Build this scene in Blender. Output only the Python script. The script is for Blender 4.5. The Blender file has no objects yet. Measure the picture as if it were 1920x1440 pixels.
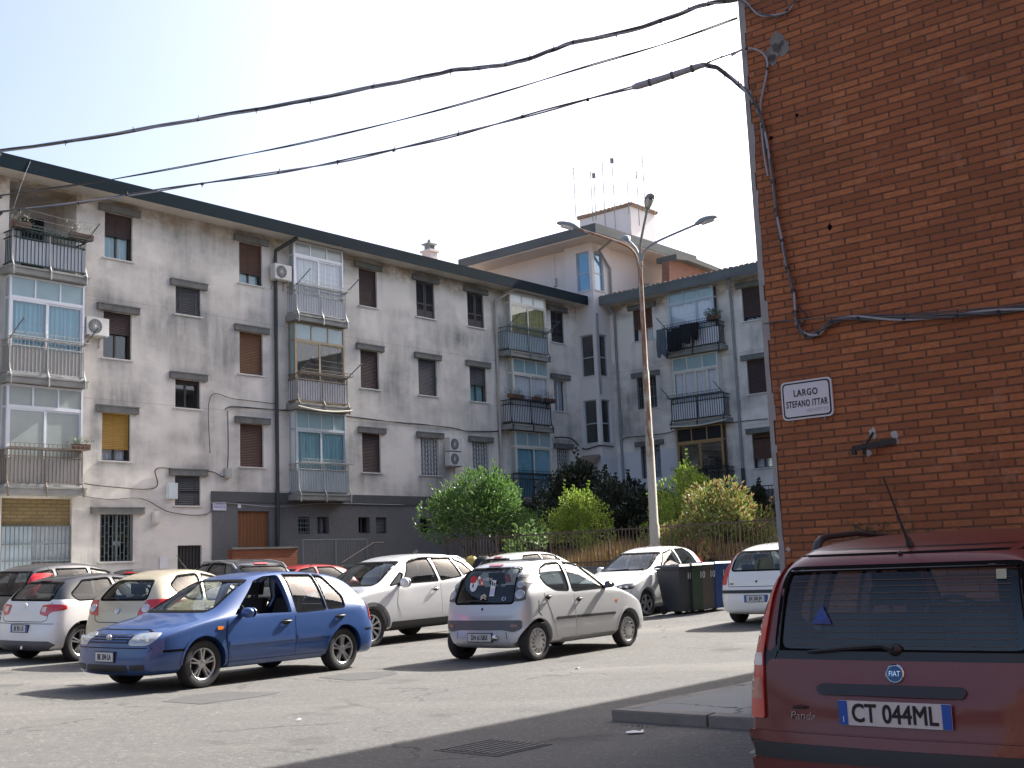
import bpy, bmesh, math, random
from mathutils import Vector, Matrix
from mathutils.bvhtree import BVHTree
from mathutils.geometry import tessellate_polygon
random.seed(7)
PI = math.pi
R = math.radians
SC = bpy.context.scene
COL = SC.collection

# ------------------------------------------------------------------ camera model
FPX, TH, RO, AZ = 2200.0, 0.153517, -0.0407685, 0.699287   # focal length in px of the 1920 frame, pitch, roll, street axis
CAMH = 1.40
_F = Vector((0, math.cos(TH), math.sin(TH)))
_U = Vector((0, -math.sin(TH), math.cos(TH)))
_X = Vector((1, 0, 0))
CR = _X * math.cos(RO) + _U * math.sin(RO)
CU = -_X * math.sin(RO) + _U * math.cos(RO)
CPOS = Vector((0, 0, CAMH))
DA = Vector((math.sin(AZ), math.cos(AZ), 0))      # along the long wing, away from us
NA = Vector((math.cos(AZ), -math.sin(AZ), 0))     # out of the long wing's wall

def ray(px, py):
    return _F + CR * ((px - 960) / FPX) - CU * ((py - 720) / FPX)

def onplane(px, py, p0, n):
    d = ray(px, py)
    return CPOS + d * ((p0 - CPOS).dot(n) / d.dot(n))

def zg(x, y):
    """height of the ground: flat near us, rising towards the stair tower"""
    u = x * DA.x + y * DA.y
    t = (u - 16.5) / 2.5
    sp = 2.5 * (math.log1p(math.exp(-abs(t))) + max(t, 0))
    w = (-x - 4.2) / 1.2
    lf = 1.2 * (math.log1p(math.exp(-abs(w))) + max(w, 0))
    return 0.033 * min(sp, 26) + 0.03 * min(lf, 12)

def gpt(px, py):
    z = 0.0
    for _ in range(8):
        p = onplane(px, py, Vector((0, 0, z)), Vector((0, 0, 1)))
        z = zg(p.x, p.y)
    return Vector((p.x, p.y, z))

# ------------------------------------------------------------------ materials
def new_mat(name):
    m = bpy.data.materials.new(name); m.use_nodes = True
    nt = m.node_tree
    return m, nt, nt.nodes['Principled BSDF']

def nd(nt, typ, **kw):
    n = nt.nodes.new(typ)
    for k, v in kw.items():
        if k.startswith('i_'):
            n.inputs[k[2:].replace('_', ' ')].default_value = v
        else:
            setattr(n, k, v)
    return n

def ramp(nt, fac, stops):
    r = nt.nodes.new('ShaderNodeValToRGB')
    e = r.color_ramp.elements
    while len(e) < len(stops): e.new(0.5)
    for el, (p, c) in zip(e, stops):
        el.position = p
        el.color = (c, c, c, 1) if isinstance(c, (int, float)) else (*c, 1)
    nt.links.new(fac, r.inputs[0])
    return r.outputs[0]

def mixc(nt, fac, a, b, mode='MIX'):
    m = nt.nodes.new('ShaderNodeMix'); m.data_type = 'RGBA'; m.blend_type = mode
    for s, v in ((0, fac), (6, a), (7, b)):
        if isinstance(v, bpy.types.NodeSocket): nt.links.new(v, m.inputs[s])
        elif s == 0: m.inputs[0].default_value = v
        else: m.inputs[s].default_value = (*v[:3], 1)
    return m.outputs[2]

def coords(nt, scale=(1, 1, 1), kind='Object', rot=(0, 0, 0)):
    tc = nt.nodes.new('ShaderNodeTexCoord'); mp = nt.nodes.new('ShaderNodeMapping')
    mp.inputs['Scale'].default_value = scale; mp.inputs['Rotation'].default_value = rot
    nt.links.new(tc.outputs[kind], mp.inputs[0])
    return mp.outputs[0]

def noise(nt, vec, scale, detail=4, rough=0.55, out=0):
    n = nt.nodes.new('ShaderNodeTexNoise')
    n.inputs['Scale'].default_value = scale; n.inputs['Detail'].default_value = detail
    n.inputs['Roughness'].default_value = rough
    nt.links.new(vec, n.inputs['Vector'])
    return n.outputs[out]

def bump(nt, bsdf, h, strength=0.3, dist=0.02):
    b = nt.nodes.new('ShaderNodeBump'); b.inputs['Strength'].default_value = strength; b.inputs['Distance'].default_value = dist
    nt.links.new(h, b.inputs['Height']); nt.links.new(b.outputs[0], bsdf.inputs['Normal'])

def simple(name, col, rough=0.6, metal=0.0, var=0.25, scale=6.0, bmp=0.0, coat=0.0, stretch=(1, 1, 1), spec=None):
    m, nt, b = new_mat(name)
    v = coords(nt, stretch)
    n = noise(nt, v, scale, 5, 0.6)
    c = mixc(nt, n, tuple(x * (1 - var) for x in col), tuple(min(1, x * (1 + var)) for x in col))
    nt.links.new(c, b.inputs['Base Color'])
    b.inputs['Roughness'].default_value = rough; b.inputs['Metallic'].default_value = metal
    b.inputs['Coat Weight'].default_value = coat; b.inputs['Coat Roughness'].default_value = 0.04
    if spec is not None: b.inputs['Specular IOR Level'].default_value = spec
    if bmp: bump(nt, b, noise(nt, v, scale * 6, 4), bmp, 0.01)
    return m

def glass_mat(name, tint, see=0.7, rough=0.02, add=0.03):
    """window glass: a mirror-like film over a tinted see-through sheet"""
    m, nt, b = new_mat(name)
    nt.nodes.remove(b)
    out = nt.nodes['Material Output']
    tr = nd(nt, 'ShaderNodeBsdfTransparent'); tr.inputs[0].default_value = (*tint, 1)
    df = nd(nt, 'ShaderNodeBsdfDiffuse'); df.inputs[0].default_value = (0.22, 0.24, 0.24, 1)
    gl = nd(nt, 'ShaderNodeBsdfGlossy'); gl.inputs['Roughness'].default_value = rough
    mx = nd(nt, 'ShaderNodeMixShader'); mx.inputs[0].default_value = 1 - see
    nt.links.new(tr.outputs[0], mx.inputs[1]); nt.links.new(df.outputs[0], mx.inputs[2])
    fr = nd(nt, 'ShaderNodeFresnel'); ge = nd(nt, 'ShaderNodeNewGeometry')      # same reflectance from either side of the sheet
    io = nd(nt, 'ShaderNodeMath', operation='MULTIPLY_ADD'); nt.links.new(ge.outputs['Backfacing'], io.inputs[0]); io.inputs[1].default_value = 1 / 1.52 - 1.52; io.inputs[2].default_value = 1.52; nt.links.new(io.outputs[0], fr.inputs[0])
    ad = nd(nt, 'ShaderNodeMath', operation='MULTIPLY_ADD'); ad.inputs[1].default_value = 1.2; ad.inputs[2].default_value = add
    ad.use_clamp = True
    nt.links.new(fr.outputs[0], ad.inputs[0])
    m2 = nd(nt, 'ShaderNodeMixShader')
    nt.links.new(ad.outputs[0], m2.inputs[0]); nt.links.new(mx.outputs[0], m2.inputs[1]); nt.links.new(gl.outputs[0], m2.inputs[2])
    nt.links.new(m2.outputs[0], out.inputs[0])
    return m

def paint(name, col, metal=0.0, dust=0.25, rough=0.35, coat=1.0):
    m, nt, b = new_mat(name)
    v = coords(nt)
    n = noise(nt, v, 3.0, 6, 0.65); n2 = noise(nt, v, 38.0, 3, 0.6)
    f = nd(nt, 'ShaderNodeMath', operation='MULTIPLY'); nt.links.new(n, f.inputs[0]); nt.links.new(n2, f.inputs[1])
    f2 = nd(nt, 'ShaderNodeMath', operation='MULTIPLY'); nt.links.new(f.outputs[0], f2.inputs[0]); f2.inputs[1].default_value = dust * 2
    # road dirt gathers along the sills
    sp = nd(nt, 'ShaderNodeSeparateXYZ'); nt.links.new(v, sp.inputs[0])
    mr = nd(nt, 'ShaderNodeMapRange'); mr.inputs[1].default_value = 0.5; mr.inputs[2].default_value = 0.18; mr.inputs[3].default_value = 0; mr.inputs[4].default_value = dust * 1.6
    nt.links.new(sp.outputs[2], mr.inputs[0])
    mm = nd(nt, 'ShaderNodeMath', operation='MULTIPLY_ADD'); mm.use_clamp = True
    nt.links.new(mr.outputs[0], mm.inputs[0]); nt.links.new(n, mm.inputs[1]); nt.links.new(f2.outputs[0], mm.inputs[2])
    c = mixc(nt, mm.outputs[0], col, (0.30, 0.27, 0.23))
    nt.links.new(c, b.inputs['Base Color'])
    b.inputs['Metallic'].default_value = metal; b.inputs['Roughness'].default_value = rough
    b.inputs['Coat Weight'].default_value = coat; b.inputs['Coat Roughness'].default_value = 0.06
    return m

M = {}
def mats_common():
    M['rubber'] = simple('tyre_rubber', (0.022, 0.022, 0.023), 0.85, var=0.3, scale=20, bmp=0.15)
    M['plastic'] = simple('black_plastic', (0.025, 0.025, 0.027), 0.5, var=0.2, scale=9)
    M['greyplastic'] = simple('grey_plastic', (0.10, 0.10, 0.105), 0.5, var=0.2, scale=9)
    M['gap'] = simple('dark_gap', (0.008, 0.008, 0.008), 0.9, var=0.1, spec=.05)
    M['well'] = simple('wheel_well', (0.012, 0.012, 0.012), 0.95, var=0.2)
    M['cabin'] = simple('cabin_lining', (0.020, 0.020, 0.022), 0.9, var=0.2)
    M['seat'] = simple('seat_cloth', (0.035, 0.037, 0.042), 0.95, var=0.3, scale=30)
    M['alloy'] = simple('alloy', (0.50, 0.50, 0.49), 0.32, 0.75, var=0.2, scale=14)
    M['alloydark'] = simple('alloy_shadow', (0.03, 0.03, 0.03), 0.5, 0.2)
    M['chrome'] = simple('chrome', (0.75, 0.75, 0.75), 0.12, 1.0, var=0.05)
    M['lamp'] = simple('lamp_glass', (0.42, 0.43, 0.43), 0.12, 0.25, var=0.35, scale=16, coat=1.0)
    M['lampin'] = simple('lamp_reflector', (0.75, 0.75, 0.74), 0.2, 0.7, var=0.2, scale=12, coat=1.0)
    M['red'] = simple('red_lens', (0.55, 0.014, 0.016), 0.15, var=0.2, scale=30, coat=1.0)
    M['reddark'] = simple('dark_red_lens', (0.12, 0.008, 0.010), 0.15, var=0.2, scale=30, coat=1.0)
    M['amber'] = simple('amber_lens', (0.75, 0.22, 0.02), 0.2, var=0.15, coat=1.0)
    M['clearlens'] = simple('clear_lens', (0.6, 0.58, 0.58), 0.15, 0.2, var=0.2, scale=30, coat=1.0)
    M['plate'] = simple('plate_white', (0.62, 0.62, 0.60), 0.5, var=0.12, scale=40)
    M['plateblue'] = simple('plate_blue', (0.02, 0.09, 0.42), 0.5, var=0.1)
    M['ink'] = simple('black_ink', (0.012, 0.012, 0.014), 0.6, var=0.1)
    M['whitepaint'] = simple('white_lettering', (0.75, 0.75, 0.73), 0.6, var=0.1)
    M['glass'] = glass_mat('car_glass', (0.66, 0.72, 0.72), 0.97)
    M['glassdark'] = glass_mat('tinted_car_glass', (0.42, 0.45, 0.46), 0.985, add=0.0)
    M['white'] = paint('white_paint', (0.80, 0.80, 0.78), 0.0, 0.10)
    M['silver'] = paint('silver_paint', (0.53, 0.535, 0.54), 0.2, 0.06, 0.34)
    M['pearl'] = paint('pale_silver_paint', (0.72, 0.725, 0.73), 0.25, 0.06, 0.32)
    M['blue'] = paint('blue_paint', (0.008, 0.058, 0.215), 0.10, 0.08, 0.36, 0.8)
    M['beige'] = paint('beige_paint', (0.60, 0.52, 0.36), 0.2, 0.15, 0.35)
    M['black'] = paint('black_paint', (0.012, 0.013, 0.015), 0.0, 0.10)
    M['darkgrey'] = paint('dark_grey_paint', (0.05, 0.05, 0.055), 0.3, 0.15)
    M['redpaint'] = paint('bright_red_paint', (0.42, 0.02, 0.02), 0.1, 0.10)
    M['maroon'] = paint('dusty_red_paint', (0.14, 0.012, 0.009), 0.05, 0.06, 0.42, 0.4)

# ------------------------------------------------------------------ objects
def tag(o, label=None, cat=None, group=None, kind=None):
    if label: o['label'] = label
    if cat: o['category'] = cat
    if group: o['group'] = group
    if kind: o['kind'] = kind
    return o

def empty(name, loc=(0, 0, 0), rz=0.0, label=None, cat=None, group=None):
    o = bpy.data.objects.new(name, None); COL.objects.link(o)
    o.location = loc; o.rotation_euler = (0, 0, rz); o.empty_display_size = 0.2
    return tag(o, label, cat, group)

def link_mesh(name, me, mats, parent=None, smooth=None):
    if not isinstance(mats, (list, tuple)): mats = [mats]
    for m in mats: me.materials.append(m)
    if smooth is not None:
        me.polygons.foreach_set('use_smooth', [True] * len(me.polygons))
        if smooth < 180: me.set_sharp_from_angle(angle=R(smooth))
    o = bpy.data.objects.new(name, me); COL.objects.link(o)
    if parent is not None: o.parent = parent
    return o

class MB:
    """collects primitive shapes and links them as one mesh object"""
    def __init__(s, T=None): s.v = []; s.f = []; s.m = []; s.T = T
    def add(s, vs, fs, mi=0):
        b = len(s.v)
        s.v += [tuple(s.T @ Vector(v)) if s.T else tuple(v) for v in vs]
        s.f += [tuple(b + i for i in f) for f in fs]; s.m += [mi] * len(fs)
        return s
    def box(s, x0, x1, y0, y1, z0, z1, mi=0):
        vs = [(x, y, z) for x in (x0, x1) for y in (y0, y1) for z in (z0, z1)]
        return s.add(vs, [(0, 1, 3, 2), (4, 6, 7, 5), (0, 4, 5, 1), (2, 3, 7, 6), (0, 2, 6, 4), (1, 5, 7, 3)], mi)
    def prism(s, poly, axis, a, b, mi=0):
        """poly in the two other axes (in xyz order), extruded along axis from a to b"""
        def mk(p, h):
            q = list(p); q.insert(axis, h); return tuple(q)
        n = len(poly)
        vs = [mk(p, a) for p in poly] + [mk(p, b) for p in poly]
        return s.add(vs, [tuple(range(n))[::-1], tuple(range(n, 2 * n))] + [(i, (i + 1) % n, n + (i + 1) % n, n + i) for i in range(n)], mi)
    def bar(s, p, q, w, h=None, mi=0, up=(0, 0, 1)):
        p = Vector(p); q = Vector(q); h = h or w
        d = (q - p).normalized(); u = Vector(up)
        if abs(d.dot(u)) > 0.95: u = Vector((1, 0, 0))
        a = d.cross(u).normalized(); c = a.cross(d)
        vs = [e + a * (w / 2 * i) + c * (h / 2 * j) for e in (p, q) for i, j in ((-1, -1), (1, -1), (1, 1), (-1, 1))]
        return s.add(vs, [(3, 2, 1, 0), (4, 5, 6, 7), (0, 1, 5, 4), (1, 2, 6, 5), (2, 3, 7, 6), (3, 0, 4, 7)], mi)
    def tube(s, pts, r, n=8, mi=0, caps=True):
        pts = [Vector(p) for p in pts]; k = len(pts)
        rs = r if isinstance(r, (list, tuple)) else [r] * k
        prev = None; vs = []
        for i, p in enumerate(pts):
            d = (pts[min(i + 1, k - 1)] - pts[max(i - 1, 0)]).normalized()
            if prev is None:
                a = d.orthogonal().normalized()
            else:
                a = (prev - d * prev.dot(d)).normalized()
            prev = a; c = d.cross(a)
            vs += [p + (a * math.cos(2 * PI * j / n) + c * math.sin(2 * PI * j / n)) * rs[i] for j in range(n)]
        fs = [(i * n + j, i * n + (j + 1) % n, (i + 1) * n + (j + 1) % n, (i + 1) * n + j) for i in range(k - 1) for j in range(n)]
        if caps: fs += [tuple(range(n))[::-1], tuple(range((k - 1) * n, k * n))]
        return s.add(vs, fs, mi)
    def lathe(s, prof, n=24, axis=2, c=(0, 0, 0), mi=0):
        """prof: (radius, along-axis) pairs"""
        vs = []; c = Vector(c)
        for r, h in prof:
            for j in range(n):
                a = 2 * PI * j / n; p = [r * math.cos(a), r * math.sin(a)]; p.insert(axis, h)
                vs.append(c + Vector(p))
        k = len(prof)
        fs = [(i * n + j, i * n + (j + 1) % n, (i + 1) * n + (j + 1) % n, (i + 1) * n + j) for i in range(k - 1) for j in range(n)]
        return s.add(vs, fs, mi)
    def ball(s, c, r, n=10, k=7, mi=0):
        r = Vector(r) if not isinstance(r, (int, float)) else Vector((r, r, r)); c = Vector(c)
        vs = [c + Vector((r.x * math.sin(PI * i / k) * math.cos(2 * PI * j / n), r.y * math.sin(PI * i / k) * math.sin(2 * PI * j / n), r.z * math.cos(PI * i / k))) for i in range(k + 1) for j in range(n)]
        fs = [(i * n + j, (i + 1) * n + j, (i + 1) * n + (j + 1) % n, i * n + (j + 1) % n) for i in range(k) for j in range(n)]
        return s.add(vs, fs, mi)
    def build(s, name, mats, parent=None, smooth=None, bevel=0.0):
        me = bpy.data.meshes.new(name)
        me.from_pydata(s.v, [], s.f)
        bm = bmesh.new(); bm.from_mesh(me)
        for f, mi in zip(bm.faces, s.m): f.material_index = mi
        bmesh.ops.remove_doubles(bm, verts=bm.verts, dist=1e-5) if smooth is not None else None
        bmesh.ops.recalc_face_normals(bm, faces=bm.faces)
        if bevel > 0:
            bmesh.ops.bevel(bm, geom=list(bm.edges), offset=bevel, segments=2, profile=0.7, affect='EDGES', clamp_overlap=True)
        bm.to_mesh(me); bm.free()
        return link_mesh(name, me, mats, parent, smooth)

def text_mesh(name, body, size, mat, parent, T, extrude=0.002, sx=1.0, align='CENTER', shear=0.0, bold=0.0, space=1.0):
    """raised lettering as a mesh; T places it (local x right, y up, z towards the reader)"""
    cu = bpy.data.curves.new(name, 'FONT'); cu.body = body; cu.size = size; cu.extrude = extrude
    cu.align_x = align; cu.align_y = 'CENTER'; cu.shear = shear; cu.space_character = space; cu.resolution_u = 3
    o = bpy.data.objects.new(name, cu); COL.objects.link(o)
    dg = bpy.context.evaluated_depsgraph_get()
    me = bpy.data.meshes.new_from_object(o.evaluated_get(dg))
    bpy.data.objects.remove(o); bpy.data.curves.remove(cu)
    if bold:      # heavier strokes: slightly shifted copies, each a hair above the last
        bm = bmesh.new(); bm.from_mesh(me); g0 = bm.verts[:] + bm.edges[:] + bm.faces[:]
        for i, (dx, dy) in enumerate(((-1, -1), (1, 1), (-1, 1), (1, -1))):
            d = bmesh.ops.duplicate(bm, geom=g0)['geom']
            bmesh.ops.translate(bm, verts=[v for v in d if isinstance(v, bmesh.types.BMVert)], vec=(dx * bold, dy * bold, .0004 * (i + 1)))
        bm.to_mesh(me); bm.free()
    me.transform(T @ Matrix.Diagonal((sx, 1, 1, 1)))
    me.materials.clear()
    return link_mesh(name, me, mat, parent)

def frame_T(o, right, up):
    r = Vector(right).normalized(); u = Vector(up); u = (u - r * u.dot(r)).normalized(); n = r.cross(u)
    return Matrix(((r.x, u.x, n.x, o[0]), (r.y, u.y, n.y, o[1]), (r.z, u.z, n.z, o[2]), (0, 0, 0, 1)))
def setup_view():
    cam = bpy.data.cameras.new('camera'); o = bpy.data.objects.new('camera', cam); COL.objects.link(o)
    cam.sensor_fit = 'HORIZONTAL'; cam.sensor_width = 36; cam.lens = FPX / 1920 * 36
    cam.clip_start = .05; cam.clip_end = 3000
    m = Matrix((CR, CU, -_F)).transposed().to_4x4(); m.translation = CPOS
    o.matrix_world = m
    SC.camera = o
    w = bpy.data.worlds.new('World'); SC.world = w; w.use_nodes = True
    nt = w.node_tree; sky = nt.nodes.new('ShaderNodeTexSky'); sky.sky_type = 'NISHITA'; sky.sun_disc = False
    sky.sun_elevation = R(SUN_EL); sky.sun_rotation = SUN_AZ; sky.air_density = 0.8; sky.dust_density = 5.0; sky.ozone_density = 1.0; sky.altitude = 50
    nt.links.new(sky.outputs[0], nt.nodes['Background'].inputs[0]); nt.nodes['Background'].inputs[1].default_value = SKY_S
    L = bpy.data.lights.new('sun', 'SUN'); L.energy = SUN_S; L.angle = R(.5); L.color = (1, .965, .91)
    s = bpy.data.objects.new('sun', L); COL.objects.link(s)
    d = Vector((math.sin(SUN_AZ) * math.cos(R(SUN_EL)), math.cos(SUN_AZ) * math.cos(R(SUN_EL)), math.sin(R(SUN_EL))))
    s.rotation_euler = d.to_track_quat('Z', 'Y').to_euler(); s.location = d * 60
    SC.view_settings.view_transform = 'Standard'; SC.view_settings.look = 'None'; SC.view_settings.gamma = 1; SC.view_settings.use_curve_mapping = False
    SC.view_settings.exposure = EXPO
SUN_AZ = AZ + R(4.6); SUN_EL = 37.5; SUN_S = 5.0; SKY_S = 0.125; EXPO = 1.36
# ------------------------------------------------------------------ cars
def lerp(a, b, t): return a + (b - a) * t

def hatch_stations(k):
    L, w = k['L'], k['W'] / 2
    nz = k['nose']; cs, cz = k['cowl']; ts, tz = k['wst']; rs, rz = k['rend']; gs, gz = k['tgl']; H = k['H']
    bf = cz - 0.04; br = k.get('beltr', gz - 0.01)
    wt = k.get('wt', 0.66) * w          # roof edge half-width
    def belt(s): return lerp(bf, br, max(0, min(1, (s - cs) / (gs - cs))))
    def bon(s):
        t = max(0, min(1, (s - 0.12) / (cs - 0.12))); return nz + 0.02 + (cz - nz - 0.02) * t ** 0.8
    S = []
    fr = k.get('round', 1.0)
    S.append((.03, .05, nz - .07, .10, nz - .01, .62 * w, .60 * w, .48 * w))
    S.append((.11 * fr, .13 * fr, nz - .05, .19, nz + .03, .90 * w, .87 * w, .66 * w))
    S.append((.36, .38, bon(.38) - .055, .42, bon(.42), .985 * w, .94 * w, .76 * w))
    fa = max(.72, cs * .62)
    S.append((fa, fa, bon(fa) - .05, fa, bon(fa), w, .955 * w, .80 * w))
    S.append((cs + .05, cs + .05, bf, cs, cz, w, .955 * w, .80 * w))
    S.append((lerp(cs, ts, .5), lerp(cs, ts, .5), belt(lerp(cs, ts, .5)), lerp(cs, ts, .52), lerp(cz, tz, .55), w, .955 * w, lerp(.80 * w, wt, .52)))
    S.append((ts, ts, belt(ts), ts, tz, w, .955 * w, wt * 1.02))
    s1 = lerp(ts, rs, .3); S.append((s1, s1, belt(s1), s1, lerp(tz, H, .9), w, .955 * w, wt))
    s2 = lerp(ts, rs, .65); S.append((s2, s2, belt(s2), s2, lerp(H, rz, .25), w, .955 * w, wt * .99))
    S.append((rs, min(rs, gs - .2), belt(rs), rs, rz, w, .945 * w, wt * .96))
    S.append((lerp(rs, L, .5), lerp(rs, gs, .6), belt(gs) - .005, lerp(rs, gs, .5) + .012, lerp(rz, gz, .46), .985 * w, .92 * w, lerp(wt, .76 * w, .5)))
    S.append((L - .10, gs - .015, gz - .07, gs, gz, .94 * w, .86 * w, .75 * w))
    S.append((L, gs + (L - gs) * .45, gz - .20, gs + (L - gs) * .35, gz - .12, .70 * w, .68 * w, .62 * w))
    return S

def cage_mesh(S, zb, X0, shrink=0.0, floor=None):
    """control cage (left and right halves with a centre line) from the stations"""
    bm = bmesh.new(); rings = []
    for i, (sl, sb, zbt, st, zt, w, wb, wtp) in enumerate(S):
        z0 = zb if floor is None else floor
        if floor is None and i in (0, len(S) - 1): z0 = zb + .05
        w -= shrink; wb -= shrink; wtp -= shrink; zt -= shrink
        zm = z0 + (zbt - z0) * .52
        half = [(0, sl, z0), (w * .86, sl, z0), (w * .975, sl, z0 + .09), (w, lerp(sl, sb, .15), zm), (lerp(w, wb, .72), sb, zbt - .07), (wb, sb, zbt),
                (wtp, st, zt - .035), (wtp * .62, st - .0, zt), (0, st, zt + .008)]
        ring = [bm.verts.new((X0 - s, y, z)) for (y, s, z) in half]
        ring += [bm.verts.new((X0 - s, -y, z)) for (y, s, z) in half[-2:0:-1]]
        rings.append(ring)
    n = len(rings[0])
    for a, b in zip(rings, rings[1:]):
        for j in range(n):
            bm.faces.new((a[j], a[(j + 1) % n], b[(j + 1) % n], b[j]))
    for ring, sg in ((rings[0], 1), (rings[-1], -1)):
        cen = [ring[0]]
        for lv in range(2, 7):
            a, b = ring[lv].co, ring[n - lv].co
            c = (a + b) / 2; c.x += sg * .035 * (0 if shrink else 1)
            cen.append(bm.verts.new(c))
        cen.append(ring[8])
        # cen[0]=level0/1 centre, cen[1..5]=levels 2..6, cen[6]=top centre (levels 7/8)
        lvl = [1, 2, 3, 4, 5, 6, 7]
        for i in range(6):
            for side in (0, 1):
                r = lambda l: ring[l] if side == 0 else ring[(n - l) % n]
                f = [r(lvl[i]), r(lvl[i + 1]), cen[i + 1], cen[i]]
                try: bm.faces.new(f)
                except ValueError: pass
    bmesh.ops.recalc_face_normals(bm, faces=bm.faces)
    me = bpy.data.meshes.new('cage'); bm.to_mesh(me); bm.free()
    return me

def eval_mesh(o):
    dg = bpy.context.evaluated_depsgraph_get()
    return bpy.data.meshes.new_from_object(o.evaluated_get(dg))

def tmp_obj(me):
    o = bpy.data.objects.new('tmp', me); COL.objects.link(o); return o

def kill(o):
    me = o.data; bpy.data.objects.remove(o)
    if me.users == 0: bpy.data.meshes.remove(me)

def subdiv(me, lv):
    o = tmp_obj(me); md = o.modifiers.new('s', 'SUBSURF'); md.levels = lv; md.render_levels = lv
    r = eval_mesh(o); kill(o); return r

def chaikin(P, it=2, closed=True):
    P = [Vector(p) for p in P]
    for _ in range(it):
        Q = []
        n = len(P)
        rng = range(n) if closed else range(n - 1)
        for i in rng:
            a, b = P[i], P[(i + 1) % n]
            Q += [a.lerp(b, .25), a.lerp(b, .75)]
        if not closed: Q = [P[0]] + Q + [P[-1]]
        P = Q
    return P

def roundp(P, r, n=4):
    """round the corners of a 2D polygon by about r"""
    P = [Vector(p) for p in P]; Q = []; m = len(P)
    for i in range(m):
        a, b, c = P[i - 1], P[i], P[(i + 1) % m]
        d1 = (a - b); d2 = (c - b)
        t1 = min(r, d1.length * .45); t2 = min(r, d2.length * .45)
        p, q = b + d1.normalized() * t1, b + d2.normalized() * t2
        for k in range(n + 1):
            t = k / n
            Q.append(p * (1 - t) ** 2 + b * 2 * t * (1 - t) + q * t * t)
    return Q

AX = {'left': (Vector((0, 1, 0)), lambda a, b: Vector((a, 0, b))), 'right': (Vector((0, -1, 0)), lambda a, b: Vector((a, 0, b))),
      'front': (Vector((1, 0, 0)), lambda a, b: Vector((0, a, b))), 'rear': (Vector((-1, 0, 0)), lambda a, b: Vector((0, a, b))),
      'top': (Vector((0, 0, 1)), lambda a, b: Vector((a, b, 0)))}

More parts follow.
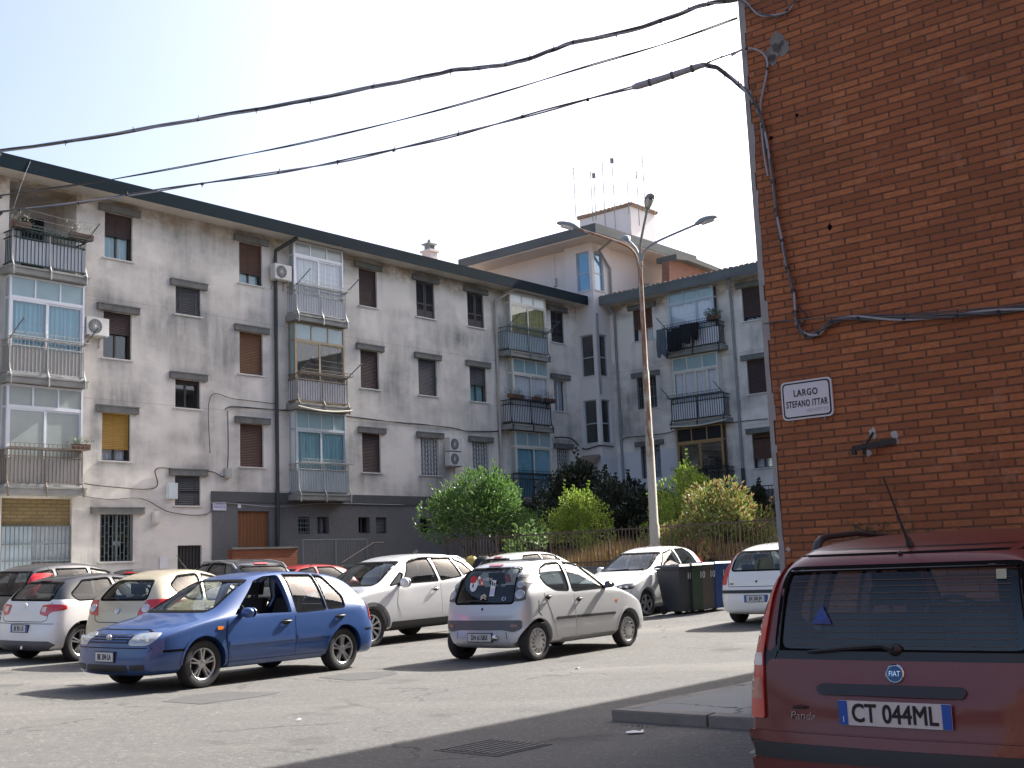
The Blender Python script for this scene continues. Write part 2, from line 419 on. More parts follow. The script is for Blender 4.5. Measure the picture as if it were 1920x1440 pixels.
class Car:
    def __init__(s, spec, name, label, loc, rz, body_mat, group=None, lv=3, cat='car'):
        s.k = spec
        s.root = empty(name, loc, rz, label, cat, group)
        s.X0 = spec['WB'] / 2 + spec['FO']
        st = spec.get('stations') or hatch_stations(spec)
        me = cage_mesh(st, spec.get('zb', .19), s.X0)
        base = subdiv(me, lv)
        # fit to the real size
        xs = [v.co.x for v in base.vertices]; ys = [v.co.y for v in base.vertices]; zs = [v.co.z for v in base.vertices]
        x0, x1 = min(xs), max(xs); fy = spec['W'] / (max(ys) - min(ys)); z0, z1 = min(zs), max(zs); H = spec['H']
        fx = spec['L'] / (x1 - x0)
        for v in base.vertices:
            c = v.co
            v.co = ((c.x - x1) * fx + s.X0, c.y * fy, spec.get('zb', .19) + (c.z - z0) * (H - spec.get('zb', .19)) / (z1 - z0))
        bm = bmesh.new(); bm.from_mesh(base); s.bvh = BVHTree.FromBMesh(bm); bm.free()
        # hollow cabin, wheel arches, window openings
        o = tmp_obj(base); base.materials.clear()
        for m in (body_mat, M['cabin'], M['well']): base.materials.append(m)
        cut = []
        ins = [list(t) for t in st[4:12]]
        ins[0][0] += .16; ins[0][1] += .16; ins[0][3] += .16
        ins[-1][0] -= .12; ins[-1][1] -= .14; ins[-1][3] -= .12
        for t in ins: t[0] = min(t[0], spec['L'] - .16)
        cm = subdiv(cage_mesh(ins, 0, s.X0, .055, .34), 2)
        cm.materials.append(body_mat); cm.materials.append(M['cabin'])
        for p in cm.polygons: p.material_index = 1
        cut.append(tmp_obj(cm))
        wr = spec['wr']; ar = spec.get('arch', wr + .05)
        mb = MB()
        for ax in (spec['WB'] / 2, -spec['WB'] / 2):
            for sg in (1, -1):
                yin = sg * (spec['W'] / 2 - .27); yo = sg * (spec['W'] / 2 + .3)
                poly = [(ax + ar * math.cos(2 * PI * j / 40), wr + .01 + ar * math.sin(2 * PI * j / 40)) for j in range(40)]
                mb.prism(poly, 1, yin, yo, 2)
        cut.append(s._cutter(mb, body_mat))
        mb = MB()
        for key in ('win', ):
            for P in spec.get(key, []):
                P2 = roundp([(s.X0 - a, b) for a, b in P], spec.get('wround', .05))
                mb.prism([(p.x, p.y) for p in P2], 1, -1.3, 1.3, 1)
        if mb.v: cut.append(s._cutter(mb, body_mat))
        mb = MB()
        if 'ws' in spec:
            P2 = roundp(spec['ws'], .07); mb.prism([(p.x, p.y) for p in P2], 0, s.X0 - spec['wst'][0] - .25, s.X0 + .5, 1)
        if 'rw' in spec:
            P2 = roundp(spec['rw'], .07); mb.prism([(p.x, p.y) for p in P2], 0, s.X0 - spec['L'] - .5, s.X0 - spec['rend'][0] + .35, 1)
        if mb.v: cut.append(s._cutter(mb, body_mat))
        for c in cut:
            md = o.modifiers.new('b', 'BOOLEAN'); md.operation = 'DIFFERENCE'; md.object = c; md.solver = 'EXACT'
        bpy.context.view_layer.update()
        me2 = eval_mesh(o)
        for c in cut: kill(c)
        kill(o)
        me2.materials.clear()
        s.body = link_mesh('body', me2, [body_mat, M['cabin'], M['well']], s.root, 38)
        s.mat = body_mat

    def _cutter(s, mb, m0):
        me = bpy.data.meshes.new('c'); me.from_pydata(mb.v, [], mb.f)
        for m in (m0, M['cabin'], M['well']): me.materials.append(m)
        for p, mi in zip(me.polygons, mb.m): p.material_index = mi
        bm = bmesh.new(); bm.from_mesh(me); bmesh.ops.recalc_face_normals(bm, faces=bm.faces); bm.to_mesh(me); bm.free()
        return tmp_obj(me)

    def hit(s, side, a, b):
        d, mk = AX[side]
        o = mk(a, b) + d * 4
        loc, nrm, i, dist = s.bvh.ray_cast(o, -d, 5.2)
        if loc is None or dist > 4.6 and side in ('left', 'right'):
            loc, nrm, i, dist = s.bvh.find_nearest(mk(a, b) + d * (s.k['W'] / 2 if side in ('left', 'right') else 1.6))
        if nrm.dot(d) < 0: nrm = -nrm
        return loc, nrm

    def P2(s, side, pts):
        """side polygons are given as (distance from the front bumper, height)"""
        if side in ('left', 'right', 'top'): return [Vector((s.X0 - a, b)) for a, b in pts]
        return [Vector(p) for p in pts]

    def patch(s, name, side, pts, mat, off=.004, rnd=.03, grid=.07, skirt=.02, parent=None, raw=False, label=None):
        P = [Vector(p) for p in pts] if raw else s.P2(side, pts)
        if rnd: P = roundp(P, rnd)
        d, mk = AX[side]
        bm = bmesh.new()
        vs = [bm.verts.new(mk(p.x, p.y)) for p in P]
        tri = tessellate_polygon([[v.co for v in vs]])
        for t in tri:
            try: bm.faces.new([vs[i] for i in t])
            except ValueError: pass
        axes = [i for i in range(3) if abs(d[i]) < .5]
        for a in axes:
            lo = min(v.co[a] for v in bm.verts); hi = max(v.co[a] for v in bm.verts)
            n = int((hi - lo) / grid)
            for i in range(1, n + 1):
                co = [0, 0, 0]; co[a] = lo + (hi - lo) * i / (n + 1); no = [0, 0, 0]; no[a] = 1
                bmesh.ops.bisect_plane(bm, geom=bm.verts[:] + bm.edges[:] + bm.faces[:], plane_co=co, plane_no=no, dist=1e-6)
        for v in bm.verts:
            c = v.co; a2 = [c[i] for i in axes]
            loc, nrm = s.hit(side, *a2)
            v.co = loc + nrm * off
        for f in bm.faces:
            f.normal_update()
            if f.normal.dot(d) < 0: f.normal_flip()
        if skirt:
            ed = [e for e in bm.edges if e.is_boundary]
            ex = bmesh.ops.extrude_edge_only(bm, edges=ed)
            for v in [g for g in ex['geom'] if isinstance(g, bmesh.types.BMVert)]: v.co -= d * skirt
            bmesh.ops.recalc_face_normals(bm, faces=bm.faces)
        me = bpy.data.meshes.new(name); bm.to_mesh(me); bm.free()
        o = link_mesh(name, me, mat, parent or s.root, 50)
        if label: o['label'] = label
        return o

    def strip_mb(s, mb, side, pts, width, closed=False, off=.002, rnd=0, step=.06, mi=0, thick=0):
        P = s.P2(side, pts)
        if rnd: P = roundp(P, rnd)
        Q = []
        n = len(P)
        for i in range(n if closed else n - 1):
            a, b = P[i], P[(i + 1) % n]; m = max(1, int((b - a).length / step))
            Q += [a.lerp(b, t / m) for t in range(m)]
        if not closed: Q.append(P[-1])
        n = len(Q); vs = []
        for i, q in enumerate(Q):
            a = Q[i - 1] if (closed or i > 0) else q; b = Q[(i + 1) % n] if (closed or i < n - 1) else q
            t = (b - a).normalized(); nn = Vector((-t.y, t.x)) * (width / 2)
            for e in (q + nn, q - nn):
                loc, nrm = s.hit(side, e.x, e.y); vs.append(loc + nrm * off)
        fs = [(2 * i, 2 * i + 1, 2 * ((i + 1) % n) + 1, 2 * ((i + 1) % n)) for i in range(n if closed else n - 1)]
        if thick:
            d = AX[side][0]; m = len(vs)
            vs += [v - d * thick for v in vs]
            r = n if closed else n - 1
            fs += [(2 * i, 2 * ((i + 1) % n), m + 2 * ((i + 1) % n), m + 2 * i) for i in range(r)]
            fs += [(2 * i + 1, m + 2 * i + 1, m + 2 * ((i + 1) % n) + 1, 2 * ((i + 1) % n) + 1) for i in range(r)]
        mb.add(vs, fs, mi)

    def strips(s, name, lines, mat, width=.012, off=.002, parent=None, thick=.01):
        for ln in lines:
            mb = MB(); side, pts = ln[0], ln[1]; kw = ln[2] if len(ln) > 2 else {}
            s.strip_mb(mb, side, pts, kw.get('w', width), kw.get('closed', False), off, kw.get('rnd', 0), thick=thick)
            mb.build(name, mat, parent or s.root, 60)

    def windows(s, glass=None, skip=(), seal=True, ws_glass=None, rw_glass=None):
        k = s.k; glass = glass or M['glass']
        for side in ('left', 'right'):
            for i, P in enumerate(k['win']):
                if (side, i) in skip: continue
                w = s.patch('side_window', side, P, glass, off=-.012, rnd=k.get('wround', .05), skirt=0)
                if seal:
                    mb = MB(); s.strip_mb(mb, side, P, .022, True, .003, k.get('wround', .05), thick=.015)
                    mb.build('window_seal', M['gap'], w, 60)
        for key, nm, sd in (('ws', 'windscreen', 'front'), ('rw', 'rear_window', 'rear')):
            if key not in k: continue
            g = (ws_glass if key == 'ws' else rw_glass) or glass
            w = s.patch(nm, sd, k[key], g, off=-.008, rnd=.07, skirt=0)
            mb = MB(); s.strip_mb(mb, sd, k[key], .03, True, .002, .07, thick=.015)
            mb.build('window_seal', M['gap'], w, 60)

    def wheels(s, kind='five', rimr=.20, sides=('left', 'right'), steer=0.0, mat=None, n=5):
        k = s.k; wr = k['wr']; tw = k.get('tw', .19); wm = mat or M['alloy']
        for ax in (k['WB'] / 2, -k['WB'] / 2):
            for sd in ('left', 'right'):
                sg = 1 if sd == 'left' else -1
                e = bpy.data.objects.new('wheel', None); COL.objects.link(e); e.parent = s.root
                e.location = (ax, sg * (k['W'] / 2 - tw / 2 - .035), wr)
                e.rotation_euler = (0, 0, (0 if sg > 0 else PI) + (steer if ax > 0 else 0))
                e.empty_display_size = .1
                h = tw / 2
                mb = MB(); mb.lathe([(rimr * .9, -h), (wr * .93, -h), (wr * .985, -h * .8), (wr, -h * .45), (wr, h * .45), (wr * .985, h * .8), (wr * .94, h), (wr * .82, h * 1.04), (rimr * 1.06, h * .98), (rimr, h * .86), (rimr * .97, h * .3), (rimr * .96, -h * .5)], 36, 1)
                mb.build('tyre', M['rubber'], e, 40)
                mb = MB(); mb.lathe([(rimr * .965, h * .2), (rimr * .99, h * .84), (rimr * .95, h * .92), (rimr * .90, h * .80), (rimr * .88, h * .25), (rimr * .80, -h * .1), (0.0, -h * .1)], 36, 1, mi=1 if kind != 'steel' else 1)
                # outer lip in bright metal
                mb.lathe([(rimr * 1.0, h * .84), (rimr * .96, h * .94), (rimr * .89, h * .83), (rimr * .88, h * .55)], 36, 1, mi=0)
                y = h * .72
                def spoke(a0, a1, r0, r1, w0, w1, yy0, yy1, mi=0):
                    ca, sa = math.cos(a0), math.sin(a0); cb, sb = math.cos(a1), math.sin(a1)
                    p0 = Vector((ca * r0, 0, sa * r0)); p1 = Vector((cb * r1, 0, sb * r1))
                    t = (p1 - p0).normalized(); nn = Vector((-t.z, 0, t.x))
                    vs = []
                    for p, w, yy in ((p0, w0, yy0), (p1, w1, yy1)):
                        for q, dy in ((-1, 0), (-.55, .012), (.55, .012), (1, 0)):
                            vs.append(p + nn * (w * q) + Vector((0, yy + dy, 0)))
                        vs += [p - nn * w + Vector((0, yy - .035, 0)), p + nn * w + Vector((0, yy - .035, 0))]
                    fs = [(0, 1, 7, 6), (1, 2, 8, 7), (2, 3, 9, 8), (3, 5, 11, 9), (4, 0, 6, 10), (5, 4, 10, 11), (0, 4, 5, 3, 2, 1), (6, 7, 8, 9, 11, 10)]
                    mb.add(vs, fs, mi)
                if kind == 'double':
                    for i in range(n):
                        a = 2 * PI * i / n + PI / 2
                        for dq in (-.16, .16): spoke(a + dq * 1.1, a + dq * .95, rimr * .22, rimr * .93, .017, .013, y, y + .008)
                    mb.lathe([(rimr * .29, h * .45), (rimr * .29, y), (rimr * .2, y + .012), (0, y + .012)], 20, 1)
                elif kind == 'cover':
                    mb.lathe([(rimr * .97, y), (rimr * .9, y + .012), (rimr * .80, y + .014)], 36, 1)
                    mb.lathe([(rimr * .52, y + .02), (rimr * .3, y + .026), (0, y + .028)], 30, 1)
                    for i in range(n):
                        a = 2 * PI * i / n
                        spoke(a, a + .28, rimr * .5, rimr * .83, rimr * .115, rimr * .135, y + .004, y + .002)
                elif kind == 'turbine':
                    for i in range(n):
                        a = 2 * PI * i / n
                        spoke(a, a + .12, rimr * .22, rimr * .93, .018, .026, y - .01, y + .006)
                    mb.lathe([(rimr * .27, h * .4), (rimr * .27, y), (rimr * .18, y + .01), (0, y + .01)], 20, 1)
                else:
                    for i in range(n):
                        a = 2 * PI * i / n + PI / 2
                        spoke(a, a, rimr * .2, rimr * .92, .036, .026, y, y)
                    mb.lathe([(rimr * .28, h * .4), (rimr * .28, y + .002), (rimr * .18, y + .014), (0, y + .014)], 20, 1)
                mb.build('rim', [wm, M['alloydark']], e, 40)

    def interior(s, wheel=True):
        k = s.k; cs = k['cowl'][0]; X = s.X0; ts = k['wst'][0]; w = k['W'] / 2
        zs = .34; fx = ts + .55
        if k.get('H') > 1.6: zs = .46
        for sg in (1, -1):
            mb = MB(); y = sg * w * .42; x = X - fx
            mb.box(x - .25, x + .27, y - .25, y + .25, zs, zs + .20)
            mb.prism([(x - .19, zs + .18), (x - .36, zs + .72), (x - .46, zs + .72), (x - .33, zs + .15)], 1, y - .23, y + .23)
            mb.prism([(x - .35, zs + .76), (x - .40, zs + .94), (x - .48, zs + .94), (x - .46, zs + .76)], 1, y - .125, y + .125)
            mb.box(x - .42, x - .40, y - .06, y - .04, zs + .70, zs + .78); mb.box(x - .42, x - .40, y + .04, y + .06, zs + .70, zs + .78)
            mb.build('seat', M['seat'], s.root, 40, bevel=.03)
        mb = MB(); x = X - min(fx + .85, k['tgl'][0] - .72); w2 = w * .74
        mb.box(x - .2, x + .25, -w2, w2, zs, zs + .18)
        mb.prism([(x - .16, zs + .16), (x - .33, zs + .60), (x - .43, zs + .60), (x - .3, zs + .14)], 1, -w2, w2)
        for y in (-w * .42, w * .42): mb.prism([(x - .34, zs + .63), (x - .37, zs + .76), (x - .45, zs + .76), (x - .43, zs + .63)], 1, y - .12, y + .12)
        mb.build('rear_seat', M['seat'], s.root, 40, bevel=.025)
        mb = MB(); xc = X - cs
        cz = k['cowl'][1]
        mb.prism([(xc - .16, cz - .09), (xc - .5, cz - .06), (xc - .62, cz - .16), (xc - .55, cz - .42), (xc - .2, cz - .42)], 1, -w * .78, w * .78)
        mb.build('dashboard', M['cabin'], s.root, 40, bevel=.02)
        if wheel:
            mb = MB(); c = Vector((xc - .78, w * .42, cz - .06)); pts = []
            ax = Vector((.9, 0, -.35)).normalized(); u = Vector((0, 1, 0)); v = ax.cross(u)
            for j in range(25):
                a = 2 * PI * j / 24; pts.append(c + (u * math.cos(a) + v * math.sin(a)) * .18)
            mb.tube(pts, .016, 6, caps=False); mb.bar(c - u * .18, c + u * .18, .03); mb.bar(c, c + ax * .25, .05)
            mb.build('steering_wheel', M['plastic'], s.root, 50)

    def mirror(s, sd, at, mat, size=(.09, .10, .075), stalk=True):
        """door mirror: shell on a short arm; at = (distance from front, height)"""
        sg = 1 if sd == 'left' else -1
        loc, n = s.hit(sd, s.X0 - at[0], at[1])
        mb = MB(); c = loc + Vector((0, sg * (size[1] + .03), .05))
        mb.box(c.x - size[0] * .55, c.x + size[0] * .75, c.y - size[1], c.y + size[1], c.z - size[2], c.z + size[2])
        me = bpy.data.meshes.new('m'); me.from_pydata(mb.v, [], mb.f)
        # taper the forward face so the shell is rounded
        for v in me.vertices:
            if v.co.x > c.x: v.co.y = c.y + (v.co.y - c.y) * .72; v.co.z = c.z + (v.co.z - c.z) * .70
        me2 = subdiv(me, 2)
        o = link_mesh('mirror', me2, mat, s.root, 60)
        cen = Vector((c.x, c.y, c.z))
        for v in me2.vertices:
            v.co = cen + (v.co - cen) * 1.22
        g = MB(); x = c.x - size[0] * .62
        g.prism([(c.y + size[1] * .86 * math.cos(t), c.z + size[2] * .82 * math.sin(t)) for t in [2 * PI * i / 16 for i in range(16)]], 0, x, x - .006)
        g.build('mirror_glass', M['chrome'], o)
        g = MB(); g.bar(loc - Vector((0, sg * .03, .0)), c - Vector((-.01, sg * size[1] * .6, .02)), .06, .045); g.build('mirror_arm', M['plastic'], o)
        return o

    def handle(s, sd, at, mat, parent=None, recess=True, L=.19):
        mb = MB(); sg = 1 if sd == 'left' else -1
        a, b = s.X0 - at[0], at[1]
        l0, n0 = s.hit(sd, a + L / 2, b); l1, n1 = s.hit(sd, a - L / 2, b); lm, nm = s.hit(sd, a, b)
        mb.tube([l0 + nm * -.005, l0 + nm * .028 + (l1 - l0) * .12, lm + nm * .036, l1 + nm * .03 + (l0 - l1) * .12, l1 - nm * .005], [.010, .013, .015, .014, .011], 8)
        o = mb.build('door_handle', mat, parent or s.root, 60)
        if recess:
            P = [(at[0] + (L * .42) * math.cos(t), at[1] - .004 + .034 * math.sin(t)) for t in [2 * PI * i / 16 for i in range(16)]]
            s.patch('handle_recess', sd, P, M['gap'], off=.006, rnd=0, skirt=.006, parent=o)
        return o

    def plate(s, side, c, w, h, txt, bands=True, tilt=None, tsize=None, name='number_plate', frame=True, left_txt=None, sx=.8):
        """number plate set on the bodywork; c = (y, z) of its middle"""
        pts = [s.hit(side, c[0] + dy, c[1])[0] for dy in (-w / 2, 0, w / 2)]
        d = AX[side][0]
        x = max(p.x for p in pts) if side == 'front' else min(p.x for p in pts)
        o = Vector((x + d.x * .02, c[0], c[1]))
        right = Vector((0, -1, 0)) if side == 'rear' else Vector((0, 1, 0))
        T = frame_T(o, right, (0, 0, 1)) @ Matrix.Rotation(tilt or 0, 4, 'X')
        mb = MB(T)
        if frame:
            mb.box(-w / 2 - .012, w / 2 + .012, -h / 2 - .012, h / 2 + .012, -.03, -.003)
            fr = mb.build('plate_holder', M['plastic'], s.root)
        mb = MB(T); mb.box(-w / 2, w / 2, -h / 2, h / 2, -.002, .003)
        p = mb.build(name, M['plate'], s.root)
        if bands:
            for sg in (-1, 1):
                mb = MB(T); mb.box(min(sg * w / 2, sg * (w / 2 - .042)), max(sg * w / 2, sg * (w / 2 - .042)), -h / 2 + .001, h / 2 - .001, .003, .005); mb.build('plate_band', M['plateblue'], p)
        text_mesh('plate_lettering', txt, tsize or h * .92, M['ink'], p, T @ Matrix.Translation((0, -.003, .0035)), .0008, sx=sx, bold=.0022)
        if bands and left_txt:
            text_mesh('plate_lettering', left_txt, h * .35, M['whitepaint'], p, T @ Matrix.Translation((-w / 2 + .021, -h * .28, .0055)), .0005)
        return p, T
def solve_pose(corr, az0, p0):
    """position and heading on the ground that best put local points on their measured sight lines"""
    def proj(P):
        v = P - CPOS; c = v.dot(_F)
        return 960 + FPX * v.dot(CR) / c, 720 - FPX * v.dot(CU) / c
    def res(q):
        x, y, a = q; h = Vector((math.sin(a), math.cos(a), 0)); l = Vector((-math.cos(a), math.sin(a), 0)); o = Vector((x, y, zg(x, y)))
        r = []
        for (lx, ly, lz), (px, py), w in corr:
            P = o + h * lx + l * ly; P.z += lz
            u, v = proj(P); r += [(u - px) * w, (v - py) * w]
        return r + [(a - R(az0)) * 40, (x - p0[0]) * .6, (y - p0[1]) * .6]
    q = [p0[0], p0[1], R(az0)]
    best = None
    for it in range(60):
        r0 = res(q); J = []
        for i in range(3):
            q2 = list(q); e = 1e-4; q2[i] += e; J.append([(a - b) / e for a, b in zip(res(q2), r0)])
        A = [[sum(a * b for a, b in zip(J[i], J[j])) + (1e-3 * (1 + it * 0) if i == j else 0) for j in range(3)] for i in range(3)]
        g = [sum(a * b for a, b in zip(J[i], r0)) for i in range(3)]
        d = Matrix(A).inverted() @ Vector(g)
        for i in range(3): q[i] -= max(-.5, min(.5, d[i])) * .7
    return Vector((q[0], q[1], zg(q[0], q[1]))), q[2], res(q)

def pose(k, corr, az0, p0):
    o, a, r = solve_pose(corr, az0, p0)
    h = Vector((math.sin(a), math.cos(a)))
    # pitch of the ground under the car
    print('POSE', [round(x, 2) for x in o], round(math.degrees(a) % 360, 1), [round(x, 1) for x in r])
    return o, math.atan2(h.y, h.x)

def seat_on_ground(car):
    """lean the car with the slope it stands on"""
    o = car.root.location; e = .5
    gx = (zg(o.x + e, o.y) - zg(o.x - e, o.y)) / (2 * e); gy = (zg(o.x, o.y + e) - zg(o.x, o.y - e)) / (2 * e)
    n = Vector((-gx, -gy, 1)).normalized()
    q = Vector((0, 0, 1)).rotation_difference(n)
    rz = car.root.rotation_euler.z
    car.root.rotation_euler = (q.to_matrix() @ Matrix.Rotation(rz, 3, 'Z')).to_euler()

def wheelpt(k, end, side):
    return ((k['WB'] / 2 if end == 'f' else -k['WB'] / 2), (1 if side == 'l' else -1) * (k['W'] / 2 - .05), 0)

def lights_ink(c): pass

def blue_hatch():
    k = dict(L=4.15, W=1.735, H=1.44, WB=2.51, FO=.86, wr=.302, tw=.20, nose=.69, cowl=(1.04, .915), wst=(1.80, 1.36), rend=(3.66, 1.355), tgl=(4.02, .955), beltr=.92, wt=.675,
             win=[[(1.37, .885), (1.91, 1.318), (2.12, 1.372), (2.37, 1.388), (2.37, .872)], [(2.46, .872), (2.46, 1.388), (3.01, 1.374), (3.03, .885)], [(3.065, .89), (3.045, 1.372), (3.20, 1.355), (3.43, 1.05), (3.41, .90)]],
             ws=[(-.64, .945), (-.51, 1.325), (.51, 1.325), (.64, .945)], rw=[(-.53, 1.01), (-.46, 1.30), (.46, 1.30), (.53, 1.01)], wround=.035)
    o, rz = pose(k, [(wheelpt(k, 'f', 'l'), (377, 1292), 1), (wheelpt(k, 'r', 'l'), (637, 1256), 1), ((.0, .3, 1.43), (505, 1079), .5)], 214, (-3.5, 16.5))
    c = Car(k, 'parked_car', 'blue five-door hatchback with its front window down, nearest car at the left', o, rz, M['blue'])
    seat_on_ground(c)
    c.windows(skip=(('left', 0),), seal=True)
    c.wheels('double', .205, n=5); c.interior()
    # doors
    d = c.patch('door', 'left', [(1.25, .835), (2.405, .835), (2.405, .30), (1.30, .30), (1.22, .55)], M['blue'], .004, .06)
    c.handle('left', (2.24, .755), M['plastic'], d)
    d2 = c.patch('door', 'left', [(2.42, .835), (3.42, .85), (3.38, .70), (3.12, .52), (2.98, .30), (2.42, .30)], M['blue'], .004, .05)
    c.handle('left', (3.28, .775), M['plastic'], d2)
    for dd, P in ((d, [(1.25, .53), (2.385, .535)]), (d2, [(2.44, .535), (3.10, .54)])):
        mb = MB(); c.strip_mb(mb, 'left', P, .055, False, .014, thick=.02); mb.build('door_molding', M['blue'], dd, 40)
    d3 = c.patch('door', 'right', [(1.25, .835), (2.405, .835), (2.405, .30), (1.30, .30), (1.22, .55)], M['blue'], .004, .06)
    c.strips('panel_seam', [('left', [(1.23, .83), (1.20, .60), (1.26, .30)]), ('front', [(-.60, .72), (-.45, .755), (.45, .755), (.60, .72)])], M['gap'], .010)
    # sills
    mb = MB(); c.strip_mb(mb, 'left', [(1.26, .27), (2.95, .27)], .05, False, .016, thick=.03); mb.build('sill', M['blue'], c.root, 40)
    for sd in ('left', 'right'): c.mirror(sd, (1.46, .86), M['blue'], (.10, .115, .08))
    # front
    for sg in (1, -1):
        h = c.patch('headlight', 'front', [(sg * .42, .575), (sg * .40, .70), (sg * .56, .72), (sg * .73, .715), (sg * .76, .64), (sg * .70, .575)], M['lamp'], .010, .05, .05)
        for (y, r) in ((.50, .052), (.635, .055)):
            mb = MB(); p, n = c.hit('front', sg * y, .645); mb.lathe([(r, .012), (r * .8, .016), (0, .018)], 18, 0, (p.x, sg * y, .645)); mb.build('lamp_bowl', M['lampin'], h, 40)
    g = c.patch('grille', 'front', [(-.40, .60), (-.39, .70), (.39, .70), (.40, .60)], M['plastic'], .006, .02, .05)
    mb = MB()
    for z in (.622, .650, .678): c.strip_mb(mb, 'front', [(-.385, z), (.385, z)], .014, False, .014, thick=.012)
    mb.build('grille_bar', M['blue'], g, 40)
    mb = MB(); p, n = c.hit('front', 0, .655); px = p.x + .012
    mb.lathe([(.056, 0), (.056, .010), (.047, .012), (.047, .006)], 28, 0, (px, 0, .655))
    for a, b in (((-.036, .028), (-.016, -.036)), ((-.016, -.036), (0, .002)), ((0, .002), (.016, -.036)), ((.016, -.036), (.036, .028)), ((-.016, .038), (0, .008)), ((0, .008), (.016, .038))):
        mb.bar((px + .008, a[0], .655 + a[1]), (px + .008, b[0], .655 + b[1]), .008, .008)
    mb.build('emblem', M['chrome'], c.root, 40)
    c.patch('lower_grille', 'front', [(-.42, .25), (-.40, .34), (.40, .34), (.42, .25)], M['plastic'], .005, .02)
    for sg in (1, -1): c.patch('lower_grille', 'front', [(sg * .46, .27), (sg * .45, .34), (sg * .68, .35), (sg * .66, .28)], M['plastic'], .005, .02)
    c.strips('bumper_seam', [('front', [(-.80, .545), (.80, .545)]), ('left', [(.25, .50), (.62, .50)], {'w': .03})], M['gap'], .010)
    c.plate('front', (0, .435), .36, .11, 'BK 304 LA', False, sx=.62)
    c.patch('side_indicator', 'left', [(1.06, .71), (1.06, .755), (1.16, .755), (1.16, .71)], M['amber'], .010, .02)
    # rear
    for sg in (1, -1):
        sd = 'left' if sg > 0 else 'right'
        c.patch('tail_light', 'rear', [(sg * .55, .70), (sg * .56, .93), (sg * .73, .93), (sg * .80, .70)], M['red'], .010, .03, .04)
        c.patch('tail_light', sd, [(3.93, .70), (3.90, .94), (4.02, .94), (4.10, .70)], M['red'], .010, .02, .04)
    c.strips('bumper_seam', [('left', [(3.80, .56), (4.13, .56)], {'w': .035})], M['gap'], .01)
    c.strips('arch_lip', [('left', [(c.X0 - ax + .355 * math.cos(t), .312 + .355 * math.sin(t)) for t in [PI * i / 18 for i in range(19)]], {'w': .03}) for ax in (1.255, -1.255)], M['blue'], .03, .008)
    mb = MB(); p, n = c.hit('top', c.X0 - 3.4, 0); mb.tube([p, p + Vector((-.06, 0, .05)), p + Vector((-.26, 0, .24))], [.012, .006, .003], 6); mb.build('aerial', M['plastic'], c.root, 40)
    return c

